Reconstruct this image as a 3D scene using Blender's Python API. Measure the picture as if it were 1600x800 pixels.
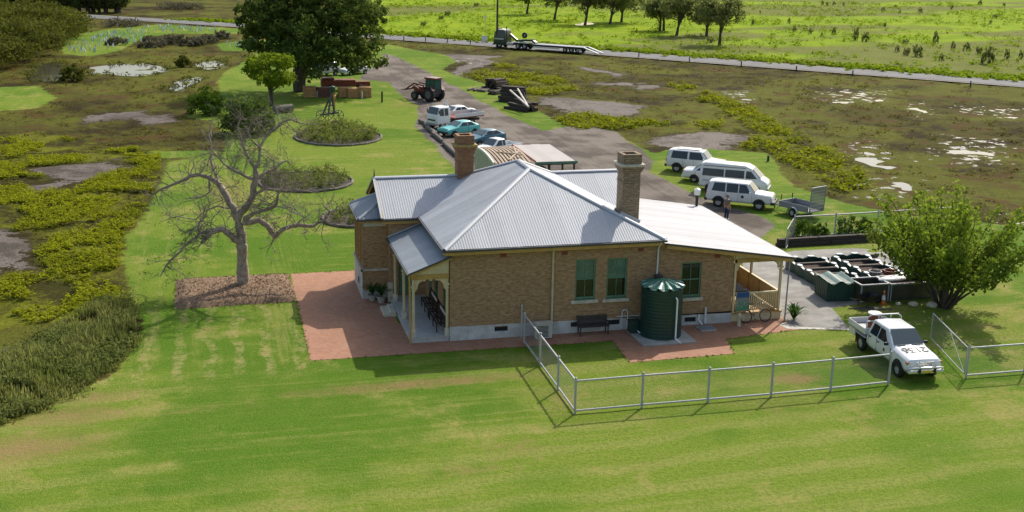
import bpy, bmesh, math, random
import numpy as np
from mathutils import Vector, Matrix, noise as mnoise

for o in list(bpy.data.objects): bpy.data.objects.remove(o)
scene = bpy.context.scene
COL = scene.collection
rnd = random.Random(7)
rng = np.random.default_rng(11)
R = math.radians

# ------------------------------------------------------------------ camera
FPX, PITCH, ROLL, YAW, CAMH = 1817.5, .266917, .017183, .249967, 18.5
_f = np.array([0, math.cos(PITCH), -math.sin(PITCH)]); _r = np.array([1., 0, 0]); _u = np.cross(_r, _f)
_r, _u = math.cos(ROLL)*_r+math.sin(ROLL)*_u, -math.sin(ROLL)*_r+math.cos(ROLL)*_u
_c, _s = math.cos(YAW), math.sin(YAW)
_m = np.array([[_c, _s, 0], [-_s, _c, 0], [0, 0, 1]])
CF, CR, CU = _m@_f, _m@_r, _m@_u
CC = np.array([-10.12, -51.25, CAMH])
cam_data = bpy.data.cameras.new('camera'); cam = bpy.data.objects.new('camera', cam_data); COL.objects.link(cam)
cam_data.sensor_width = 36; cam_data.lens = FPX/1600*36; cam_data.clip_start = .5; cam_data.clip_end = 5000
cam.matrix_world = Matrix(((CR[0], CU[0], -CF[0], CC[0]), (CR[1], CU[1], -CF[1], CC[1]), (CR[2], CU[2], -CF[2], CC[2]), (0, 0, 0, 1)))
scene.camera = cam

def G(x, y, z=0.0):
    """survey point: where the sight line of photograph pixel (x, y) meets height z"""
    d = CF+CR*(x-800)/FPX-CU*(y-400)/FPX
    return CC+d*((z-CC[2])/d[2])
def GY(x, y, Y):
    d = CF+CR*(x-800)/FPX-CU*(y-400)/FPX
    return CC+d*((Y-CC[1])/d[1])

# ------------------------------------------------------------------ sky, sun, exposure
SUN_AZ, SUN_EL = R(45.5), R(42)          # azimuth from +Y towards +X
world = bpy.data.worlds.new('World'); scene.world = world; world.use_nodes = True
wn = world.node_tree.nodes; wl = world.node_tree.links
bg = wn['Background']; sky = wn.new('ShaderNodeTexSky'); sky.sky_type = 'NISHITA'; sky.sun_disc = False
sky.sun_elevation = SUN_EL; sky.sun_rotation = SUN_AZ; sky.air_density = 1.3; sky.dust_density = 3.0; sky.ozone_density = 1.0
wl.new(sky.outputs[0], bg.inputs[0]); bg.inputs[1].default_value = .125
sun_d = bpy.data.lights.new('sun', 'SUN'); sun = bpy.data.objects.new('sun', sun_d); COL.objects.link(sun)
sun_d.energy = 3.3; sun_d.angle = R(.6); sun_d.color = (1, .95, .86)
sdir = Vector((math.sin(SUN_AZ)*math.cos(SUN_EL), math.cos(SUN_AZ)*math.cos(SUN_EL), math.sin(SUN_EL)))
sun.rotation_euler = sdir.to_track_quat('Z', 'Y').to_euler(); sun.location = (60, 60, 80)
scene.view_settings.view_transform = 'Standard'; scene.view_settings.look = 'None'
scene.view_settings.exposure = 0.45; scene.view_settings.gamma = 1.0
try: scene.view_settings.use_curve_mapping = False
except Exception: pass

# ------------------------------------------------------------------ helpers
def srgb(r, g, b):
    f = lambda c: (c/255/12.92) if c/255 <= .04045 else ((c/255+.055)/1.055)**2.4
    return (f(r), f(g), f(b))

class NT:
    """small node-tree writer"""
    def __init__(self, name):
        self.m = bpy.data.materials.new(name); self.m.use_nodes = True
        self.t = self.m.node_tree; self.n = self.t.nodes; self.l = self.t.links
        self.bsdf = self.n['Principled BSDF']; self.out = self.n['Material Output']
    def new(self, t, **kw):
        nd = self.n.new(t)
        for k, v in kw.items(): setattr(nd, k, v)
        return nd
    def put(self, sock, v):
        if hasattr(v, 'is_output'): self.l.new(v, sock)
        elif v is not None:
            if isinstance(v, (tuple, list)) and len(v) == 3 and sock.type == 'RGBA': v = (*v, 1)
            sock.default_value = v
    def coord(self, which='Object'):
        return self.new('ShaderNodeTexCoord').outputs[which]
    def mapping(self, vec, scale=(1, 1, 1), rot=(0, 0, 0), loc=(0, 0, 0)):
        m = self.new('ShaderNodeMapping'); self.put(m.inputs[0], vec)
        m.inputs['Scale'].default_value = scale; m.inputs['Rotation'].default_value = rot; m.inputs['Location'].default_value = loc
        return m.outputs[0]
    def noise(self, vec, scale=5, detail=4, rough=.6, dist=0, out='Fac'):
        t = self.new('ShaderNodeTexNoise'); self.put(t.inputs['Vector'], vec)
        t.inputs['Scale'].default_value = scale; t.inputs['Detail'].default_value = detail
        t.inputs['Roughness'].default_value = rough; t.inputs['Distortion'].default_value = dist
        return t.outputs[out]
    def voro(self, vec, scale=5, out='Distance', feature='F1'):
        t = self.new('ShaderNodeTexVoronoi', feature=feature); self.put(t.inputs['Vector'], vec)
        t.inputs['Scale'].default_value = scale
        return t.outputs[out]
    def math(self, op, a, b=0.0, c=None, clamp=False):
        t = self.new('ShaderNodeMath', operation=op, use_clamp=clamp); self.put(t.inputs[0], a); self.put(t.inputs[1], b)
        if c is not None: self.put(t.inputs[2], c)
        return t.outputs[0]
    def ramp(self, fac, lo, hi):
        t = self.new('ShaderNodeMapRange', clamp=True, interpolation_type='SMOOTHSTEP'); self.put(t.inputs['Value'], fac)
        t.inputs['From Min'].default_value = lo; t.inputs['From Max'].default_value = hi
        return t.outputs[0]
    def mix(self, fac, a, b, mode='MIX'):
        t = self.new('ShaderNodeMix', data_type='RGBA', blend_type=mode)
        self.put(t.inputs[0], fac); self.put(t.inputs[6], a); self.put(t.inputs[7], b)
        return t.outputs[2]
    def bump(self, h, strength=.3, dist=.02):
        b = self.new('ShaderNodeBump'); b.inputs['Strength'].default_value = strength; b.inputs['Distance'].default_value = dist
        self.put(b.inputs['Height'], h); self.l.new(b.outputs[0], self.bsdf.inputs['Normal'])
    def set(self, **kw):
        for k, v in kw.items(): self.put(self.bsdf.inputs[k.replace('_', ' ')], v)
        return self.m
    def attr(self, name, out='Fac'):
        a = self.new('ShaderNodeAttribute'); a.attribute_name = name
        return a.outputs[out]

def simple(name, col, rough=.55, var=.18, scale=2.5, metallic=0, spec=.5, bump=0, bscale=30, obvar=0, dirt=None, dirtamt=.5, coat=0, coord='Object', detail=5):
    t = NT(name); v = t.coord(coord)
    n = t.noise(v, scale, detail, .65)
    lo = tuple(c*(1-var) for c in col); hi = tuple(min(1, c*(1+var)) for c in col)
    c = t.mix(t.ramp(n, .3, .7), lo, hi)
    if dirt is not None:
        d = t.noise(v, scale*.6, 8, .75, .6)
        c = t.mix(t.math('MULTIPLY', t.ramp(d, .5, .72), dirtamt), c, dirt)
    if obvar:
        r = t.new('ShaderNodeObjectInfo').outputs['Random']
        c = t.mix(1.0, c, t.mix(r, (1-obvar,)*3, (1,)*3), 'MULTIPLY')
    t.set(Base_Color=c, Metallic=metallic)
    rr = t.math('ADD', t.math('MULTIPLY', t.noise(v, scale*3, 3), .2), rough-.1)
    t.set(Roughness=rr); t.bsdf.inputs['Specular IOR Level'].default_value = spec
    if coat: t.bsdf.inputs['Coat Weight'].default_value = coat; t.bsdf.inputs['Coat Roughness'].default_value = .08
    if bump: t.bump(t.noise(v, bscale, 4), bump, .02)
    return t.m

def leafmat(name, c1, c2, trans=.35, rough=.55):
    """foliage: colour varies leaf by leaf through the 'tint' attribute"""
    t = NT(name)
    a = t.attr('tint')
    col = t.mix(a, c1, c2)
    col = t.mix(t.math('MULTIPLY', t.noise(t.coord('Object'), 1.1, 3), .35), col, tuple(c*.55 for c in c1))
    t.set(Base_Color=col, Roughness=.85); t.bsdf.inputs['Specular IOR Level'].default_value = .08
    tr = t.new('ShaderNodeBsdfTranslucent'); t.put(tr.inputs[0], t.mix(.45, col, t.mix(1.0, col, (1.0, 1.0, .35), 'MULTIPLY')))
    mx = t.new('ShaderNodeMixShader'); mx.inputs[0].default_value = trans
    t.l.new(t.bsdf.outputs[0], mx.inputs[1]); t.l.new(tr.outputs[0], mx.inputs[2]); t.l.new(mx.outputs[0], t.out.inputs[0])
    return t.m

def finish(name, me, mat, parent=None, smooth=None, loc=None):
    if mat is not None:
        for m in (mat if isinstance(mat, (list, tuple)) else [mat]): me.materials.append(m)
    if smooth is not None:
        me.polygons.foreach_set('use_smooth', [True]*len(me.polygons))
        if smooth < 179: me.set_sharp_from_angle(angle=R(smooth))
    o = bpy.data.objects.new(name, me); COL.objects.link(o)
    if parent is not None: o.parent = parent
    if loc is not None: o.location = loc
    return o

class MB:
    """collects boxes, tubes and sheets; build() links them as one mesh object with box-projected UVs in metres"""
    def __init__(self): self.v = []; self.f = []; self.mi = []
    def add(self, vs, fs, mi=0):
        b = len(self.v); self.v += [tuple(map(float, p)) for p in vs]
        for f in fs: self.f.append(tuple(b+i for i in f)); self.mi.append(mi)
        return self
    def box(self, a, b, mi=0):
        x0, y0, z0 = a; x1, y1, z1 = b
        return self.add([(x0, y0, z0), (x1, y0, z0), (x1, y1, z0), (x0, y1, z0), (x0, y0, z1), (x1, y0, z1), (x1, y1, z1), (x0, y1, z1)],
                        [(0, 3, 2, 1), (4, 5, 6, 7), (0, 1, 5, 4), (1, 2, 6, 5), (2, 3, 7, 6), (3, 0, 4, 7)], mi)
    def bar(self, p, q, w, h=None, up=(0, 0, 1), mi=0):
        """rectangular bar from p to q"""
        h = w if h is None else h
        p = Vector(p); q = Vector(q); d = (q-p).normalized(); u = Vector(up)
        if abs(d.dot(u)) > .98: u = Vector((1, 0, 0))
        s = d.cross(u).normalized()*w/2; t = s.cross(d).normalized()*h/2
        vs = [p-s-t, p+s-t, p+s+t, p-s+t, q-s-t, q+s-t, q+s+t, q-s+t]
        return self.add(vs, [(3, 2, 1, 0), (4, 5, 6, 7), (0, 1, 5, 4), (1, 2, 6, 5), (2, 3, 7, 6), (3, 0, 4, 7)], mi)
    def tube(self, pts, rad, n=6, cap=True, mi=0):
        pts = [Vector(p) for p in pts]; k = len(pts)
        if not hasattr(rad, '__len__'): rad = [rad]*k
        b = len(self.v); ref = None
        for i, p in enumerate(pts):
            d = (pts[min(i+1, k-1)]-pts[max(i-1, 0)])
            d = d.normalized() if d.length > 1e-9 else Vector((0, 0, 1))
            if ref is None: ref = d.orthogonal().normalized()
            ref = (ref-d*ref.dot(d)); ref = ref.normalized() if ref.length > 1e-6 else d.orthogonal().normalized()
            w = d.cross(ref)
            for j in range(n):
                a = 2*math.pi*j/n; self.v.append(tuple(p+(ref*math.cos(a)+w*math.sin(a))*rad[i]))
        for i in range(k-1):
            for j in range(n):
                a = b+i*n+j; c = b+i*n+(j+1) % n
                self.f.append((a, c, c+n, a+n)); self.mi.append(mi)
        if cap:
            self.f.append(tuple(b+j for j in reversed(range(n)))); self.mi.append(mi)
            self.f.append(tuple(b+(k-1)*n+j for j in range(n))); self.mi.append(mi)
        return self
    def lathe(self, prof, n=24, axis='z', c=(0, 0, 0), mi=0, closed=False):
        b = len(self.v); k = len(prof)
        for r, h in prof:
            for j in range(n):
                a = 2*math.pi*j/n; x, y = r*math.cos(a), r*math.sin(a)
                p = {'z': (x, y, h), 'y': (x, h, y), 'x': (h, x, y)}[axis]
                self.v.append((p[0]+c[0], p[1]+c[1], p[2]+c[2]))
        rg = k if closed else k-1
        for i in range(rg):
            for j in range(n):
                a = b+i*n+j; d = b+i*n+(j+1) % n; i2 = (i+1) % k
                e = b+i2*n+(j+1) % n; g = b+i2*n+j
                self.f.append((a, d, e, g)); self.mi.append(mi)
        if not closed:
            self.f.append(tuple(b+j for j in reversed(range(n)))); self.mi.append(mi)
            self.f.append(tuple(b+(k-1)*n+j for j in range(n))); self.mi.append(mi)
        return self
    def prism(self, poly, d, mi=0):
        """extrude 3D polygon by vector d"""
        n = len(poly); d = Vector(d); vs = [Vector(p) for p in poly]; vs += [p+d for p in vs]
        return self.add(vs, [tuple(reversed(range(n))), tuple(range(n, 2*n))]+[(i, (i+1) % n, n+(i+1) % n, n+i) for i in range(n)], mi)
    def poly(self, pts, mi=0): return self.add(pts, [tuple(range(len(pts)))], mi)
    def build(self, name, mat, parent=None, smooth=None, loc=None, bevel=0, recalc=True):
        me = bpy.data.meshes.new(name); me.from_pydata(self.v, [], self.f)
        me.polygons.foreach_set('material_index', self.mi)
        if recalc:
            bm = bmesh.new(); bm.from_mesh(me); bmesh.ops.recalc_face_normals(bm, faces=bm.faces); bm.to_mesh(me); bm.free()
        boxuv(me)
        o = finish(name, me, mat, parent, smooth, loc)
        if bevel:
            md = o.modifiers.new('b', 'BEVEL'); md.width = bevel; md.segments = 2; md.limit_method = 'ANGLE'; md.angle_limit = R(30)
        return o

def boxuv(me):
    n = len(me.loops)
    if not n: return
    uv = me.uv_layers.new(name='UVMap')
    co = np.empty(len(me.vertices)*3); me.vertices.foreach_get('co', co); co = co.reshape(-1, 3)
    li = np.empty(n, dtype=np.int32); me.loops.foreach_get('vertex_index', li)
    nf = len(me.polygons); nr = np.empty(nf*3); me.polygons.foreach_get('normal', nr); nr = np.abs(nr.reshape(-1, 3))
    lt = np.empty(nf, dtype=np.int32); me.polygons.foreach_get('loop_total', lt)
    ax = np.repeat(np.argmax(nr, 1), lt); p = co[li]
    u = np.where(ax == 0, p[:, 1], p[:, 0]); v = np.where(ax == 2, p[:, 1], p[:, 2])
    uv.data.foreach_set('uv', np.stack([u, v], 1).ravel())

def meta(o, label=None, cat=None, group=None, kind=None):
    if label: o['label'] = label
    if cat: o['category'] = cat
    if group: o['group'] = group
    if kind: o['kind'] = kind
    return o
def thing(name, label, cat, loc=(0, 0, 0), rz=0, group=None):
    o = bpy.data.objects.new(name, None); COL.objects.link(o); o.location = loc; o.rotation_euler = (0, 0, rz); o.empty_display_size = .3
    return meta(o, label, cat, group)
def copy_tree(o, parent=None):
    c = o.copy(); COL.objects.link(c); c.parent = parent
    for ch in [x for x in o.children]: copy_tree(ch, c)
    return c
def fast_mesh(name, V, F, mat, tint=None, parent=None, kind=None, smooth=None):
    """V (n,3), F (m,4 or 3) numpy; tint per vertex"""
    me = bpy.data.meshes.new(name); V = np.asarray(V, dtype=np.float32); F = np.asarray(F, dtype=np.int32); k = F.shape[1]
    me.vertices.add(len(V)); me.vertices.foreach_set('co', V.ravel())
    me.loops.add(F.size); me.loops.foreach_set('vertex_index', F.ravel())
    me.polygons.add(len(F)); me.polygons.foreach_set('loop_start', np.arange(0, F.size, k, dtype=np.int32))
    me.update(calc_edges=True)
    if tint is not None:
        a = me.attributes.new('tint', 'FLOAT', 'POINT'); a.data.foreach_set('value', np.asarray(tint, dtype=np.float32))
    o = finish(name, me, mat, parent, smooth)
    if kind: o['kind'] = kind
    return o
def leaf_quads(P, size, rng, up=.0, aspect=.6, tint=None, flat=None):
    """random leaf-shaped quads (kite) at points P; returns V,F,tint"""
    n = len(P); size = np.broadcast_to(size, (n,))
    d = rng.normal(size=(n, 3)); d[:, 2] += up
    if flat is not None: d = d*np.array([1, 1, flat])
    d /= np.linalg.norm(d, axis=1)[:, None]
    e = rng.normal(size=(n, 3))
    if flat is not None: e = e*np.array([1, 1, flat])
    e -= d*(e*d).sum(1)[:, None]; e /= np.linalg.norm(e, axis=1)[:, None]+1e-9
    L = size[:, None]; w = L*aspect
    V = np.stack([P-d*L*.5, P+e*w*.5, P+d*L*.5, P-e*w*.5], 1).reshape(-1, 3)
    F = np.arange(4*n).reshape(n, 4)
    t = rng.random(n) if tint is None else tint
    return V, F, np.repeat(t, 4)
def clumps(centres, radii, per, size, rng, up=.2, squash=.7, aspect=.6, shell=.5, flat=None):
    """leaves gathered in clumps: light clumps and dark clumps, gaps between"""
    C = np.repeat(centres, per, 0); Rr = np.repeat(radii, per, 0)
    d = rng.normal(size=C.shape); d /= np.linalg.norm(d, axis=1)[:, None]
    r = rng.random(len(C))**shell
    P = C+d*(Rr*r)[:, None]*np.array([1, 1, squash])
    base = np.repeat(rng.random(len(centres)), per)
    t = np.clip(base*.55+.45*rng.random(len(C))+.15*d[:, 2], 0, 1)
    return leaf_quads(P, size*(.6+.8*rng.random(len(C))), rng, up, aspect, t, flat)
# ------------------------------------------------------------------ the ground: one sheet to the horizon
def axis(lo, hi, step, far, gl, gh):
    a = list(np.arange(lo, hi, step)); s = step; x = hi
    while x < far: a.append(x); s *= gh; x += s
    s = step; x = lo-step
    while x > -far: a.insert(0, x); s *= gl; x -= s
    return np.array(a)
def px_poly(pts): return np.array([G(*p)[:2] for p in pts])
def sdist(P, poly):
    """signed distance to polygon, positive inside"""
    a = poly; b = np.roll(poly, -1, 0); best = np.full(len(P), 1e9); ins = np.zeros(len(P), bool)
    for (x0, y0), (x1, y1) in zip(a, b):
        ex, ey = x1-x0, y1-y0; L = ex*ex+ey*ey+1e-12
        t = np.clip(((P[:, 0]-x0)*ex+(P[:, 1]-y0)*ey)/L, 0, 1)
        dx = P[:, 0]-x0-t*ex; dy = P[:, 1]-y0-t*ey
        best = np.minimum(best, dx*dx+dy*dy)
        c = (y0 > P[:, 1]) != (y1 > P[:, 1])
        xi = x0+(P[:, 1]-y0)*(ex)/(ey if abs(ey) > 1e-12 else 1e-12)
        ins ^= c & (P[:, 0] < xi)
    d = np.sqrt(best); return np.where(ins, d, -d)
def soft(P, polys, w):
    m = np.zeros(len(P))
    for pl in polys:
        lo = pl.min(0)-8; hi = pl.max(0)+8
        k = np.where((P[:, 0] > lo[0]) & (P[:, 0] < hi[0]) & (P[:, 1] > lo[1]) & (P[:, 1] < hi[1]))[0]
        if len(k): m[k] = np.maximum(m[k], np.clip(.5+sdist(P[k], pl)/w, 0, 1))
    return m
def vnoise(P, s, seed=0, oct=3):
    """cheap value noise in numpy"""
    out = np.zeros(len(P)); amp = 1; tot = 0
    for o in range(oct):
        q = P/s+seed*17.3; i = np.floor(q).astype(np.int64); f = q-i; f = f*f*(3-2*f)
        def h(ix, iy):
            n = (ix*374761393+iy*668265263+seed*1442695041+o*97) & 0xffffffff
            n = ((n ^ (n >> 13))*1274126177) & 0xffffffff
            return ((n ^ (n >> 16)) & 0xffff)/65535.
        a = h(i[:, 0], i[:, 1]); b = h(i[:, 0]+1, i[:, 1]); c = h(i[:, 0], i[:, 1]+1); d = h(i[:, 0]+1, i[:, 1]+1)
        out += amp*((a*(1-f[:, 0])+b*f[:, 0])*(1-f[:, 1])+(c*(1-f[:, 0])+d*f[:, 0])*f[:, 1]); tot += amp
        amp *= .5; s *= .5
    return out/tot

LAWN = px_poly([(-300, 1000), (-150, 760), (0, 668), (60, 645), (120, 612), (170, 585), (205, 545), (222, 515), (215, 480), (203, 450), (190, 420), (192, 395), (200, 370), (225, 340),
    (240, 310), (255, 280), (262, 252), (300, 246), (345, 242), (352, 225), (345, 205), (330, 190), (290, 182), (300, 172), (345, 152), (340, 128), (352, 112), (375, 100), (400, 85), (400, 66),
    (440, 56), (520, 60), (600, 68), (650, 78), (690, 84), (715, 95), (690, 108), (715, 118), (745, 127), (790, 140), (850, 178), (890, 200), (960, 206), (1020, 240), (1060, 230), (1200, 238), (1240, 292),
    (1330, 318), (1400, 335), (1600, 352), (1900, 370), (2100, 1000)])
LAWN2 = [px_poly(p) for p in ([(95, 72), (110, 55), (170, 45), (250, 38), (400, 46), (405, 52), (330, 53), (270, 52), (220, 60), (190, 78), (140, 88), (100, 84)], [(335, 68), (400, 62), (400, 78), (350, 80)],
    [(-40, 136), (60, 134), (88, 152), (60, 168), (-40, 176)], [(230, 236), (340, 234), (345, 244), (240, 246)])]
GRAVEL = px_poly([(600, 84), (582, 105), (560, 124), (605, 128), (630, 150), (652, 165), (652, 200), (690, 240), (720, 275), (800, 330), (1000, 372), (1180, 378), (1215, 352), (1190, 338), (1140, 324),
    (1090, 307), (1050, 288), (1012, 268), (1022, 252), (1000, 232), (965, 208), (925, 196), (885, 198), (850, 205), (800, 183), (760, 162), (700, 129), (650, 103), (615, 86)])
PADDOCK = px_poly([(560, 52), (600, 55), (700, 64), (800, 68), (960, 76), (1200, 94), (1400, 111), (1600, 127), (2000, 160), (2600, 0), (2000, -60), (1000, -60), (590, -40)])
MUD = [px_poly(p) for p in ([(-60, 350), (25, 360), (55, 400), (55, 418), (-60, 428)], [(45, 262), (100, 257), (180, 251), (195, 262), (150, 276), (120, 290), (62, 300), (40, 293), (78, 276)],
    [(690, 85), (782, 86), (775, 98), (745, 108), (722, 120), (698, 118), (722, 104), (735, 95), (690, 91)], [(855, 150), (960, 158), (1008, 165), (1003, 178), (960, 182), (880, 174), (848, 163)],
    [(1018, 216), (1060, 207), (1140, 204), (1178, 211), (1145, 225), (1135, 237), (1060, 234), (1018, 228)], [(-60, 548), (30, 532), (36, 545), (-40, 580)], [(205, 185), (262, 178), (270, 190), (215, 196)],
    [(120, 178), (230, 172), (232, 182), (130, 190)], [(900, 103), (985, 115), (975, 120), (905, 108)], [(985, 132), (1030, 130), (1028, 138), (990, 140)], [(935, 128), (1000, 128), (990, 136), (940, 133)])]
WETZ = [px_poly(p) for p in ([(1110, 140), (1180, 138), (1180, 165), (1120, 162)], [(1270, 136), (1395, 140), (1390, 162), (1275, 158)], [(1312, 212), (1345, 214), (1412, 246), (1415, 262), (1380, 258), (1318, 240)],
    [(1420, 160), (1455, 158), (1458, 190), (1445, 188)], [(1460, 208), (1580, 215), (1570, 256), (1465, 258)], [(1340, 280), (1430, 268), (1440, 304), (1400, 308), (1330, 312)], [(1480, 164), (1620, 170), (1620, 190), (1500, 176)],
    [(265, 125), (320, 120), (318, 135), (268, 142)], [(300, 95), (350, 92), (348, 108), (310, 110)], [(1560, 330), (1640, 338), (1640, 362), (1575, 352)], [(780, 88), (700, 92), (745, 105)])]
LUSH = [px_poly(p) for p in ([(-60, 215), (60, 205), (140, 225), (250, 235), (245, 285), (225, 330), (195, 375), (190, 420), (150, 440), (90, 440), (55, 400), (40, 370), (-60, 345)],
    [(1040, 130), (1080, 135), (1180, 170), (1230, 205), (1280, 225), (1345, 265), (1365, 292), (1320, 300), (1240, 262), (1200, 235), (1150, 232), (1190, 208), (1120, 170)],
    [(980, 188), (900, 172), (850, 178), (870, 200), (960, 206), (1010, 196), (1120, 200), (1130, 190)], [(60, 430), (170, 440), (200, 470), (120, 500), (-60, 520), (-60, 440)], [(740, 95), (860, 110), (900, 140), (840, 150), (800, 138), (750, 126), (720, 118)])]
DRY = [(40, 700, 4.0, 2.0, .7), (110, 650, 4, 1.5, .65), (150, 620, 3, 1.2, .6), (650, 600, 7, .7, .75), (560, 610, 5, .6, .6), (730, 590, 3, .8, .5), (1245, 592, 1.6, .9, .8), (1100, 655, 3, 1.2, .35),
       (800, 700, 3, 1.6, .45), (730, 735, 3, .8, .5), (1230, 640, 4, 1.2, .4), (320, 640, 6, .8, .4), (990, 720, 4, 1.5, .35), (600, 690, 3, 1, .25), (1380, 660, 3, 1.5, .4), (960, 580, 3, .8, .3), (360, 300, 3, 9, .55), (640, 165, 5, 3, .5), (1170, 570, 2, 1, .4)]

gx = axis(-22, 30, .26, 2600, 1.035, 1.03); gy = axis(-26, 34, .26, 2600, 1.06, 1.02)
GXX, GYY = np.meshgrid(gx, gy); P2 = np.stack([GXX.ravel(), GYY.ravel()], 1)
dist_cam = np.hypot(P2[:, 0]-CC[0], P2[:, 1]-CC[1])
WP = P2+(np.stack([vnoise(P2, 5, 1), vnoise(P2, 5, 2)], 1)-.5)*np.minimum(dist_cam[:, None]/45, 6)
a_lawn = np.maximum(soft(P2*.75+WP*.25, [LAWN], 2.2), soft(P2, LAWN2, 3))
a_grav = soft(P2*.7+WP*.3, [GRAVEL], 1.6)
a_padd = soft(P2, [PADDOCK], 3)
a_mud = soft(WP, MUD, 3.0)
a_wet = soft(WP, WETZ, 8)
a_lush = soft(WP, LUSH, 6)
a_dry = np.zeros(len(P2))
for x, y, sx, sy, k in DRY:
    g = G(x, y); a_dry = np.maximum(a_dry, k*np.exp(-((P2[:, 0]-g[0])/sx)**2-((P2[:, 1]-g[1])/sy)**2))
a_green = np.zeros(len(P2))
for x, y, sx_, sy_, k in [(1330, 615, .8, 2.2, .9), (1375, 650, 1.2, 2.0, 1), (1450, 700, 2.4, 1.8, .9), (1550, 760, 3, 2, .8), (1080, 645, 3.5, .7, .7), (860, 745, 2, 1.5, .6), (880, 610, .5, 4, .4), (540, 590, 3.5, .5, .7), (300, 520, 2.5, 2.5, .6), (520, 760, 4, 2, .5), (230, 500, 2, 3, .6), (640, 660, 5, .5, .5), (1130, 450, 3, 1, .3), (850, 790, 2, .8, .7)]:
    g = G(x, y); a_green = np.maximum(a_green, k*np.exp(-((P2[:, 0]-g[0])/sx_)**2-((P2[:, 1]-g[1])/sy_)**2))
rough_zone = (1-np.clip(a_lawn+a_grav, 0, 1))
z = rough_zone*((vnoise(P2, 2.6, 5)-.55)*.30-.06)*np.clip(1.3-a_mud, .2, 1)*np.clip((600-dist_cam)/300, 0, 1)
z = np.where(np.hypot(P2[:, 0], P2[:, 1]) > 400, z*0, z)
z += a_lawn*(1-a_grav)*(vnoise(P2, 2.2, 9)-.5)*.035*np.clip((np.hypot(np.clip(np.abs(P2[:, 0]-5)-14, 0, None), np.clip(np.abs(P2[:, 1]-5)-9, 0, None)))/4, 0, 1)
nx, ny = len(gx), len(gy)
idx = np.arange(nx*ny).reshape(ny, nx)
Fq = np.stack([idx[:-1, :-1], idx[:-1, 1:], idx[1:, 1:], idx[1:, :-1]], -1).reshape(-1, 4)

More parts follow.
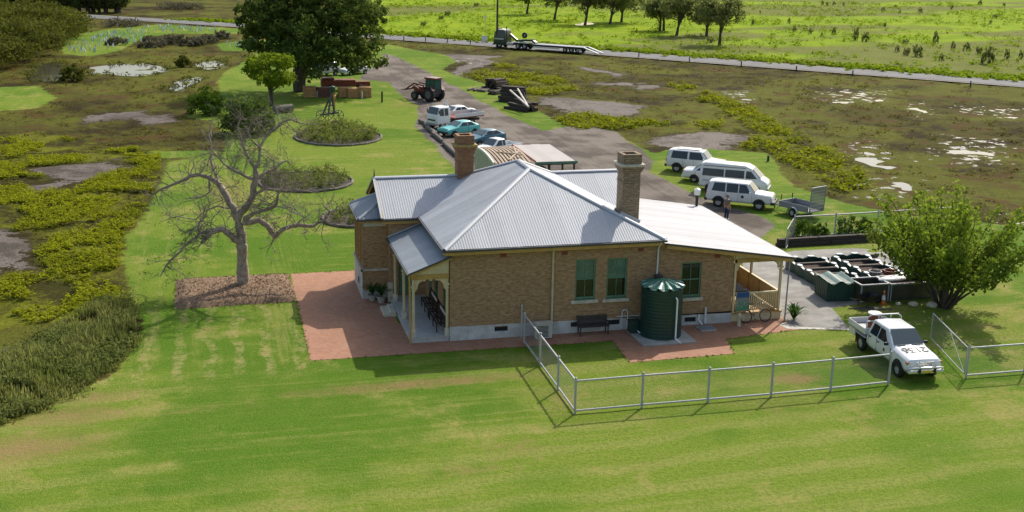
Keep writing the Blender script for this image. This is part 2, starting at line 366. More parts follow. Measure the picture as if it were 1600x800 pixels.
def ground_material():
    t = NT('grass_marsh_and_gravel'); v = t.coord('Object')
    A = t.new('ShaderNodeAttribute'); A.attribute_name = 'zone_a'; sa = t.new('ShaderNodeSeparateColor'); t.l.new(A.outputs['Color'], sa.inputs[0])
    B = t.new('ShaderNodeAttribute'); B.attribute_name = 'zone_b'; sb = t.new('ShaderNodeSeparateColor'); t.l.new(B.outputs['Color'], sb.inputs[0])
    lawn, grav, padd = sa.outputs; mud, wet, lush = sb.outputs; dry = A.outputs['Alpha']; green = B.outputs['Alpha']
    Cc = t.new('ShaderNodeAttribute'); Cc.attribute_name = 'zone_c'; sc = t.new('ShaderNodeSeparateColor'); t.l.new(Cc.outputs['Color'], sc.inputs[0]); nl, nh, pn = sc.outputs
    nf = t.noise(v, 6, 4, .8); nm = t.noise(v, 1.1, 5, .75); ns = t.noise(v, 21, 2, .7)
    edge = t.math('MULTIPLY', t.math('SUBTRACT', nm, .5), .9)
    def mask(m, k=1.0, lo=.42, hi=.58): return t.ramp(t.math('ADD', m, t.math('MULTIPLY', edge, k)), lo, hi)
    # lawn, with mowing lines and worn patches
    sx = t.new('ShaderNodeSeparateXYZ'); t.l.new(v, sx.inputs[0])
    left = t.math('MULTIPLY', t.ramp(sx.outputs[0], -5.0, -7.5), t.ramp(sx.outputs[1], -3.5, -1.5))
    st = t.noise(t.mix(left, t.mapping(v, (.05, 1.5, 1), (0, 0, R(-3))), t.mapping(v, (1.5, .06, 1), (0, 0, R(4)))), 1.0, 3, .7)
    def blend(*ab):
        o = None
        for n_, w_ in ab:
            q = t.math('MULTIPLY', n_, w_); o = q if o is None else t.math('ADD', o, q)
        return o
    L1, L2, L3 = (.078, .172, .010), (.172, .240, .026), (.36, .26, .11)
    nb0 = blend((nh, .5), (nl, .5))
    c = t.mix(t.ramp(blend((nl, .42), (nh, .23), (nm, .2), (nf, .15)), .42, .57), L1, L2)
    c = t.mix(t.math('MULTIPLY', t.ramp(blend((st, .5), (nm, .25), (nf, .25)), .49, .62), .55), c, (.33, .305, .092))
    wv = t.math('SINE', t.math('ADD', t.math('MULTIPLY', sx.outputs[0], 4.6), t.math('MULTIPLY', nh, 5.0)))
    c = t.mix(t.math('MULTIPLY', t.math('MULTIPLY', t.ramp(wv, .1, .9), t.math('MULTIPLY', left, t.ramp(sx.outputs[1], 9.5, 7.0))), t.math('MULTIPLY', t.ramp(nm, .38, .6), .75)), c, (.38, .32, .13))
    wv2 = t.math('SINE', t.math('ADD', t.math('ADD', t.math('MULTIPLY', sx.outputs[1], 3.3), t.math('MULTIPLY', sx.outputs[0], -.25)), t.math('MULTIPLY', nl, 9.0)))
    c = t.mix(t.math('MULTIPLY', t.math('MULTIPLY', t.ramp(wv2, -.2, .9), t.math('SUBTRACT', 1.0, left)), t.math('MULTIPLY', t.ramp(nb0, .38, .56), t.math('MULTIPLY', t.ramp(sx.outputs[1], 34.0, 6.0), .48))), c, (.30, .29, .085))
    c = t.mix(t.math('MULTIPLY', t.ramp(t.math('ADD', green, t.math('MULTIPLY', t.math('SUBTRACT', nm, .5), .8)), .2, .8), .7), c, t.mix(nf, (.06, .15, .006), (.12, .235, .012)))
    c = t.mix(t.math('MULTIPLY', t.ramp(nf, .42, .60), .5), c, (.055, .115, .009))
    c = t.mix(t.math('MULTIPLY', t.ramp(ns, .50, .64), .42), c, (.33, .34, .085))
    c = t.mix(t.math('MULTIPLY', t.ramp(blend((nh, .5), (nm, .5)), .55, .67), .45), c, (.36, .29, .105))
    c = t.mix(t.math('MULTIPLY', t.ramp(t.math('ADD', dry, t.math('MULTIPLY', t.math('SUBTRACT', blend((nm, .6), (nf, .4)), .5), 1.3)), .25, .85), .85), c, t.mix(nf, (.17, .105, .045), L3))
    lawn_c = c
    # marsh: dark wet brown ground under olive and yellowish herbs
    na = blend((nh, .4), (nm, .35), (nf, .25)); nb = blend((nl, .5), (nm, .28), (nf, .22))
    c = t.mix(t.ramp(na, .40, .58), (.036, .024, .010), (.082, .084, .014))
    c = t.mix(t.math('MULTIPLY', t.ramp(nb, .44, .58), .85), c, t.mix(t.ramp(nf, .35, .65), (.068, .080, .009), (.170, .172, .026)))
    c = t.mix(t.math('MULTIPLY', t.ramp(blend((nh, .7), (nf, .3)), .54, .66), .65), c, (.092, .040, .020))
    c = t.mix(t.math('MULTIPLY', t.ramp(nf, .52, .68), .55), c, (.024, .018, .009))
    c = t.mix(t.math('MULTIPLY', mask(lush, 1.2), .85), c, t.mix(t.ramp(na, .42, .62), (.040, .036, .010), (.17, .185, .014)))
    marsh_c = c
    # paddock across the road
    pn2 = t.math('ADD', t.math('MULTIPLY', nh, .6), t.math('MULTIPLY', nm, .4))
    c = t.mix(t.ramp(pn2, .3, .7), (.15, .235, .006), (.255, .335, .012))
    c = t.mix(t.math('MULTIPLY', t.ramp(t.math('ADD', t.math('MULTIPLY', pn, .75), t.math('MULTIPLY', nm, .25)), .47, .57), .85), c, t.mix(pn2, (.10, .11, .030), (.19, .18, .055)))
    c = t.mix(t.math('MULTIPLY', t.ramp(nm, .5, .7), .35), c, (.09, .15, .012))
    padd_c = c
    rut = t.noise(t.mapping(v, (1.3, .07, 1), (0, 0, R(-9))), 1.0, 3, .65)
    gr = t.mix(t.ramp(t.math('ADD', t.math('MULTIPLY', nh, .6), t.math('MULTIPLY', rut, .4)), .40, .60), (.130, .108, .090), (.25, .212, .175))
    gr = t.mix(t.math('MULTIPLY', t.ramp(rut, .58, .68), .5), gr, (.085, .072, .06))
    gr = t.mix(t.math('MULTIPLY', t.ramp(ns, .4, .7), .4), gr, (.10, .085, .072))
    gr = t.mix(t.math('MULTIPLY', t.ramp(nm, .55, .7), .35), gr, (.28, .24, .20))
    md = t.mix(t.ramp(nf, .3, .7), (.10, .080, .066), (.20, .165, .14))
    md = t.mix(t.math('MULTIPLY', t.ramp(t.math('ADD', t.math('MULTIPLY', nm, .6), t.math('MULTIPLY', nh, .4)), .46, .60), .85), md, (.06, .046, .030))
    c = t.mix(mask(padd, .6), marsh_c, padd_c)
    mudx = t.math('ADD', mud, t.math('MULTIPLY', t.math('SUBTRACT', t.math('ADD', t.math('MULTIPLY', nm, .6), t.math('MULTIPLY', nh, .4)), .5), 3.0)); mudm = t.ramp(mudx, .5, .62)
    c = t.mix(t.math('MULTIPLY', t.ramp(mudx, .36, .5), .8), c, (.035, .024, .013))
    c = t.mix(mudm, c, md)
    c = t.mix(mask(lawn, .8), c, lawn_c)
    c = t.mix(mask(grav, .7), c, gr)
    # shallow water standing in the marsh
    wn_ = t.noise(v, .75, 5, .68)
    wm = t.ramp(t.math('MULTIPLY', t.math('SUBTRACT', wn_, .47), t.math('MULTIPLY', wet, 2.2)), .145, .18)
    c = t.mix(wm, c, (.07, .062, .05))
    t.set(Base_Color=c)
    mw = t.math('MULTIPLY', t.math('MULTIPLY', mudm, t.math('SUBTRACT', 1.0, mask(lawn, .8))), t.math('SUBTRACT', 1.0, mask(grav, .7)))
    t.set(Roughness=t.math('SUBTRACT', t.math('SUBTRACT', .92, t.math('MULTIPLY', wm, .74)), t.math('MULTIPLY', mw, t.math('MULTIPLY', t.math('SUBTRACT', 1.0, wm), .2))))
    t.put(t.bsdf.inputs['Specular IOR Level'], t.math('ADD', .04, t.math('MULTIPLY', t.math('MAXIMUM', wm, t.math('MULTIPLY', mw, .22)), .46)))
    h = t.math('ADD', t.math('MULTIPLY', ns, .35), t.math('MULTIPLY', nf, 1.0))
    h = t.math('MULTIPLY', h, t.math('SUBTRACT', 1.0, wm))
    t.bump(h, .8, .12)
    return t.m
M_ground = ground_material()
ground = fast_mesh('ground', np.column_stack([P2, z]), Fq, M_ground, smooth=180)
ca = ground.data.attributes.new('zone_a', 'FLOAT_COLOR', 'POINT'); ca.data.foreach_set('color', np.stack([a_lawn, a_grav, a_padd, a_dry], 1).astype(np.float32).ravel())
cb = ground.data.attributes.new('zone_b', 'FLOAT_COLOR', 'POINT'); cb.data.foreach_set('color', np.stack([a_mud, a_wet, a_lush, a_green], 1).astype(np.float32).ravel())
PR = np.stack([P2[:, 0]*.97+P2[:, 1]*.24, (-P2[:, 0]*.24+P2[:, 1]*.97)*2.4], 1)
cc = ground.data.attributes.new('zone_c', 'FLOAT_COLOR', 'POINT'); cc.data.foreach_set('color', np.stack([vnoise(P2, 7, 51, 4), vnoise(P2, 2.4, 52, 4), vnoise(PR, 42, 53, 5), a_dry], 1).astype(np.float32).ravel())
meta(ground, kind='structure')

# ------------------------------------------------------------------ flat sheets: road, paving, paths, pond
def sheet(name, poly, z, mat, thick=0, sub=None):
    mb = MB()
    if thick: mb.prism([(x, y, z-thick) for x, y in poly], (0, 0, thick))
    else: mb.poly([(x, y, z) for x, y in poly])
    o = mb.build(name, mat); return meta(o, kind='structure')
def asphalt():
    t = NT('asphalt'); v = t.coord('Object')
    c = t.mix(t.ramp(t.noise(v, .25, 5), .3, .7), (.115, .112, .110), (.17, .166, .162)); c = t.mix(t.math('MULTIPLY', t.noise(v, 30, 3), .3), c, (.09, .088, .085))
    t.set(Base_Color=c, Roughness=.9); return t.m
M_asph = asphalt()
cl = [(-150, -10), (60, 20), (140, 26), (270, 33.5), (400, 41.5), (600, 58), (760, 69), (960, 84), (1200, 102), (1400, 117), (1600, 132), (1900, 156), (2300, 190)]
cw = np.array([G(*p)[:2] for p in cl]); tt = np.linspace(0, len(cl)-1, 120)
cw = np.stack([np.interp(tt, range(len(cl)), cw[:, i]) for i in (0, 1)], 1)
for _ in range(12): cw[1:-1] = (cw[:-2]+cw[1:-1]*2+cw[2:])/4
dd = np.gradient(cw, axis=0); nn = np.stack([-dd[:, 1], dd[:, 0]], 1)/np.linalg.norm(dd, axis=1)[:, None]
road_c, road_n = cw, nn
def strip(name, off0, off1, z, mat):
    a = cw+nn*off0; b = cw+nn*off1; k = len(cw)
    V = np.concatenate([np.column_stack([a, np.full(k, z)]), np.column_stack([b, np.full(k, z)])]); i = np.arange(k-1)
    return meta(fast_mesh(name, V, np.stack([i, i+k, i+k+1, i+1], 1), mat), kind='structure')
strip('road', -3.1, 3.1, .09, M_asph)
M_shoulder = simple('gravel_shoulder', (.24, .21, .17), .95, .3, 1.5, bump=.4)
strip('road_shoulder', -4.0, 4.0, .06, M_shoulder)

def brickpave():
    t = NT('brick_paving'); v = t.coord('UV')
    b = t.new('ShaderNodeTexBrick'); t.l.new(t.mapping(v, (1, 1, 1), (0, 0, R(45))), b.inputs['Vector'])
    b.inputs['Color1'].default_value = (.33, .145, .072, 1); b.inputs['Color2'].default_value = (.41, .20, .11, 1); b.inputs['Mortar'].default_value = (.25, .14, .10, 1)
    b.inputs['Scale'].default_value = 1; b.inputs['Brick Width'].default_value = .23; b.inputs['Row Height'].default_value = .115; b.inputs['Mortar Size'].default_value = .006
    n = t.noise(v, 1.2, 6, .7); c = t.mix(t.math('MULTIPLY', t.ramp(n, .4, .7), .35), b.outputs[0], (.24, .12, .075))
    c = t.mix(t.math('MULTIPLY', t.ramp(t.noise(v, .5, 4), .5, .7), .35), c, (.44, .26, .16))
    c = t.mix(t.math('MULTIPLY', t.ramp(t.noise(v, 2.6, 6, .8), .56, .70), .45), c, (.16, .10, .055))
    c = t.mix(t.math('MULTIPLY', t.ramp(t.noise(v, 12, 3), .5, .7), .3), c, (.22, .11, .07))
    t.set(Base_Color=c, Roughness=.85); t.bump(b.outputs['Fac'], -.3, .01); return t.m
M_pave = brickpave()
M_conc = simple('concrete', (.36, .34, .30), .85, .2, 1.2, bump=.15, dirt=(.2, .19, .16), dirtamt=.4)
M_path = simple('worn_bitumen', (.25, .235, .21), .9, .25, .8, bump=.3, dirt=(.14, .125, .105), dirtamt=.6)
sheet('brick_paving', [(-6.66, -1.36), (7.6, -1.55), (7.42, -4.48), (12.62, -4.33), (13.1, -2.35), (17.3, -1.75), (17.3, 1.0), (-2.0, 3.0), (-2.0, 12.9), (-6.62, 12.9)], .012, M_pave)
sheet('driveway', [tuple(G(*p)[:2]) for p in [(1234, 514), (1329, 516), (1318, 502), (1300, 482), (1450, 455), (1420, 392), (1330, 388), (1240, 392), (1160, 410)]]+[(17.1, 4.0), (17.25, -1.2)], .008, M_path)
sheet('concrete_edge', [(16.75, -1.55), (19.75, -2.35), (19.8, -2.2), (17.3, -1.35), (17.15, -.6), (16.6, -.9)], .02, simple('pale_concrete', (.5, .46, .40), .85, .15))

def water():
    t = NT('still_water'); v = t.coord('Object')
    t.set(Base_Color=(.055, .05, .036), Roughness=.10); t.bsdf.inputs['IOR'].default_value = 1.33; t.bsdf.inputs['Specular IOR Level'].default_value = .6
    t.bump(t.noise(v, 1.2, 3), .04, .05); return t.m
M_water = water()
PONDS = []
def pond(pts, seed, pz=-.045):
    pl = px_poly(pts); out = []; PONDS.append(pl)
    r = random.Random(seed)
    for a, b in zip(pl, np.roll(pl, -1, 0)):
        for k in range(5):
            p = a+(b-a)*k/5; out.append((p[0], p[1]))
    out = np.array(out)
    for _ in range(3): out = (np.roll(out, 1, 0)+out*2+np.roll(out, -1, 0))/4
    out = [(x+r.uniform(-.25, .25), y+r.uniform(-.4, .4)) for x, y in out]
    sheet('pond', out, pz, M_water)
pond([(40, 126), (58, 101), (88, 96), (112, 104), (96, 124), (70, 128)], 1, -.03)
pond([(128, 106), (200, 98), (240, 100), (270, 110), (240, 116), (205, 120), (160, 115), (132, 115)], 2, -.03)
pond([(262, 140), (280, 124), (320, 119), (306, 130), (276, 142)], 3)
pond([(296, 100), (350, 93), (346, 106), (320, 109)], 4)
pond([(896, 38), (925, 33), (930, 37), (905, 40)], 5)
pond([(1308, 232), (1330, 226), (1372, 242), (1412, 252), (1408, 262), (1376, 262), (1330, 246)], 6, -.10)
pond([(1330, 284), (1362, 272), (1425, 278), (1432, 304), (1390, 306), (1350, 292)], 7, -.11)
pond([(1418, 170), (1434, 160), (1454, 162), (1446, 172), (1458, 188), (1448, 190), (1436, 176)], 8, -.10)
pond([(1455, 232), (1480, 214), (1560, 216), (1575, 232), (1530, 250), (1475, 252)], 9, -.15)
pond([(1275, 142), (1390, 140), (1395, 158), (1330, 162), (1280, 156)], 10, -.125)
pond([(1112, 142), (1178, 140), (1180, 162), (1125, 160)], 11, -.125)
# ------------------------------------------------------------------ building materials
def brickmat(name, c1, c2, mortar, blotch, bw=.245, rh=.092, ms=.010, lichen=.35):
    t = NT(name); v = t.coord('UV')
    b = t.new('ShaderNodeTexBrick'); t.l.new(v, b.inputs['Vector']); b.offset = .5
    b.inputs['Color1'].default_value = (*c1, 1); b.inputs['Color2'].default_value = (*c2, 1); b.inputs['Mortar'].default_value = (*mortar, 1)
    b.inputs['Scale'].default_value = 1; b.inputs['Brick Width'].default_value = bw; b.inputs['Row Height'].default_value = rh
    b.inputs['Mortar Size'].default_value = ms; b.inputs['Bias'].default_value = -.1
    cell = t.noise(t.mapping(v, (4.1, 10.9, 1)), 1.0, 2, .5)
    c = t.mix(t.ramp(cell, .38, .66), b.outputs[0], t.mix(1.0, b.outputs[0], (.72, .68, .64), 'MULTIPLY'))
    c = t.mix(t.math('MULTIPLY', t.ramp(t.noise(t.mapping(v, (4.1, 10.9, 1), loc=(3, 7, 0)), 1.0, 2), .55, .75), .4), c, blotch)
    c = t.mix(t.math('MULTIPLY', t.ramp(t.noise(v, .55, 6, .75), .48, .72), lichen), c, tuple(x*.6 for x in c1))
    t.set(Base_Color=c, Roughness=.9); t.bump(t.math('SUBTRACT', t.math('MULTIPLY', cell, .4), b.outputs['Fac']), .6, .012)
    return t.m
M_brick = brickmat('tan_brick', (.46, .272, .130), (.355, .198, .090), (.37, .27, .165), (.54, .37, .20), lichen=.32)
M_brick_ch = brickmat('tan_chimney_brick', (.36, .26, .155), (.27, .18, .105), (.20, .16, .115), (.46, .36, .24), .26, .12, .016)
M_brick_red = brickmat('orange_red_brick', (.34, .165, .075), (.27, .12, .058), (.24, .16, .10), (.38, .27, .08), .25, .1, .012, .6)
M_red_vent = simple('terracotta', (.22, .06, .035), .8, .25, 8)
def rendermat():
    t = NT('limewashed_render'); v = t.coord('Object')
    c = t.mix(t.ramp(t.noise(v, 1.5, 6, .7), .35, .7), (.42, .41, .38), (.62, .61, .58))
    c = t.mix(t.math('MULTIPLY', t.ramp(t.noise(v, 4, 6, .8), .52, .7), .5), c, (.27, .24, .20)); t.set(Base_Color=c, Roughness=.9); t.bump(t.noise(v, 14, 4), .2, .01); return t.m
M_render = rendermat()
M_ochre = simple('ochre_paint', (.50, .30, .085), .55, .15, 4, obvar=.12)
M_cream = simple('cream_paint', (.66, .54, .31), .55, .1, 4, obvar=.1)
M_sill = simple('sandstone', (.52, .46, .36), .85, .2, 5, bump=.2)
M_green = simple('green_window_paint', (.10, .20, .125), .5, .12, 5)
M_blind = simple('pale_green_blind', (.09, .165, .12), .3, .25, 2)
M_gutter = simple('dark_gutter_paint', (.05, .055, .06), .45, .1, 3)
M_pipe = simple('cream_pipe_paint', (.60, .50, .33), .5, .1, 4)
M_white = simple('white_plastic', (.72, .72, .70), .4, .06, 4)
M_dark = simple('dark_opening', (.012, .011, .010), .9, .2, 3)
M_floor = simple('verandah_concrete', (.43, .42, .39), .8, .12, 1.5, bump=.1)
M_stepst = simple('step_stone', (.56, .50, .38), .85, .15, 4)
M_black = simple('black_paint', (.018, .016, .016), .45, .2, 4)
def glassmat(name, col=(.012, .014, .016)):
    t = NT(name); t.set(Base_Color=col, Roughness=.06); t.bsdf.inputs['Specular IOR Level'].default_value = .55
    t.bump(t.noise(t.coord('Object'), 1.5, 2), .04, .05); return t.m
M_glass = glassmat('window_glass')
def tin(name, col, rough=.42, metal=.55, streak=.12):
    t = NT(name); v = t.coord('Object')
    r = t.new('ShaderNodeObjectInfo').outputs['Random']
    n = t.noise(t.mapping(v, (1, 1, 1)), .9, 6, .7)
    c = t.mix(n, tuple(x*(1-streak) for x in col), tuple(min(1, x*(1+streak)) for x in col))
    c = t.mix(1.0, c, t.mix(r, (.86, .86, .86), (1, 1, 1)), 'MULTIPLY')
    c = t.mix(t.math('MULTIPLY', t.ramp(t.noise(v, .35, 5, .7), .5, .68), .3), c, tuple(x*.72 for x in col))
    c = t.mix(t.math('MULTIPLY', t.ramp(t.noise(v, 5, 6, .8), .58, .75), .35), c, tuple(x*.6 for x in col))
    t.bsdf.inputs['Specular IOR Level'].default_value = .2; t.set(Base_Color=c, Metallic=metal); t.set(Roughness=t.math('ADD', rough-.06, t.math('MULTIPLY', n, .14))); return t.m
M_tin = tin('galvanised_iron', (.43, .44, .455), .62, .12)
M_tin_v = tin('weathered_galvanised_iron', (.31, .335, .355), .58, .2)
M_tin_w = tin('pale_roof_paint', (.50, .49, .49), .6, .0, .12)
M_cap = tin('ridge_metal', (.50, .51, .52), .5, .2)

house = thing('brick_house', 'single-storey tan brick station house with grey corrugated hip roof and verandahs', 'house', (0, 0, 0))
SHEET_W, PITCH_C = .762, .127
def roof_face(part, pts, u, v, mat, amp=.0045, name='roof_sheet', lift=.0):
    """corrugated sheets laid side by side and cut to the (convex) roof plane"""
    O = Vector(pts[0]); u = Vector(u).normalized(); v = Vector(v).normalized(); n = u.cross(v).normalized()
    if n.z < 0: n = -n
    q = [((Vector(p)-O).dot(u), (Vector(p)-O).dot(v)) for p in pts]
    umin = min(a for a, b in q); umax = max(a for a, b in q)
    def vr(x):
        vs = []
        for (a, b), (c, d) in zip(q, q[1:]+q[:1]):
            if min(a, c)-1e-6 <= x <= max(a, c)+1e-6:
                if abs(a-c) < 1e-6: vs += [b, d]
                else: vs.append(b+(d-b)*(x-a)/(c-a))
        return (min(vs), max(vs)) if vs else None
    k = int(math.ceil((umax-umin)/SHEET_W)); per = PITCH_C/6
    for i in range(k):
        a = umin+i*SHEET_W; b = min(a+SHEET_W+.03, umax)
        m = max(3, int(round((b-a)/per))); V = []; F = []
        for j in range(m+1):
            x = a+(b-a)*j/m; r = vr(min(max(x, umin+1e-4), umax-1e-4))
            if r is None: continue
            h = amp*math.cos(2*math.pi*(x-umin)/PITCH_C)+(.004 if i % 2 else 0)+lift
            V.append(O+u*x+v*r[0]+n*h); V.append(O+u*x+v*r[1]+n*h)
        for j in range(len(V)//2-1): F.append((2*j, 2*j+2, 2*j+3, 2*j+1))
        me = bpy.data.meshes.new(name); me.from_pydata([tuple(p) for p in V], [], F)
        finish(name, me, mat, part, 180)
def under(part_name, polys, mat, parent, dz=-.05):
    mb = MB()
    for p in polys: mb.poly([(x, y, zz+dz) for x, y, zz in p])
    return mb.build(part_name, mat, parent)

# ---- roof planes
T = .479; E0 = 4.58; x0, x1, y0, y1 = -.37, 10.53, -.37, 12.75; xc = 5.08; hz = E0+5.45*T; ya, yb = 5.08, 7.30
S_ = [(x0, y0, E0), (x1, y0, E0), (xc, ya, hz)]
W_ = [(x0, y1, E0), (x0, y0, E0), (xc, ya, hz), (xc, yb, hz)]
E_ = [(x1, y0, E0), (x1, y1, E0), (xc, yb, hz), (xc, ya, hz)]
N_ = [(x1, y1, E0), (x0, y1, E0), (xc, yb, hz)]
wy0, wyr, wy1 = 6.45, 9.6, 12.75; wz = 4.52; wr = wz+(wyr-wy0)*T; wx = -2.30; wmx = 2.66; ewx = 11.5; emx = 7.5
WS = [(wx, wy0, wz), (-.30, wy0, wz), (wmx, wyr, wr), (wx, wyr, wr)]
WN = [(wx, wy1, wz), (-.30, wy1, wz), (wmx, wyr, wr), (wx, wyr, wr)]
ES = [(ewx, wy0, wz), (10.46, wy0, wz), (emx, wyr, wr), (ewx, wyr, wr)]
EN = [(ewx, wy1, wz), (10.46, wy1, wz), (emx, wyr, wr), (ewx, wyr, wr)]
lean_z = lambda x: 4.40-.152*(x-10.5)
LT = [(17.42, -.40, lean_z(17.42)), (17.42, 11.35, lean_z(17.42)), (10.35, 11.35, lean_z(10.35)), (10.35, -.40, lean_z(10.35))]
ver_z = lambda x: 3.45+(x+1.97)*.385
VR = [(-1.97, 6.72, ver_z(-1.97)), (-1.97, -.14, ver_z(-1.97)), (.0, -.14, ver_z(0)), (.0, 6.72, ver_z(0))]
bz = 4.36; bt = 5.20
BW = [(-3.40, 11.1, bz), (-3.40, 7.25, bz), (-1.86, 8.45, bt), (-1.86, 9.9, bt)]
BS = [(-3.40, 7.25, bz), (-1.86, 7.25, bz), (-1.86, 8.45, bt)]
BN = [(-3.40, 11.1, bz), (-1.86, 11.1, bz), (-1.86, 9.9, bt)]
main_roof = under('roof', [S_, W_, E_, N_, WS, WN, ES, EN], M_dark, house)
roof_face(main_roof, S_, (1, 0, 0), (0, 1, T), M_tin)
roof_face(main_roof, W_, (0, -1, 0), (1, 0, T), M_tin)
roof_face(main_roof, E_, (0, 1, 0), (-1, 0, T), M_tin)
roof_face(main_roof, N_, (-1, 0, 0), (0, -1, T), M_tin)
roof_face(main_roof, WS, (1, 0, 0), (0, 1, T), M_tin)
roof_face(main_roof, WN, (1, 0, 0), (0, -1, T), M_tin)
roof_face(main_roof, ES, (-1, 0, 0), (0, 1, T), M_tin)
roof_face(main_roof, EN, (-1, 0, 0), (0, -1, T), M_tin)
def cap(p, q, w=.15, par=main_roof, mat=M_cap, name='ridge_cap', lift=.03):
    p = Vector(p); q = Vector(q); d = (q-p).normalized(); s = d.cross(Vector((0, 0, 1))).normalized()
    mb = MB(); off = Vector((0, 0, lift)); vs = []
    for a in (p, q):
        for k in range(7):
            an = math.pi*k/6; x = math.cos(an)
            vs.append(a+off+s*w*x+Vector((0, 0, 1))*(.055*math.sin(an)-.05*abs(x)))
    mb.add(vs, [(i, i+1, i+8, i+7) for i in range(6)]); return mb.build(name, mat, par, 60)
for p, q in (((x0, y0, E0), (xc, ya, hz)), ((x1, y0, E0), (xc, ya, hz)), ((xc, ya, hz), (xc, yb, hz)), ((xc, yb, hz), (x0, y1, E0)), ((xc, yb, hz), (x1, y1, E0)), ((wx, wyr, wr), (wmx, wyr, wr)), ((emx, wyr, wr), (ewx, wyr, wr))):
    cap(p, q)
for p, q in (((-.34, wy0+.02, wz), (wmx, wyr, wr)), ((10.5, wy0+.02, wz), (emx, wyr, wr))):
    cap(p, q, .11, name='valley_flashing', lift=.0)
for X, yy in ((wx, wy0), (wx, wy1)):   # barge capping on the gable verge
    mb = MB(); mb.bar((X+.02, yy, wz+.02), (X+.02, wyr, wr+.02), .12, .07); mb.build('verge_cap', M_cap, main_roof)
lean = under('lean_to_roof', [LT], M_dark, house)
roof_face(lean, LT, (0, 1, 0), (-1, 0, .152), M_tin_w)
ver = under('verandah_roof', [VR], M_cream, house)
roof_face(ver, VR, (0, -1, 0), (1, 0, .385), M_tin_v)
mb = MB(); mb.bar((-1.97, 6.66, 3.52), (-.0, 6.66, 4.29), .13, .06); mb.build('apron_flashing', M_cap, ver)
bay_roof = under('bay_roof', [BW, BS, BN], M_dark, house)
roof_face(bay_roof, BW, (0, -1, 0), (1.54, 0, bt-bz), M_tin_v); roof_face(bay_roof, BS, (1, 0, 0), (0, 1.2, bt-bz), M_tin_v); roof_face(bay_roof, BN, (1, 0, 0), (0, -1.2, bt-bz), M_tin_v)
cap((-3.40, 7.25, bz), (-1.86, 8.45, bt), .09, bay_roof); cap((-3.40, 11.1, bz), (-1.86, 9.9, bt), .09, bay_roof)
# gutters and fascias
def gutter(p, q, par=main_roof, s=.11):
    mb = MB(); mb.bar(p, q, s, .10); mb.build('gutter', M_gutter, par, bevel=.02)
def fascia(p, q, par=main_roof, h=.2, w=.035, mat=None):
    mb = MB(); mb.bar(p, q, w, h); mb.build('fascia', mat or M_ochre, par)
gutter((x0-.06, y0-.04, E0-.07), (x1+.06, y0-.04, E0-.07)); fascia((x0+.05, y0+.05, E0-.2), (x1-.05, y0+.05, E0-.2))
gutter((x0-.04, y0-.09, E0-.07), (x0-.04, wy0, E0-.07)); fascia((x0+.05, y0+.05, E0-.2), (x0+.05, wy0, E0-.2))
gutter((wx, wy0-.04, wz-.07), (x0-.1, wy0-.04, wz-.07)); fascia((wx+.06, wy0+.06, wz-.2), (x0, wy0+.06, wz-.2))
gutter((17.46, -.45, lean_z(17.46)-.06), (17.46, 11.4, lean_z(17.46)-.06), lean); 
mb = MB(); mb.bar((10.62, -.43, lean_z(10.62)-.03), (17.46, -.43, lean_z(17.46)-.03), .05, .09); mb.build('verge_cap', M_gutter, lean)
fascia((10.62, -.38, lean_z(10.62)-.16), (17.40, -.38, lean_z(17.40)-.16), lean, .18)
fascia((17.38, -.38, lean_z(17.38)-.16), (17.38, 11.3, lean_z(17.38)-.16), lean, .16)
gutter((-2.02, -.2, ver_z(-1.97)-.06), (-2.02, 6.7, ver_z(-1.97)-.06), ver); fascia((-1.93, -.1, ver_z(-1.97)-.15), (-1.93, 6.7, ver_z(-1.97)-.15), ver, .16)
mb = MB(); mb.bar((-1.98, -.17, ver_z(-1.97)-.02), (.02, -.17, ver_z(0)-.02), .05, .08); mb.build('verge_cap', M_gutter, ver)
gutter((-3.45, 7.2, bz-.06), (-3.45, 11.1, bz-.06), bay_roof); gutter((-3.45, 7.2, bz-.06), (-1.9, 7.2, bz-.06), bay_roof)
fascia((-3.34, 7.27, bz-.16), (-1.88, 7.27, bz-.16), bay_roof, .12); fascia((-3.36, 7.27, bz-.16), (-3.36, 11.08, bz-.16), bay_roof, .12)

# ---- walls
def wall(name, O, A, N, L, z0, ztop, holes, mat, rev=.13, parent=house):
    """one wall face with window and door openings and their reveals; O start, A along, N inward"""
    O = Vector(O); A = Vector(A); N = Vector(N); zt = ztop if callable(ztop) else (lambda a: ztop)
    xs = sorted({0, L, *[h[0] for h in holes], *[h[1] for h in holes]}); zs = sorted({z0, *[h[2] for h in holes], *[h[3] for h in holes]})
    P = lambda a, zz, d=0: O+A*a+N*d+Vector((0, 0, zz))
    mb = MB()
    for a, b in zip(xs, xs[1:]):
        zz = zs+[None]
        for c, d in zip(zz, zz[1:]):
            mid = ((a+b)/2, ((c+d)/2 if d is not None else c+.05))
            if any(h[0] < mid[0] < h[1] and h[2] < mid[1] < h[3] for h in holes): continue
            mb.poly([P(a, c), P(b, c), P(b, zt(b) if d is None else d), P(a, zt(a) if d is None else d)])
    for a, b, c, d in holes:
        mb.poly([P(a, c), P(a, d), P(a, d, rev), P(a, c, rev)]); mb.poly([P(b, c), P(b, d), P(b, d, rev), P(b, c, rev)])
        mb.poly([P(a, d), P(b, d), P(b, d, rev), P(a, d, rev)]); mb.poly([P(a, c), P(b, c), P(b, c, rev), P(a, c, rev)])
    return mb.build(name, mat, parent, recalc=False)
WINS = [(6.13, 7.15, 1.68, 3.69), (7.72, 8.76, 1.66, 3.67), (11.58, 12.64, 1.47, 3.26)]
VENTS = [(2.18, 2.84, .33, .60), (5.98, 6.34, .30, .56), (7.86, 8.5, .28, .55), (11.9, 12.5, .16, .42)]
plz = lambda a: .69-.012*a
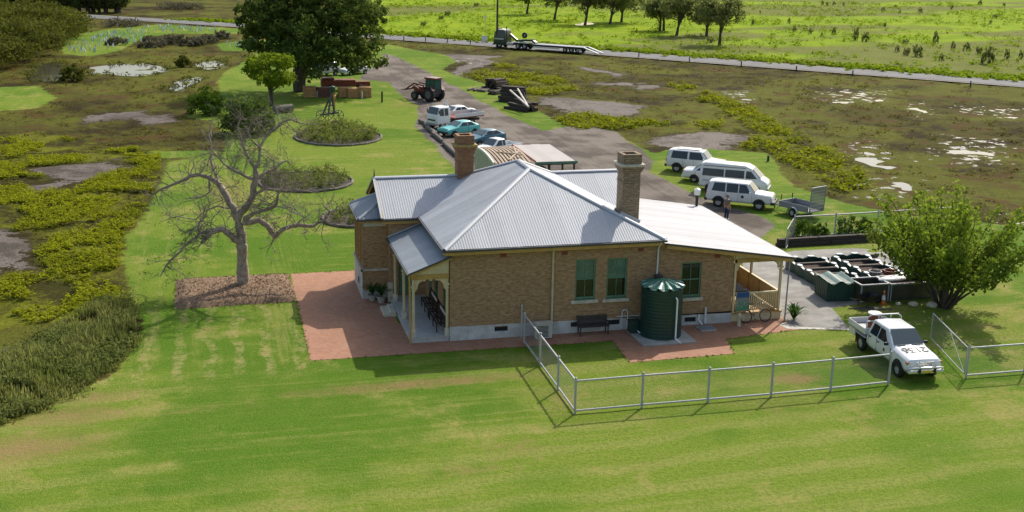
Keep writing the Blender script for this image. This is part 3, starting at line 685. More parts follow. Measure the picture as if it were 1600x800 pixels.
wall('front_wall', (0, 0, 0), (1, 0, 0), (0, 1, 0), 14.36, .55, lambda a: (4.5 if a <= 10.3 else lean_z(a)-.08), WINS, M_brick)
# plinth stands 25 mm proud
wall('plinth', (-.02, -.03, 0), (1, 0, 0), (0, 1, 0), 14.42, -.05, lambda a: plz(a), VENTS, M_render, .18)
mb = MB(); mb.poly([(-.02, -.03, plz(0)), (14.4, -.03, plz(14.4)), (14.4, .01, plz(14.4)+.02), (-.02, .01, plz(0)+.02)]); mb.build('plinth_cap', M_render, house)
for a, b, c, d in VENTS:
    mb = MB(); mb.box((a-.01, .08, c-.01), (b+.01, .12, d+.01)); gv = mb.build('subfloor_vent', M_dark, house)
    mb = MB()
    for k in range(1, 8): mb.box((a+(b-a)*k/8-.012, .05, c), (a+(b-a)*k/8+.012, .075, d))
    mb.build('grille', M_gutter, gv)
wall('west_wall', (0, 6.75, 0), (0, -1, 0), (1, 0, 0), 6.75, .0, 4.5, [(1.0, 2.0, .3, 2.75), (2.6, 3.6, 1.2, 3.0), (4.9, 5.9, 1.2, 3.0)], M_brick)
wall('wing_front_wall', (-1.86, 6.75, 0), (1, 0, 0), (0, 1, 0), 1.86, 0, 4.45, [(.45, 1.35, .3, 2.75)], M_brick)
wall('wing_west_wall', (-1.86, 12.4, 0), (0, -1, 0), (1, 0, 0), 5.65, 0, lambda a: 4.5, [], M_brick)
mb = MB(); mb.add([(-1.86, 6.75, 4.5), (-1.86, 12.45, 4.5), (-1.86, 9.6, 5.9)], [(0, 1, 2)]); mb.build('gable', M_brick_red, house)
wall('north_wall', (11.2, 12.4, 0), (-1, 0, 0), (0, -1, 0), 13.06, 0, 4.5, [], M_brick)
mb = MB(); mb.poly([(14.36, 0, 0), (14.36, 11.0, 0), (14.36, 11.0, 3.78), (14.36, 0, 3.78)]); mb.build('porch_wall', M_brick, house)
mb = MB(); mb.poly([(10.2, 11.0, 0), (14.36, 11.0, 0), (14.36, 11.0, 3.78), (10.2, 11.0, 4.35)]); mb.poly([(11.2, 6.5, 3.8), (11.2, 12.4, 3.8), (11.2, 9.6, 5.9)]); mb.build('rear_wall', M_brick, house)
# quoin edge strip, corner stop of front wall under the porch
mb = MB(); mb.bar((-2.22, wy0-.02, wz-.06), (-2.22, wyr, wr-.06), .05, .2); mb.bar((-2.22, wy1+.02, wz-.06), (-2.22, wyr, wr-.06), .05, .2); mb.build('bargeboard', M_ochre, house)
mb = MB(); mb.tube([(-2.24, wyr, wr-.5), (-2.24, wyr, wr+.1), (-2.24, wyr, wr+.5)], [.05, .045, .01], 6); mb.build('finial', M_gutter, house)
mb = MB(); mb.lathe([(.36, 0), (.36, .03)], 20, 'x', (-1.90, 9.6, 5.0)); mb.build('gable_vent', M_dark, house)
# bay window
wall('bay_front_wall', (-3.2, 7.42, 0), (1, 0, 0), (0, 1, 0), 1.34, 0, 4.25, [], M_brick)
wall('bay_back_wall', (-1.86, 10.9, 0), (-1, 0, 0), (0, -1, 0), 1.34, 0, 4.25, [], M_brick)
bw = wall('bay_side_wall', (-3.2, 10.9, 0), (0, -1, 0), (1, 0, 0), 3.48, 0, 4.25, [(.25, 1.05, 1.7, 3.95), (1.3, 2.2, 1.7, 3.95), (2.42, 3.25, 1.7, 3.95)], M_brick)
mb = MB(); mb.box((-3.24, 7.39, 0), (-3.205, 10.92, 1.45)); mb.build('bay_plinth', M_render, house)
mb = MB(); mb.box((-3.235, 7.38, 0), (-1.87, 7.415, .5)); mb.build('bay_plinth', M_render, house)
mb = MB(); mb.box((-3.30, 7.33, 1.53), (-1.87, 7.41, 1.64)); mb.box((-3.30, 7.33, 1.53), (-3.21, 10.98, 1.64)); mb.build('bay_sill_band', M_sill, house)
mb = MB(); mb.box((-3.12, 7.385, 3.92), (-1.95, 7.412, 4.18)); mb.build('bay_lintel', M_sill, house)
mb = MB(); mb.box((-3.26, 8.7, .5), (-3.243, 9.1, .8)); mb.build('subfloor_vent', M_dark, house)
def window(O, A, N, w, h, upper=None, bars=1, sill=True, frame=M_green, rev=.1, bar_up=1):
    """sash window: frame > upper and lower panes, glazing bars, sill"""
    O = Vector(O); A = Vector(A); N = Vector(N); Z = Vector((0, 0, 1))
    def bx(mb, a, b, c, d, e, f):
        p = [O+A*x+N*y+Z*zz for zz in (c, d) for y in (e, f) for x in (a, b)]
        mb.add(p, [(0, 1, 3, 2), (4, 6, 7, 5), (0, 4, 5, 1), (2, 3, 7, 6), (0, 2, 6, 4), (1, 5, 7, 3)])
    m = MB(); t = .075
    bx(m, 0, t, 0, h, rev-.05, rev+.03); bx(m, w-t, w, 0, h, rev-.05, rev+.03); bx(m, t, w-t, h-t, h, rev-.05, rev+.03); bx(m, t, w-t, 0, .11, rev-.05, rev+.03); bx(m, t, w-t, h*.5-.03, h*.5+.03, rev-.03, rev+.03)
    f = m.build('window', frame, house)
    for lo, hi, up in ((.11, h*.5-.03, 0), (h*.5+.03, h-t, 1)):
        nb = bar_up if up else bars
        m = MB(); bx(m, t, w-t, lo, hi, rev+.012, rev+.02); m.build('pane', (upper if up and upper else M_glass), f)
        for k in range(nb):
            c = t+(w-2*t)*(k+1)/(nb+1); m = MB(); bx(m, c-.014, c+.014, lo, hi, rev-.012, rev+.011); m.build('glazing_bar', frame, f)
    if sill:
        m = MB(); bx(m, -.2, w+.14, -.19, -.03, -.10, .1); m.build('sill', M_sill, f, bevel=.015)
        m = MB(); bx(m, 0.0, w, -.03, .0, -.04, .1); m.build('sub_sill', frame, f)
    return f
for i, (a, b, c, d) in enumerate(WINS):
    window((a, 0, c), (1, 0, 0), (0, 1, 0), b-a, d-c, M_blind if i < 2 else None)
    m = MB(); m.box((a-.14, -.006, d+.02), (b+.14, .0, d+.16)); m.build('lintel', M_brick, house)
for a, b, c, d in [(2.6, 3.6, 1.2, 3.0), (4.9, 5.9, 1.2, 3.0)]: window((0, 6.75-a, c), (0, -1, 0), (1, 0, 0), b-a, d-c)
for a, b, c, d in [(.25, 1.05, 1.7, 3.95), (1.3, 2.2, 1.7, 3.95), (2.42, 3.25, 1.7, 3.95)]: window((-3.2, 10.9-a, c), (0, -1, 0), (1, 0, 0), b-a, d-c, sill=False, frame=M_ochre, bars=0, bar_up=0)
m = MB(); m.box((-.98+.06, 6.80, .3), (-.08, 6.86, 2.75)); 
dr = MB().box((-1.40, 6.82, .3), (-.52, 6.87, 2.72)).build('door', M_green, house); MB().box((-.62, 6.78, 1.25), (-.57, 6.82, 1.33)).build('handle', M_black, dr)
dr = MB().box((.07, 4.77, .3), (.12, 5.73, 2.72)).build('door', M_green, house); MB().box((.03, 4.85, 1.25), (.07, 4.9, 1.33)).build('handle', M_black, dr)
for x_, z_ in ((2.55, 4.1), (5.55, 4.06), (9.4, 4.03), (13.45, 3.5)):
    m = MB(); m.box((x_-.15, -.02, z_-.09), (x_+.15, .02, z_+.09)); m.build('wall_vent', M_red_vent, house)
# downpipes
def pipe(name, pts, r, mat, par=house, n=8): return MB().tube(pts, r, n).build(name, mat, par, 60)
pipe('downpipe', [(4.97, -.4, 4.47), (4.97, -.2, 4.35), (4.97, -.09, 4.2), (4.97, -.09, .05)], .055, M_pipe)
pipe('downpipe', [(10.30, -.4, 4.47), (10.30, -.25, 4.3), (10.28, -.09, 4.1), (10.26, -.09, 2.75), (10.26, -.6, 2.62)], .045, M_white)
pipe('downpipe', [(-2.0, -.16, 3.4), (-1.94, -.12, 3.2), (-1.9, -.10, .02)], .045, M_ochre)
pipe('downpipe', [(17.4, -.42, 3.28), (17.24, -.3, 3.1), (17.22, -.28, .02)], .04, simple('grey_pipe', (.3, .3, .3), .5))
# ---- chimneys
def chimney(cx, cy, w, zb, zt, mat, rim, red=False):
    h = w/2; m = MB(); m.box((cx-h, cy-h, zb), (cx+h, cy+h, zt-.55)); c = m.build('chimney', mat, house)
    m = MB(); 
    for k in range(3):
        e = h+.045*(k+1); m.box((cx-e, cy-e, zt-.9+.1*k+(.001*k)), (cx+e, cy+e, zt-.8+.1*k))
    m.build('corbel', mat, c)
    m = MB(); e = h+.19; m.box((cx-e, cy-e, zt-.6), (cx+e, cy+e, zt-.48)); m.build('cornice', rim, c, bevel=.02)
    m = MB(); e = h+.03; i = h-.14
    for a, b in (((cx-e, cy-e), (cx+e, cy-i)), ((cx-e, cy+i), (cx+e, cy+e)), ((cx-e, cy-i), (cx-i, cy+i)), ((cx+i, cy-i), (cx+e, cy+i))): m.box((*a, zt-.48), (*b, zt))
    m.build('flue_top', mat, c); m = MB(); m.box((cx-i, cy-i, zt-.48), (cx+i, cy+i, zt-.15)); m.build('flue_opening', M_dark, c)
    m = MB(); e = h+.03; m.box((cx-e, cy-e, zt-1.42), (cx+e, cy+e, zt-1.36)); m.build('string_course', mat, c)
    m = MB(); m.box((cx-h-.05, cy-h-.05, zb), (cx+h+.05, cy+h+.05, zb+.75)); 
    return c
chimney(9.62, 2.72, .90, 4.6, 8.28, M_brick_ch, M_sill)
chimney(2.66, 9.62, .86, 5.3, 8.25, M_brick_red, simple('mossy_stone', (.33, .24, .07), .9, .35, 6))
m = MB()
for s in (-1, 1): m.bar((9.1, 2.72+s*.47, 4.6+(10.53-9.1)*T+.07), (10.14, 2.72+s*.47, 4.6+(10.53-10.14)*T+.07), .05, .16)
m.bar((10.1, 2.2, 4.6+.43*T+.06), (10.1, 3.24, 4.6+.43*T+.06), .06, .12); m.build('chimney_flashing', M_cap, main_roof)
# flue on the lean-to
fl = MB().tube([(16.95, 11.0, 3.35), (16.95, 11.0, 4.15)], .085, 10).build('roof_flue', M_black, house, 60)
MB().lathe([(.16, 4.1), (.2, 4.2), (.2, 4.42), (.1, 4.5), (.02, 4.52)], 12, 'z', (16.95, 11.0, 0)).build('flue_cowl', M_white, fl, 50)
# ---- west verandah
m = MB(); m.box((-1.87, .02, -.02), (-.03, 6.74, .26)); m.build('verandah_floor', M_floor, house, bevel=.02)
m = MB(); m.box((-1.9, -.01, .225), (-.02, 6.74, .275)); m.build('floor_nosing', M_floor, house)
M_post = M_cream
def post(x, y, z0, z1, base=True):
    m = MB(); m.box((x-.06, y-.06, z0), (x+.06, y+.06, z1)); p = m.build('post', M_cream, house, bevel=.02)
    if base: MB().box((x-.11, y-.11, z0), (x+.11, y+.11, z0+.35)).build('post_base', M_stepst, p, bevel=.015)
    zc = z0+(z1-z0)*.80
    m = MB(); m.box((x-.10, y-.10, zc), (x+.10, y+.10, zc+.08)); m.box((x-.085, y-.085, zc-.16), (x+.085, y+.085, zc-.11)); m.build('post_capital', M_cream, p)
    return p
for yy in (.14, 3.0, 5.9): post(-1.72, yy, .27, 3.28)
post(-.12, .14, .27, 3.4)
m = MB(); m.box((-1.80, .07, 3.08), (-.04, .20, 3.32)); m.build('frieze_beam', M_ochre, house)
m = MB(); m.box((-1.79, .2, 3.12), (-1.66, 6.7, 3.32)); m.build('verandah_beam', M_ochre, house)
m = MB(); m.prism([(-1.66, .10, 3.325), (-.04, .10, 3.325), (-.04, .10, 3.98)], (0, .05, 0)); m.build('gable_infill', M_cream, house)
m = MB(); m.bar((-1.86, -.02, ver_z(-1.86)-.11), (-.01, -.02, ver_z(-.01)-.11), .05, .17); m.build('bargeboard', M_ochre, house)
def bracket(x, sx, y=.11, z=3.08, r=.42, th=.05, mat=M_cream, along='x'):
    """fretwork bracket with a curved inner edge"""
    pts = [(0, 0), (r, 0)]+[(r-(r-.06)*math.sin(a)-.0, -(r-.06)*(1-math.cos(a))) for a in [math.pi/2*k/6 for k in range(1, 7)]]+[(0, -r)]
    pts = [(0, 0), (r, 0), (r*.92, -.06), (r*.62, -.10), (r*.36, -.22), (r*.24, -.42), (.05, -r*1.25), (0, -r*1.25)]
    m = MB()
    if along == 'x': m.prism([(x+sx*a, y, z+b) for a, b in pts], (0, th, 0))
    else: m.prism([(y, x+sx*a, z+b) for a, b in pts], (th, 0, 0))
    m.build('bracket', mat, house)
bracket(-1.64, 1); bracket(-.18, -1)
for yy in (.22, 3.08): bracket(yy, 1, -1.745, 3.12, along='y')
for yy in (2.92, 5.82): bracket(yy, -1, -1.745, 3.12, along='y')
for k, x_ in enumerate((-1.2, -.9, -.62)): MB().lathe([(.05, 3.0), (.07, 3.04), (.05, 3.08)], 8, 'z', (x_, .135, 0)).build('drop_ornament', M_cream, house)
m = MB(); m.box((-2.55, 4.15, 0), (-1.92, 5.65, .14)); m.build('step', M_stepst, house, bevel=.02)
m = MB(); m.box((-2.2, 4.25, .14), (-1.92, 5.6, .24)); m.build('step', M_stepst, house, bevel=.02)
# pier of the wing corner
m = MB(); m.box((-2.0, 6.60, 0), (-1.72, 6.745, 1.05)); m.build('pier_base', M_stepst, house, bevel=.02)
# ---- east porch
m = MB(); m.box((14.37, .05, -.02), (17.15, 10.9, .42)); m.build('porch_floor', M_cream, house)
m = MB(); m.box((14.36, .02, .38), (17.2, 10.95, .45)); m.build('porch_deck', M_ochre, house)
for x_, y_ in ((17.0, .1), (17.0, 3.4), (17.0, 6.8), (17.0, 10.6)):
    post(x_, y_, .45, lean_z(17)-.12, False)
post(14.5, .1, .45, lean_z(14.5)-.35, False)
m = MB(); m.box((14.45, .04, lean_z(17)-.34), (17.08, .16, lean_z(17)-.14)); m.build('porch_beam', M_ochre, house)
m = MB(); m.box((16.93, .16, lean_z(17)-.34), (17.06, 10.7, lean_z(17)-.16)); m.build('porch_beam', M_ochre, house)
m = MB(); m.prism([(14.5, .08, lean_z(17)-.135), (16.9, .08, lean_z(17)-.135), (14.5, .08, lean_z(14.5)-.12)], (0, .04, 0)); m.build('gable_infill', M_cream, house)
m = MB(); m.box((14.6, .06, 1.42), (16.93, .15, 1.5)); br = m.build('balustrade', M_cream, house)
MB().box((14.6, .07, .56), (16.93, .14, .62)).build('bottom_rail', M_ochre, br)
for k in range(22):
    x_ = 14.66+k*.104; MB().box((x_-.022, .085, .62), (x_+.022, .125, 1.42)).build('baluster', M_cream, br)
m = MB(); m.box((16.955, .2, .5), (16.995, 10.5, 1.42)); sb = m.build('balustrade', M_cream, house)
m = MB(); m.box((16.92, .2, 1.42), (17.05, 10.5, 1.50)); m.build('top_rail', M_cream, sb)
for k in range(7): MB().box((16.93, .9+k*1.3, .5), (16.953, .96+k*1.3, 1.42)).build('cover_strip', M_ochre, sb)
bracket(16.9, -1, .09, lean_z(17)-.34, .3); bracket(14.58, 1, .09, lean_z(17)-.34, .3)
# plumbing on the wall between tank and porch
pipe('waste_pipe', [(12.95, -.09, .9), (12.95, -.09, .08)], .055, M_white); pipe('waste_pipe', [(12.62, -.06, .55), (12.55, -.2, .3), (12.7, -.35, .1)], .045, M_white)
pipe('standpipe', [(8.55, -.1, .1), (8.55, -.1, .95), (8.6, -.12, 1.05), (8.78, -.12, 1.05), (8.83, -.12, .92), (8.83, -.12, .1)], .025, M_white)
pipe('wall_conduit', [(8.3, -.06, .72), (9.6, -.06, .70)], .02, M_white)
# ------------------------------------------------------------------ vegetation
M_leaf_fig = leafmat('fig_leaf', (.042, .075, .016), (.19, .25, .055), .36)
M_leaf_lime = leafmat('lime_leaf', (.10, .17, .012), (.30, .38, .03), .45)
M_leaf_mid = leafmat('mid_green_leaf', (.04, .085, .008), (.15, .24, .026), .4)
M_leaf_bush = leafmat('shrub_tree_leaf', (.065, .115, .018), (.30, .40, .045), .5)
M_leaf_gum = leafmat('gum_leaf', (.12, .145, .05), (.30, .33, .13), .5)
M_leaf_mang = leafmat('mangrove_leaf', (.055, .068, .012), (.17, .18, .032), .4)
M_leaf_pine = leafmat('plantation_leaf', (.09, .115, .032), (.28, .32, .10), .5)
M_leaf_grey = leafmat('grey_shrub_leaf', (.09, .085, .06), (.21, .19, .14), .35)
M_samph = leafmat('samphire', (.15, .18, .008), (.46, .48, .02), .45)
M_herb = leafmat('marsh_herb', (.095, .075, .022), (.24, .22, .035), .5)
M_padd = leafmat('paddock_grass', (.17, .26, .01), (.31, .40, .02), .45)
M_reed = leafmat('reed', (.12, .16, .03), (.46, .44, .19), .55)
M_garden = leafmat('garden_leaf', (.075, .13, .018), (.30, .31, .10), .5)
M_strap = leafmat('strap_leaf', (.02, .06, .012), (.10, .20, .035), .3)
M_bark = simple('grey_brown_bark', (.19, .15, .115), .9, .35, 3, bump=.8, bscale=14)
M_bark_d = simple('dark_bark', (.075, .06, .046), .9, .35, 3, bump=.8, bscale=12)
M_twig = simple('grey_twig', (.21, .17, .135), .9, .3)
M_bark_pale = simple('pale_lichened_bark', (.34, .275, .215), .9, .4, 4, bump=.6, bscale=18, dirt=(.12, .09, .07), dirtamt=.75)
M_chip = simple('wood_chip', (.24, .15, .085), .95, .4, 9, bump=.8, bscale=26, dirt=(.10, .06, .035), dirtamt=.8)
M_log = simple('weathered_log', (.19, .165, .135), .9, .35, 4, bump=.6, bscale=20, obvar=.35)
M_soil = simple('garden_soil', (.06, .045, .03), .95, .3, 4, bump=.6)

def cat_leaf(parts): 
    V = np.concatenate([p[0] for p in parts]); off = np.cumsum([0]+[len(p[0]) for p in parts[:-1]])
    F = np.concatenate([p[1]+o for p, o in zip(parts, off)]); return V, F, np.concatenate([p[2] for p in parts])
def limb(mb, p, d, length, r, r2, rg, wob=.18, n=5, seg=6, lift=.0):
    pts = [Vector(p)]; d = Vector(d).normalized(); s = length/n
    for i in range(n):
        d = (d+Vector((rg.gauss(0, wob), rg.gauss(0, wob), rg.gauss(0, wob)+lift))).normalized(); pts.append(pts[-1]+d*s)
    mb.tube(pts, [r+(r2-r)*i/n for i in range(n+1)], seg); return pts, d
def grow(mb, p, d, L, r, depth, rg, tips, spread=.8, kids=3, shrink=.68, lift=.03):
    pts, de = limb(mb, p, d, L, r, r*.55, rg, .16, 4, 7 if depth > 1 else 5, lift)
    if depth == 0: tips.append(pts[-1]); return
    for k in range(kids):
        a = pts[-1] if k == 0 else pts[rg.choice((2, 3, 4))]
        nd = (de+Vector((rg.gauss(0, spread), rg.gauss(0, spread), rg.gauss(.1, spread*.6)))).normalized()
        grow(mb, a, nd, L*shrink*rg.uniform(.8, 1.2), r*.55, depth-1, rg, tips, spread, kids, shrink, lift)
    if depth == 1: tips.append(pts[-1])

def make_tree(name, label, base, h, mat, seed, trunk_h=.35, depth=3, kids=3, clump_r=.7, per=26, leaf=.22, lean=(0, 0, 1), r=None, group=None, cat='tree', bark=None, spread=.8, squash=.75, keep=1.0):
    rg = random.Random(seed); ng = np.random.default_rng(seed)
    t = thing(name, label, cat, tuple(base), 0, group)
    mb = MB(); tips = []; r = r or h*.03
    grow(mb, (0, 0, -.15), lean, h*trunk_h, r, depth, rg, tips, spread, kids)
    # stretch to the wanted height
    zt = max(p.z for p in tips); k = (h-clump_r*.6)/zt
    mb.v = [(x*k, y*k, zz*k) for x, y, zz in mb.v]; mb.build('trunk', bark or M_bark_d, t, 60)
    C = np.array([tuple(p*k) for p in tips]); C = C[ng.random(len(C)) < keep]
    rad = clump_r*(.6+.8*ng.random(len(C)))
    V, F, tn = clumps(C, rad, per, leaf, ng, .1, squash)
    fast_mesh('crown', V, F, mat, tn, t); return t

# --- the big dark fig tree
def big_tree():
    b = G(468, 143); t = thing('fig_tree', 'huge dense dark-green tree behind the parked vehicles, cut by the top edge', 'tree', tuple(b))
    rg = random.Random(3); ng = np.random.default_rng(3); mb = MB(); tips = []
    for k in range(4):
        a = k*1.6; mb.tube([(0, 0, -.2), (.25*math.cos(a), .25*math.sin(a), 1.6), (.9*math.cos(a)+.8, .9*math.sin(a), 4.2), (3.2*math.cos(a)+1.6, 3.2*math.sin(a), 7.5)], [.75, .6, .42, .2], 9)
    mb.build('trunk', M_bark_d, t, 60)
    # lobed crown: clumps over the outer shell of eight overlapping domes
    right = Vector((CR[0], CR[1], 0)).normalized(); C = []; rad = []
    fwd = Vector((-right.y, right.x, 0))
    lobes = [(1.6, 0, 8.5, 6.2), (-2.6, -1, 7.6, 4.6), (-4.2, 1.0, 5.2, 3.4), (6.0, .5, 7.0, 4.6), (7.8, -1, 4.9, 2.9), (2.5, -3.2, 7.2, 4.9), (3.5, 1, 12.0, 4.7), (-1.5, 2, 11.8, 4.4), (5.5, -2.2, 10.5, 3.8), (1.6, -5.0, 4.9, 3.2), (-3.6, -2.4, 10.2, 3.2), (5.6, -4.0, 5.2, 3.0), (8.0, 1.5, 9.0, 2.8), (-5.2, 0, 8.4, 2.4)]
    for lx, ly, lz, lr in lobes:
        c = right*lx+fwd*ly+Vector((0, 0, lz)); n = int(lr*lr*3.0)
        d = ng.normal(size=(n, 3)); d /= np.linalg.norm(d, axis=1)[:, None]
        q = np.array(c)+d*(lr*(.60+.46*ng.random(n)))[:, None]*np.array([1, 1, .85]); q = q[q[:, 2] > 1.0]
        C.append(q); rad.append(np.full(len(q), .95)*(.55+.75*ng.random(len(q))))
    C = np.concatenate(C); rad = np.concatenate(rad)
    V, F, tn = clumps(C, rad, 44, .46, ng, .1, .75)
    fast_mesh('crown', V, F, M_leaf_fig, tn, t)
big_tree()

def lobed_tree(name, label, base, h, cr, mat, seed, lean=0., zc=.66, nl=9, per=26, leaf=.36, crad=.55, dens=1.6, group=None, squash=.8, r=None, low=.18, bark=None, lobe=.42):
    """tapered leaning trunk, limbs that reach into leaf lobes, and clumps over the lobes with gaps between"""
    rg = random.Random(seed); ng = np.random.default_rng(seed); t = thing(name, label, 'tree', tuple(base), 0, group); mb = MB(); r = r or h*.034
    tp = [Vector((lean*h*.0, 0, -.2)), Vector((lean*h*.10, rg.uniform(-.1, .1), h*.16)), Vector((lean*h*.22, rg.uniform(-.15, .15), h*.34)), Vector((lean*h*.3, 0, h*.5))]
    mb.tube(tp, [r*1.35, r, r*.8, r*.5], 8); C = []; RR = []
    for k in range(nl):
        a = 2*math.pi*k/nl+rg.uniform(-.4, .4); q = math.sqrt(rg.uniform(.12, 1)); lz = h*(zc+rg.uniform(-.26, .24)*(1.1-.4*q)); c = Vector((math.cos(a)*cr*q*.72+lean*h*.3, math.sin(a)*cr*q*.72, lz)); lr = cr*lobe*rg.uniform(.75, 1.2)
        s0 = tp[rg.choice((1, 2, 2, 3))]; mid = (s0+c)/2+Vector((rg.uniform(-.3, .3), rg.uniform(-.3, .3), h*.05)); mb.tube([s0, mid, c+Vector((0, 0, lr*.5))], [r*.5, r*.32, r*.1], 6)
        for j in range(3): e = c+Vector((rg.gauss(0, lr*.5), rg.gauss(0, lr*.5), rg.gauss(lr*.2, lr*.3))); mb.tube([mid, (mid+e)/2+Vector((0, 0, .15)), e], [r*.2, r*.14, r*.06], 4)
        n = max(6, int(lr*lr*dens*6)); d = ng.normal(size=(n, 3)); d /= np.linalg.norm(d, axis=1)[:, None]; P = np.array(c)+d*(lr*(.45+.6*ng.random(n)))[:, None]*np.array([1, 1, squash]); C.append(P[P[:, 2] > h*low])
    mb.build('trunk', bark or M_bark_d, t, 60); C = np.concatenate(C); V, F, tn = clumps(C, crad*(.5+.9*ng.random(len(C))), per, leaf, ng, .1, .75); fast_mesh('crown', V, F, mat, tn, t); return t

# --- bare tree in the mulch bed
def bare_tree():
    base = G(380.6, 447); t = thing('bare_tree', 'bare pale-barked tree with spreading crooked limbs standing in the mulch bed', 'tree', tuple(base))
    nf = np.array([CF[0], CF[1], 0]); nf /= np.linalg.norm(nf); rg = random.Random(12)
    def W(cx, cy, off):
        x = 200+cx/2.353; y = 160+cy/2.353
        d = CF+CR*(x-800)/FPX-CU*(y-400)/FPX; q = base+nf*off
        k = ((q-CC)@nf)/(d@nf); return Vector(tuple(CC+d*k-base))
    mb = MB(); tw = MB(); ends = []
    limbs = [([(425, 690), (424, 655), (421, 600), (420, 545), (418, 510)], .225, .185, 0, 0), ([(418, 512), (410, 465), (402, 430)], .18, .15, 0, 0),
        ([(418, 516), (380, 490), (345, 465), (310, 476), (285, 500), (270, 518)], .13, .07, 0, -1.2), ([(310, 476), (262, 482), (235, 505), (185, 555), (140, 600), (118, 640)], .06, .02, -.7, -2.0), ([(285, 500), (255, 470), (262, 440), (290, 400)], .05, .02, -1, -.6),
        ([(424, 440), (480, 432), (515, 456), (540, 496), (570, 466), (620, 450), (680, 455), (722, 434), (742, 402), (715, 372)], .13, .03, 0, 1.2), ([(620, 450), (650, 425), (600, 400), (570, 380)], .04, .015, .7, 1.5), ([(722, 434), (770, 445), (800, 430)], .025, .01, 1, 1.2),
        ([(402, 432), (390, 390), (365, 350), (335, 300), (300, 276), (230, 270), (180, 296), (120, 320), (82, 345)], .15, .025, 0, 1.5), ([(335, 300), (316, 250), (308, 185), (298, 120), (310, 75)], .06, .015, .6, 2.0), ([(230, 270), (242, 235), (238, 205)], .03, .012, 1.2, 1.4), ([(300, 276), (300, 330), (260, 350), (210, 355)], .04, .015, .8, .2),
        ([(402, 432), (432, 388), (460, 340), (470, 285), (466, 240)], .15, .09, 0, -.4), ([(466, 240), (442, 200), (422, 150), (402, 92), (425, 40)], .07, .012, -.4, -1.6), ([(466, 240), (482, 225), (486, 165), (512, 120), (562, 76), (600, 62), (640, 78), (700, 75)], .07, .012, -.4, .8), ([(470, 285), (430, 270), (382, 246), (332, 202), (304, 172)], .07, .015, -.3, -2.0),
        ([(470, 285), (495, 264), (540, 246), (582, 214), (598, 232)], .07, .02, -.3, 1.0), ([(486, 165), (455, 140), (440, 100), (470, 60), (520, 30)], .035, .01, 0, -1.0),
        ([(428, 428), (460, 408), (500, 396), (545, 380), (552, 335), (580, 300), (630, 290)], .09, .015, 0, -1.6), ([(545, 380), (600, 385), (640, 410)], .03, .012, -1.1, -1.9), ([(460, 340), (500, 320), (560, 325), (620, 320), (690, 330), (770, 290)], .045, .01, -.2, -.2), ([(390, 390), (330, 380), (250, 430), (190, 420), (120, 440)], .04, .01, .2, 2.2)]
    def twigs(p, d, L, r, dep):
        pts, de = limb(tw, p, d, L, r, r*.5, rg, .3, 3, 3, .02)
        if dep == 0: ends.append(pts[-1]); return
        for k in range(rg.choice((2, 3, 3))):
            nd = (de+Vector((rg.gauss(0, .8), rg.gauss(0, .8), rg.gauss(.05, .6)))).normalized()
            twigs(pts[rg.choice((1, 2, 3))], nd, L*rg.uniform(.5, .8), r*.62, dep-1)
    for pts, r0, r1, o0, o1 in limbs:
        k = len(pts); P = [W(cx, cy, o0+(o1-o0)*i/max(1, k-1)) for i, (cx, cy) in enumerate(pts)]
        # knobbly: insert jittered midpoints
        Q = []; RR = []
        for i in range(k-1):
            Q.append(P[i]); RR.append(1.45*(r0+(r1-r0)*i/(k-1))); L = (P[i+1]-P[i]).length
            Q.append((P[i]+P[i+1])/2+Vector((rg.gauss(0, .05*L), rg.gauss(0, .05*L), rg.gauss(0, .05*L)))); RR.append(1.45*(r0+(r1-r0)*(i+.5)/(k-1))*rg.uniform(.88, 1.2))
        Q.append(P[-1]); RR.append(r1)
        if r0 > .2: RR[0] *= 1.5; RR[1] *= 1.2
        mb.tube(Q, RR, 9)
        if r0 < .2:
            for i in range(2, len(Q)):
                for _ in range(2):
                    d = Vector((rg.gauss(0, 1), rg.gauss(0, 1), rg.gauss(.25, .8))).normalized()
                    twigs(Q[i], d, rg.uniform(.6, 1.2), min(.028, RR[i]*.5), 2 if r0 > .1 else 3)
    mb.build('trunk', M_bark_pale, t, 60); tw.build('twigs', M_twig, t, 60, recalc=False)
    ng = np.random.default_rng(4); E_ = np.array([tuple(e) for e in ends]); m = (E_[:, 2] < 3.4) & (E_[:, 0] < -1)
    V, F, tn = clumps(E_[m][::2], np.full(len(E_[m][::2]), .16), 5, .07, ng); fast_mesh('sparse_leaves', V, F, M_leaf_mid, tn, t)
bare_tree()
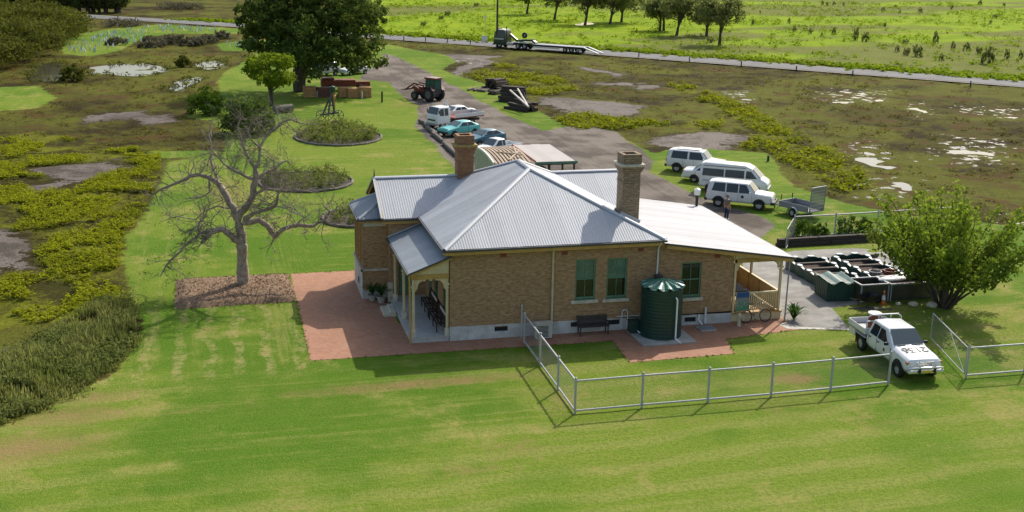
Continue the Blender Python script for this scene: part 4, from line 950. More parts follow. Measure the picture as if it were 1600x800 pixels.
# mulch bed round it
def mulch():
    ng = np.random.default_rng(8); n = 44; xs = np.linspace(-12.85, -6.68, n); ys = np.linspace(7.55, 12.75, n); X, Y = np.meshgrid(xs, ys)
    P = np.stack([X.ravel(), Y.ravel()], 1); e = np.minimum.reduce([P[:, 0]+12.85, -6.68-P[:, 0], P[:, 1]-7.55, 12.75-P[:, 1]])
    zz = np.clip(e*.45, 0, .16)+vnoise(P, .6, 3)*.06*np.clip(e*2, 0, 1)+.004
    P = P+(np.stack([vnoise(P, .9, 4), vnoise(P, .9, 5)], 1)-.5)*.35
    idx = np.arange(n*n).reshape(n, n); F = np.stack([idx[:-1, :-1], idx[:-1, 1:], idx[1:, 1:], idx[1:, :-1]], -1).reshape(-1, 4)
    m = fast_mesh('mulch_bed', np.column_stack([P, zz]), F, M_chip, smooth=180); meta(m, kind='structure')
    k = 5200; Q = np.column_stack([ng.uniform(-12.8, -6.7, k), ng.uniform(7.55, 12.7, k), np.zeros(k)]); e = np.minimum.reduce([Q[:, 0]+12.85, -6.68-Q[:, 0], Q[:, 1]-7.55, 12.75-Q[:, 1]])
    Q[:, 2] = np.clip(e*.45, 0, .16)+.05*ng.random(k)+.02
    V, F, tn = leaf_quads(Q, .05+.10*ng.random(k), ng, 0, .35)
    t = NT('loose_chip'); c = t.mix(t.attr('tint'), (.10, .06, .035), (.40, .27, .16)); t.set(Base_Color=c, Roughness=.9)
    o = fast_mesh('wood_chips', V, F, t.m, tn); meta(o, 'loose brown wood chips strewn over the mulch bed', 'wood chips', kind='stuff')
mulch()

# --- leafy multi-stemmed tree on the right
def right_tree():
    b = G(1474, 480); t = thing('leafy_tree', 'open leafy green multi-stemmed tree at the right edge above the ute', 'tree', tuple(b))
    rg = random.Random(21); ng = np.random.default_rng(21); mb = MB(); parts = []
    for k in range(74):
        a = rg.uniform(0, 6.283); rr = math.sqrt(rg.random())*1.0; out = Vector((math.cos(a), math.sin(a), 0)); L = rg.uniform(5.2, 8.0)*(1-.22*rr)
        p = Vector((out.x*.35*rr, out.y*.35*rr, 0)); d = Vector((out.x*rr*.62, out.y*rr*.62, 1)).normalized(); pts = [p]; n = 7
        for i in range(n):
            d = (d+Vector((rg.gauss(0, .11), rg.gauss(0, .11), .0 if i < 4 else .08))+out*.085*rr).normalized(); pts.append(pts[-1]+d*L/n)
        if k % 3 == 0: mb.tube(pts, [.085*(1-i/(n+.6)) for i in range(n+1)], 5)
        else: mb.tube(pts[3:], [.03*(1-i/(n)) for i in range(n-2)], 4)
        A = np.array([tuple(q) for q in pts])
        m = 215; tpar = 1.9+ (n-1.9)*ng.random(m)**.75
        tpar = np.clip(tpar, 0, n-1e-3); i0 = tpar.astype(int); f = (tpar-i0)[:, None]
        P = A[i0]*(1-f)+A[i0+1]*f+ng.normal(size=(m, 3))*(.12+.50*(1-tpar/n))[:, None]*np.array([1, 1, .6])
        P = P[P[:, 2] > 1.5]
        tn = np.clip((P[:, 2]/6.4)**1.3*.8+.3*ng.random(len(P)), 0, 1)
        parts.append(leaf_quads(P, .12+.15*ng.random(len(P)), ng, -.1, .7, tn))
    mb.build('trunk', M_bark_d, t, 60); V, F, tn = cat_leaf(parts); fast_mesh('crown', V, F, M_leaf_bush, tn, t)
right_tree()

# --- other garden trees and shrubs
lobed_tree('small_tree', 'small lime-green round-headed tree left of the fig', G(425, 174), 6.3, 3.0, M_leaf_lime, 31, .02, .70, 13, 26, .26, .45, 3.0, squash=.6, low=.42)
def shrub(name, label, base, rx, h, mat, seed, n=60, per=30, leaf=.2, cat='shrub', group=None, top=.65):
    ng = np.random.default_rng(seed); t = thing(name, label, cat, tuple(base), 0, group)
    rg = random.Random(seed); mb = MB()
    for k in range(7):
        a = k*.9; limb(mb, (0, 0, -.1), (math.cos(a)*.7, math.sin(a)*.7, 1), h*.7, .03*h, .008*h, rg, .2, 4, 4)
    mb.build('stems', M_bark_d, t, 60)
    d = ng.normal(size=(n, 3)); d /= np.linalg.norm(d, axis=1)[:, None]; d[:, 2] = np.abs(d[:, 2])*1.1-.1
    C = d*(.55+.45*ng.random(n))[:, None]*np.array([rx, rx, h*.8])+np.array([0, 0, h*.14]); C[:, 2] = np.clip(C[:, 2], .05, None)
    V, F, tn = clumps(C, rx*.24*(.6+.8*ng.random(n)), per, leaf, ng, .2, .8); fast_mesh('foliage', V, F, mat, tn, t); return t
shrub('dark_shrub', 'rounded mid-green shrub at the lawn edge by the marsh', G(322, 178), 2.1, 3.0, M_leaf_mid, 41, 80, 34, .26)
shrub('dark_shrub', 'dark green shrub directly behind the bare tree', G(388, 208), 2.7, 3.9, M_leaf_fig, 42, 110, 36, .28)
shrub('dark_shrub', 'small dark bush beside the far puddles', G(287, 104), 1.4, 1.6, M_leaf_mang, 43, 40, 26, .3)
shrub('waterside_shrub', 'olive bush between the two larger ponds', G(114, 126), 1.7, 2.2, M_leaf_mang, 44, 60, 30, .3)
for i, (x, y) in enumerate([(232, 74), (246, 72), (262, 69), (275, 66), (238, 67), (296, 71), (308, 70), (325, 67), (183, 70), (345, 60), (186, 42), (195, 40), (262, 14), (280, 13), (295, 14)]):
    shrub('grey_shrub', 'low grey-brown shrub beside the tree-guard plantation' if i < 10 else 'grey-brown shrub near the far road', G(x, y), 1.9 if i < 10 else 4, 1.5, M_leaf_grey, 50+i, 26, 22, .4, group='grey plantation shrubs' if i < 10 else 'grey roadside shrubs')

# --- row of gum trees across the road
gums = [(823, 22, 9.0, .28), (866, 31, 10.0, .3), (914, 38, 10.5, .3), (953, 37, 10.5, .3), (971, 34, 10.0, .15), (1031, 48, 8.5, .05), (1037, 47, 8.0, -.05), (1057, 55, 9.0, .35), (1104, 55, 8.0, .05), (1124, 70, 10.2, .02)]
names = ['leftmost', 'second', 'third, standing beside a puddle,', 'fourth', 'fifth', 'sixth', 'seventh', 'eighth, leaning', 'ninth', 'rightmost and largest']
for i, (x, y, h, ln) in enumerate(gums):
    lobed_tree('gum_tree', f'{names[i]} of the open-crowned trees in the green paddock', G(x, y), h*.98, h*.50, M_leaf_gum, 70+i, ln*.9, .62, 12, 20, .42, .72, 1.0, 'paddock trees', r=.26, low=.26)

# --- mangrove wood at the upper left (one mass) and the plantation row behind it
def mangroves():
    ng = np.random.default_rng(91); pl = px_poly([(-160, 118), (-120, 40), (10, 34), (70, 34), (112, 42), (140, 54), (132, 64), (112, 72), (98, 82), (86, 92), (60, 97), (36, 106), (-30, 122)])
    lo, hi = pl.min(0), pl.max(0); P = np.column_stack([ng.uniform(lo[0], hi[0], 9000), ng.uniform(lo[1], hi[1], 9000)]); sd = sdist(P, pl); P = P[sd > 0]; sd = sd[sd > 0]
    k = ng.random(len(P)) < 1500/len(P); P = P[k]; sd = sd[k]
    top = 2.2+3.2*vnoise(P, 7, 6)*np.clip(.45+sd/5, 0, 1.1)
    C = []; rr = []
    for a in (1.0, .55):
        C.append(np.column_stack([P+ng.normal(size=P.shape)*.5, top*a])); rr.append(.75+.6*ng.random(len(P)))
    C = np.concatenate(C); rr = np.concatenate(rr)
    V, F, tn = clumps(C, rr, 22, .48, ng, .2, .8)
    o = fast_mesh('mangrove_wood', V, F, M_leaf_mang, tn); meta(o, 'dense olive mangrove thicket filling the upper left corner', 'mangroves', kind='stuff')
mangroves()
pt = None
for k in range(27):
    b = G(-4+k*7.9+rnd.uniform(-2, 2), 19.5-.02*k+rnd.uniform(-.8, .8)); b[0] += rnd.uniform(-2, 2)
    if pt is None:
        pt = lobed_tree('plantation_tree', 'slim plantation tree in the far row at upper left', b, 10.5, 2.9, M_leaf_pine, 120, 0, .5, 12, 20, .7, .9, 1.6, 'far plantation row', low=.02, squash=1.3, lobe=.5)
    else:
        c = copy_tree(pt); c.location = tuple(b); s = rnd.uniform(.75, 1.15); c.scale = (s*1.1, s*1.1, s); c.rotation_euler = (0, 0, rnd.uniform(0, 6))

# --- shrubs dotted through the paddock
pk = [(60, 140, 1.6), (265, 130, 1.8), (645, 225, 2.8), (700, 235, 3.0), (990, 320, 3.2), (935, 312, 2.0), (1095, 245, 2.6), (1130, 345, 1.8), (1395, 362, 3.4), (1195, 278, 1.6), (1275, 288, 1.9), (1340, 305, 2.2), (1500, 332, 2.0), (1580, 332, 1.6), (880, 292, 1.8), (455, 28, 1.6), (480, 32, 1.5), (520, 28, 1.4), (575, 33, 1.3), (800, 64, 1.8), (870, 42, 1.4), (1010, 72, 1.8), (1350, 28, 2.0), (1485, 34, 1.8), (1190, 52, 1.5), (1435, 104, 1.8), (385, 192, 1.6), (520, 196, 1.8), (295, 180, 1.5), (5, 88, 1.8), (100, 74, 1.2), (450, 206, 1.2), (810, 150, 1.3), (895, 75, 1.2), (1410, 135, 1.3)]
ps = None
for i, (x, y, h) in enumerate(pk):
    b = G(1160+x/3.636, y/3.636)
    if ps is None: ps = shrub('paddock_shrub', 'small dark shrub dotted in the bright green paddock', b, .9, 1.0, M_leaf_gum, 150, 26, 16, .22, group='paddock shrubs'); c = ps
    else: c = copy_tree(ps); c.location = tuple(b)
    s = h*.38; c.scale = (s*rnd.uniform(.6, 1.2), s*rnd.uniform(.6, 1.2), h*rnd.uniform(.65, 1.0)); c.rotation_euler = (0, 0, rnd.uniform(0, 6))
for i, (x, y, h) in enumerate([(985, 4, 1.8), (700, 24, 1.5), (745, 10, 1.5), (1475-60, 68, 1.2), (662, 40, 1.2), (690, 30, 1.2), (1110, 66, 1.4)]):
    c = copy_tree(ps); c.location = tuple(G(x, y)); c.scale = (h*.7, h*.7, h*.8)

def px_x(o):
    v = np.array(o.matrix_world.translation if False else o.location)-CC; return 800+FPX*(v@CR)/(v@CF)
def ordinal(k):
    w = ['first', 'second', 'third', 'fourth', 'fifth', 'sixth', 'seventh', 'eighth', 'ninth', 'tenth', 'eleventh', 'twelfth']
    return w[k] if k < 12 else str(k+1)+{1: 'st', 2: 'nd', 3: 'rd'}.get((k+1) % 10 if (k+1) % 100 not in (11, 12, 13) else 0, 'th')
def number(group, fmt):
    for k, o in enumerate(sorted([o for o in COL.objects if o.get('group') == group], key=px_x)): o['label'] = fmt.format(ordinal(k))
number('paddock shrubs', '{} from the left of the small dark shrubs dotted in the green paddock')
number('grey plantation shrubs', '{} from the left of the low grey-brown shrubs by the tree guards')
number('grey roadside shrubs', '{} from the left of the grey-brown shrubs near the far road')
number('far plantation row', '{} slim tree from the left in the far upper-left row')

# --- ground cover nobody could count
def scatter(n, test, lo, hi, ng):
    P = np.column_stack([ng.uniform(lo[0], hi[0], n), ng.uniform(lo[1], hi[1], n)]); return P[test(P)]
def tufts(name, label, cat, P, rad, per, leaf, mat, ng, up=.6, squash=.5, h=.1, tint=None):
    C = np.column_stack([P, np.broadcast_to(h, (len(P),))]); V, F, tn = clumps(C, np.broadcast_to(rad, (len(P),)), per, leaf, ng, up, squash, flat=.28)
    if tint is not None: tn = np.clip(tn*.6+np.repeat(np.repeat(tint, per), 4)*.5-.05, 0, 1)
    V[:, 2] = np.maximum(V[:, 2], -.05)
    o = fast_mesh(name, V, F, mat, tn); meta(o, label, cat, kind='stuff')
ng = np.random.default_rng(77)
MUDALL = MUD+WETZ
def near_lush(P):
    m = soft(P, [LUSH[0], LUSH[3]], 5)*(vnoise(P, 2.6, 21) > .45)*(soft(P, MUD, 2) < .4)*(soft(P, [LAWN], 1) < .3); return m > .5
P = scatter(44000, near_lush, (-75, -5), (-8, 62), ng)[:6000]
tufts('samphire_clumps', 'yellow-green samphire clumps covering the left marsh', 'marsh plants', P, .14+.44*ng.random(len(P))**1.5, 22, .16, M_samph, ng, .3, .55, .16, vnoise(P, 6, 31))
def far_lush(P): return (soft(P, LUSH[1:3]+[LUSH[4]], 6)*(vnoise(P, 3, 22) > .42)*(soft(P, MUD, 2) < .4)*(soft(P, [LAWN], 1) < .6)) > .5
P = scatter(16000, far_lush, (10, 15), (75, 125), ng)[:2000]
tufts('bank_herbs', 'bright green herbs along the marsh bank behind the vehicles', 'marsh plants', P, .4+.5*ng.random(len(P)), 18, .30, M_samph, ng, .3, .5, .16, vnoise(P, 8, 32)*.7)
roadline = px_poly(cl); 
def marsh(P):
    m = (soft(P, [LAWN]+LAWN2, 1) < .2) & (soft(P, [GRAVEL], 1) < .1) & (soft(P, [PADDOCK], 1) < .1) & (soft(P, MUD, 2) < .25) & (soft(P, PONDS, 1.5) < .05) & (soft(P, WETZ, 4)*(ng.random(len(P))) < .45)
    d = np.min(np.hypot(P[:, 0, None]-road_c[None, ::2, 0], P[:, 1, None]-road_c[None, ::2, 1]), 1)
    return m & (d > 5) & (vnoise(P, 4, 23)+.35*vnoise(P, 12, 24) > .62)
P = scatter(30000, marsh, (-95, -10), (115, 170), ng)[:5200]
dc = np.hypot(P[:, 0]-CC[0], P[:, 1]-CC[1])
tufts('marsh_herbs', 'olive and brown low herbs covering the salt marsh', 'marsh plants', P, .35+.6*ng.random(len(P)), 12, .24, M_herb, ng, .1, .2, .03, vnoise(P, 9, 33))
P = scatter(20000, lambda P: (soft(P, [PADDOCK], 2) > .9) & (vnoise(P, 9, 25) > .45), (0, 90), (230, 300), ng)[:3500]
tufts('paddock_grass', 'lush bright green grass tussocks across the road', 'grass', P, .6+.9*ng.random(len(P)), 9, .5, M_padd, ng, .8, .4, .2, vnoise(P, 12, 34))
# lush verge along the far side of the road
k = 1500; ii = ng.integers(30, 112, k); P = road_c[ii]+road_n[ii]*(4.8+3.0*ng.random(k))[:, None]+ng.normal(size=(k, 2))*np.array([2.5, .3])
tufts('verge_grass', 'bright green grass along the far verge of the road', 'grass', P, .55, 14, .5, M_padd, ng, .8, .5, .22, .5+.4*ng.random(len(P)))
def reeds():
    pl = px_poly([(-160, 700), (0, 660), (60, 640), (120, 606), (170, 575), (205, 540), (220, 512), (212, 482), (195, 466), (150, 474), (90, 505), (40, 545), (-160, 600)])
    P = scatter(150000, lambda P: (sdist(P, pl)-2.2*vnoise(P, 2.2, 41)+.5*ng.random(len(P)) > -1.0) & (vnoise(P, 1.1, 44) > .40), pl.min(0)-1, pl.max(0)+1, ng)[:11000]; n = len(P)
    H = .8*(.20+1.15*vnoise(P, 2.2, 42)**1.5*ng.random(n)+.1)*np.clip(.55+sdist(P, pl)*.35, .35, 1.0); a = ng.random(n)*6.283; ln = .08+.42*ng.random(n)
    d = np.column_stack([np.cos(a)*ln, np.sin(a)*ln]); w = .010+.018*ng.random(n); s = np.column_stack([-np.sin(a), np.cos(a)])*w[:, None]
    b = np.column_stack([P, np.full(n, -.03)]); S = np.column_stack([s, np.zeros(n)])
    m = b+np.column_stack([d*.35, H*.6]); tip = b+np.column_stack([d*H[:, None]*1.1, H])
    V = np.stack([b-S, b+S, m+S, m-S, tip+S*.3, tip-S*.3], 1).reshape(-1, 3); i = np.arange(n)[:, None]*6
    F = np.concatenate([i+np.array([0, 1, 2, 3]), i+np.array([3, 2, 4, 5])]); tn = np.clip(vnoise(P, 2, 43)*.7+.45*ng.random(n)**2-.1, 0, 1)
    tv = np.repeat(tn, 6).reshape(n, 6); tv[:, 4:] += .2; tv[:, :2] -= .2
    o = fast_mesh('reeds', V, F, M_reed, np.clip(tv.ravel(), 0, 1)); meta(o, 'tall reeds and rank grass between lawn and marsh at lower left', 'reeds', kind='stuff')
reeds()
RP = px_poly([(-160, 700), (0, 655), (60, 636), (120, 602), (170, 570), (205, 535), (216, 510), (208, 482), (190, 468), (150, 474), (90, 505), (40, 545), (-160, 600)])
P = scatter(16000, lambda P: (sdist(P, RP)+.8*ng.random(len(P)) > .3) & (vnoise(P, 1.8, 46) > .46), RP.min(0), RP.max(0), ng)[:900]
tufts('bank_undergrowth', 'mixed green undergrowth among the reeds at lower left', 'undergrowth', P, .22+.25*ng.random(len(P)), 20, .13, M_garden, ng, .8, .9, .2, vnoise(P, 2.5, 47))
PB = np.concatenate([pl[ng.integers(0, len(pl), 26)]*(w_ := ng.random((26, 1)))+np.roll(pl, 1, 0)[ng.integers(0, len(pl), 26)]*0+pl[ng.integers(0, len(pl), 26)]*(1-w_) for pl in PONDS[:4]]) if False else np.concatenate([a_+(b_-a_)*ng.random((int(max(3, np.hypot(*(b_-a_))*.9)), 1))+ng.normal(size=(int(max(3, np.hypot(*(b_-a_))*.9)), 2))*.5 for pl in PONDS[:4] for a_, b_ in zip(pl, np.roll(pl, -1, 0))])
tufts('pond_fringe', 'olive sedge fringing the ponds at upper left', 'sedge', PB, .4+.4*ng.random(len(PB)), 20, .3, M_leaf_mang, ng, .6, .6, .12)


# grass creeping over the paving and mulch edges
EP = []
for a_, b_ in (((-6.66, -1.36), (7.6, -1.55)), ((7.6, -1.55), (7.42, -4.48)), ((7.42, -4.48), (12.62, -4.33)), ((12.62, -4.33), (13.1, -2.35)), ((13.1, -2.35), (17.0, -1.75)), ((-6.66, -1.36), (-6.62, 7.5)), ((-12.8, 7.55), (-6.7, 7.55)), ((-12.85, 7.55), (-12.85, 12.7)), ((-12.8, 12.75), (-2.5, 12.9)), ((19.7, -2.3), (17.3, -1.6))):
    a_ = np.array(a_); b_ = np.array(b_); k = int(np.hypot(*(b_-a_))*7); EP.append(a_+(b_-a_)*ng.random((k, 1))+ng.normal(size=(k, 2))*.05)
EP = np.concatenate(EP)
M_turf = leafmat('turf_blade', (.10, .17, .015), (.26, .30, .05), .5)
tufts('edge_grass', 'ragged grass growing over the edges of the paving', 'grass', EP, .06, 4, .07, M_turf, ng, .4, .3, .02)
# ------------------------------------------------------------------ vehicles
def carpaint(name, col, rough=.32, dust=(.30, .26, .20), amt=.25):
    t = NT(name); v = t.coord('Object')
    c = t.mix(t.math('MULTIPLY', t.ramp(t.noise(v, 1.6, 5, .7), .45, .75), amt), col, dust)
    t.set(Base_Color=c, Roughness=rough); t.bsdf.inputs['Coat Weight'].default_value = .5; t.bsdf.inputs['Coat Roughness'].default_value = .1; return t.m
P_white = carpaint('white_car_paint', (.74, .74, .73)); P_white2 = carpaint('offwhite_car_paint', (.68, .68, .66))
P_aqua = carpaint('aqua_car_paint', (.09, .48, .46), amt=.1); P_navy = carpaint('teal_blue_car_paint', (.016, .14, .21), amt=.08)
P_silver = carpaint('silver_car_paint', (.42, .43, .44)); P_green = carpaint('dark_green_truck_paint', (.012, .035, .022), amt=.12)
P_red = carpaint('faded_red_paint', (.16, .026, .018), .5); P_rust = simple('red_oxide_paint', (.20, .045, .028), .7, .3, 4)
M_tyre = simple('tyre_rubber', (.016, .016, .016), .85, .3, 6, dirt=(.07, .06, .045), dirtamt=.5)
M_rim = simple('steel_rim', (.42, .42, .41), .4, .15, 6, metallic=.3)
M_carglass = glassmat('car_glass', (.018, .024, .026))
M_carglass2 = glassmat('tinted_screen', (.06, .08, .085))
M_trim = simple('black_trim', (.02, .02, .02), .6, .2, 5)
M_chrome = simple('bright_metal', (.68, .68, .67), .25, .1, 5, metallic=.7)
M_galv = tin('galvanised_steel', (.30, .31, .32), .5, .35)
M_amber = simple('amber_lens', (.5, .13, .02), .3); M_redlens = simple('red_lens', (.32, .02, .015), .3)
M_headl = simple('headlamp_lens', (.62, .63, .64), .15, .1); M_plate = simple('yellow_number_plate', (.62, .46, .03), .5)
M_seat = simple('dark_interior', (.03, .03, .032), .8)

def wheel(par, x, y, r, w=.2, rim=None, name='wheel', n=22):
    m = MB(); h = w/2
    m.lathe([(r*.58, -h), (r*.9, -h), (r, -h*.6), (r, h*.6), (r*.9, h), (r*.58, h)], n, 'y', (x, y, r), closed=True); t = m.build(name, M_tyre, par, 50)
    s = 1 if y >= 0 else -1
    m = MB(); m.lathe([(r*.60, s*h*.75), (r*.55, s*h*.55), (r*.30, s*h*.45), (r*.22, s*h*.8), (.005, s*h*.85)], n, 'y', (x, y, r)); m.build('rim', rim or M_rim, t, 40)
    return t
def loft_body(par, st, mat, bevel=.03, name='body'):
    m = MB(); rings = []
    for x, zb, zs, zt, w, wt in st:
        hs = [(w*.88, zb), (w, zb+.13), (w+.012, zb+(zs-zb)*.55), (w-.012, zs), (wt, zt-.05), (wt-.10, zt)]
        rings.append([(x, 0, zb)]+[(x, a, b) for a, b in hs]+[(x, 0, zt+.025)]+[(x, -a, b) for a, b in reversed(hs)])
    n = len(rings[0]); vs = [p for r_ in rings for p in r_]; fs = []
    for i in range(len(rings)-1):
        for j in range(n): fs.append((i*n+j, i*n+(j+1) % n, (i+1)*n+(j+1) % n, (i+1)*n+j))
    fs += [tuple(range(n)), tuple((len(rings)-1)*n+j for j in reversed(range(n)))]
    m.add(vs, fs); return m.build(name, mat, par, 35, bevel=bevel)
def side_panes(par, body, polys, zs, zt, w, wt, mat=None, name='side_window'):
    zt -= .05; w -= .012
    for s in (1, -1):
        for poly in polys:
            m = MB(); m.prism([(x, s*(w+(wt-w)*(zz-zs)/(zt-zs)+.004), zz) for x, zz in poly], (0, s*.008, 0)); m.build(name, mat or M_carglass, body)
def screen(body, a, b, mat=None, name='windscreen', inset=.07, lo=.08, hi=.07):
    """glass between cowl station a and roof station b: (x, half width, z)"""
    A = Vector((a[0], 0, a[2])); B = Vector((b[0], 0, b[2])); d = B-A; n = Vector((d.z, 0, -d.x)).normalized()
    if n.z < 0: n = -n
    p, q = A+d*lo, B-d*hi; wa, wb = a[1]-inset, b[1]-inset; o = n*.018
    m = MB(); m.prism([p+Vector((0, -wa, 0))+o, p+Vector((0, wa, 0))+o, q+Vector((0, wb, 0))+o, q+Vector((0, -wb, 0))+o], tuple(n*.01)); return m.build(name, mat or M_carglass2, body)
def arch(body, x, y, r, zb, z):
    """dark wheel-arch opening on the flank"""
    s = 1 if y > 0 else -1; R_ = r*1.22; pts = [(x+R_*math.cos(a), z+R_*math.sin(a)) for a in [math.pi*k/14 for k in range(15)]]
    pts = [(px, max(pz, zb)) for px, pz in pts]; pts = [(x+R_, zb)]+pts[1:-1]+[(x-R_, zb)]
    m = MB(); m.prism([(px, y+s*.012, pz) for px, pz in pts], (0, s*.006, 0)); m.build('wheel_arch', M_trim, body)
def part(body, name, mat, *boxes, bevel=.01):
    m = MB()
    for a, b in boxes: m.box(a, b)
    return m.build(name, mat, body, bevel=bevel)

def car(name, label, loc, rz, st, mat, wheels, r, panes, scr, rear=None, cat='car', group=None, extras=(), rim=None, tw=.2, zs=None, wide=None, wtop=None, ztop=None):
    t = thing(name, label, cat, loc, rz, group); body = loft_body(t, st, mat)
    w = max(s[4] for s in st)
    for x in wheels:
        for s in (1, -1):
            arch(body, x, s*w, r, min(q[1] for q in st)+.02, r); wheel(t, x, s*(w-.08), r, tw, rim)
    side_panes(t, body, panes, zs, ztop, w, wtop)
    if scr: screen(body, *scr)
    if rear: screen(body, *rear, name='rear_window', mat=M_carglass)
    return t, body
def lamps(body, xf, xr, w, zf, zr, bumper=True, bz=.5, wide=.16, bmat=None):
    for s in (1, -1):
        part(body, 'headlight', M_headl, ((xf-.06, s*(w-.13)-wide, zf-.09), (xf+.02, s*(w-.13)+.1, zf+.08)))
        part(body, 'tail_light', M_redlens, ((xr-.02, s*(w-.1)-.07, zr-.14), (xr+.06, s*(w-.1)+.07, zr+.14)))
    part(body, 'grille', M_trim, ((xf-.04, -w+.38, zf-.08), (xf+.012, w-.38, zf+.07)))
    if bumper:
        part(body, 'front_bumper', bmat or M_trim, ((xf-.1, -w*.98, bz-.12), (xf+.12, w*.98, bz+.1)), bevel=.04); part(body, 'rear_bumper', bmat or M_trim, ((xr-.12, -w*.98, bz-.12), (xr+.1, w*.98, bz+.1)), bevel=.04)
def seams(body, xs, w, z0, z1, handle=.0):
    for s in (1, -1):
        for x in xs: part(body, 'door_seam', M_trim, ((x-.006, s*(w+.002)-.008, z0), (x+.006, s*(w+.002)+.008, z1)), bevel=0)
def mirrors(body, x, w, z, mat):
    for s in (1, -1): part(body, 'wing_mirror', mat, ((x-.05, min(s*w, s*(w+.2)), z), (x+.05, max(s*w, s*(w+.2)), z+.15)), bevel=.03)

# --- white dual-cab ute with tray, in front of the house
def ute():
    a, b = G(1346, 547), G(1403, 588.5); d = (b-a)/np.linalg.norm(b-a); left = np.array([-d[1], d[0], 0]); c = (a+b)/2+left*.80
    rz = math.atan2(d[1], d[0])
    t = thing('dual_cab_ute', 'white dual-cab tray utility with black numbers on the bonnet beside the open gate', 'utility', (c[0], c[1], 0), rz)
    st = [(2.50, .50, .80, .92, .72, .66), (2.40, .42, .88, 1.02, .82, .74), (1.95, .40, .98, 1.08, .86, .78), (1.05, .40, 1.06, 1.17, .87, .78), (.25, .40, 1.08, 1.75, .87, .66), (-.95, .40, 1.08, 1.77, .87, .66), (-1.18, .42, 1.06, 1.70, .86, .64), (-1.26, .45, 1.04, 1.2, .85, .70)]
    body = loft_body(t, st, P_white, .04)
    for x in (1.735, -1.735):
        for s in (1, -1):
            if x > 0: arch(body, x, s*.872, .37, .42, .38)
            wheel(t, x, s*.80, .37, .24)
    side_panes(t, body, [[(.62, 1.14), (.10, 1.60), (-.28, 1.62), (-.28, 1.13)], [(-.36, 1.13), (-.36, 1.62), (-.92, 1.62), (-1.02, 1.13)]], 1.08, 1.76, .87, .66)
    screen(body, (1.05, .80, 1.17), (.25, .68, 1.75)); screen(body, (-1.26, .72, 1.2), (-1.18, .66, 1.70), M_carglass, 'rear_window')
    for s in (1, -1):
        part(body, 'headlight', M_headl, ((2.36, s*.58-.15, .80), (2.49, s*.58+.13, .93))); part(body, 'indicator', M_amber, ((2.3, s*.78-.05, .80), (2.44, s*.78+.05, .92)))
    part(body, 'grille', M_chrome, ((2.44, -.42, .80), (2.515, .42, .93)))
    m = MB(); 
    for zz in (.84, .87, .90): m.box((2.512, -.4, zz), (2.522, .4, zz+.012))
    m.build('grille_slats', M_trim, body)
    part(body, 'front_bumper', M_chrome, ((2.40, -.84, .44), (2.66, .84, .62)), bevel=.05)
    m = MB(); m.tube([(2.56, -.82, .66), (2.72, -.60, .74), (2.74, 0, .75), (2.72, .60, .74), (2.56, .82, .66)], .045, 8)
    for s in (1, -1): m.tube([(2.6, s*.36, .5), (2.74, s*.36, .76), (2.6, s*.36, .98)], .035, 8)
    m.build('bull_bar', M_chrome, body, 60)
    for s in (1, -1): part(body, 'bar_upright', M_trim, ((2.66, s*.36-.045, .50), (2.76, s*.36+.045, .78)), bevel=.015)
    part(body, 'number_plate', M_plate, ((2.755, -.19, .52), (2.765, .19, .64)), bevel=0)
    seams(body, (.98, -.30, -1.08), .876, .5, 1.08); mirrors(body, .72, .86, 1.12, M_trim)
    for s in (1, -1):
        for x in (-.15, -.93): part(body, 'door_handle', M_trim, ((x-.08, s*.876-.012, .95), (x+.08, s*.876+.016, 1.0)), bevel=0)
    for s in (1, -1): m = MB().lathe([(.085, s*.874), (.085, s*.884)], 16, 'y', (.42, 0, .80)).build('door_badge', P_rust, body)
    for s in (1, -1): part(body, 'wiper', M_trim, ((1.02, s*.35-.22, 1.215), (1.05, s*.35+.18, 1.235)), bevel=0)
    # tray
    m = MB(); m.box((-3.02, -.92, .86), (-1.34, .92, .94)); tray = m.build('tray', M_galv, t)
    for nm, bx in (('tray_side', ((-3.02, .90, .94), (-1.34, .935, 1.20))), ('tray_side', ((-3.02, -.935, .94), (-1.34, -.90, 1.20))), ('tailgate', ((-3.05, -.92, .94), (-3.015, .92, 1.20))), ('headboard', ((-1.36, -.92, .94), (-1.33, .92, 1.24)))):
        part(tray, nm, P_white2, bx)
    m = MB()
    for s in (1, -1): m.tube([(-1.38, s*.86, 1.2), (-1.38, s*.86, 1.72), (-1.34, s*.66, 1.88)], .03, 8)
    m.tube([(-1.34, -.66, 1.88), (-1.34, .66, 1.88)], .03, 8); m.tube([(-1.38, -.86, 1.55), (-1.38, .86, 1.55)], .025, 8)
    for s in (-.3, .3): m.tube([(-1.36, s, 1.55), (-1.34, s, 1.88)], .022, 8)
    m.build('ladder_rack', P_white, tray, 60)
    part(tray, 'chassis_rail', M_trim, ((-2.95, -.42, .50), (-1.2, .42, .85)), bevel=0)
    for s in (1, -1): part(tray, 'mudguard', P_white2, ((-2.2, s*.80-.13, .76), (-1.3, s*.80+.12, .79)), bevel=.01); part(tray, 'mud_flap', M_rust_, ((-2.22, s*.80-.12, .28), (-2.19, s*.80+.12, .76)), bevel=0)
    part(tray, 'toolbox', P_white2, ((-2.95, -.9, .52), (-2.35, -.6, .85)), ((-2.95, .6, .52), (-2.35, .9, .85)))
    # bonnet number, its top towards the front of the car
    DG = {'2': [[(0, .8), (.2, 1), (.8, 1), (1, .8), (1, .62), (0, 0), (1, 0)]], '1': [[(.25, .8), (.55, 1), (.55, 0)]], '3': [[(0, 1), (1, 1), (.45, .58), (.8, .55), (1, .35), (1, .18), (.8, 0), (.2, 0), (0, .15)]], '6': [[(.9, 1), (.4, .9), (.05, .5), (0, .2), (.2, 0), (.8, 0), (1, .2), (1, .38), (.8, .55), (.2, .55), (.03, .38)]]}
    m = MB(); dw, dh = .22, .40
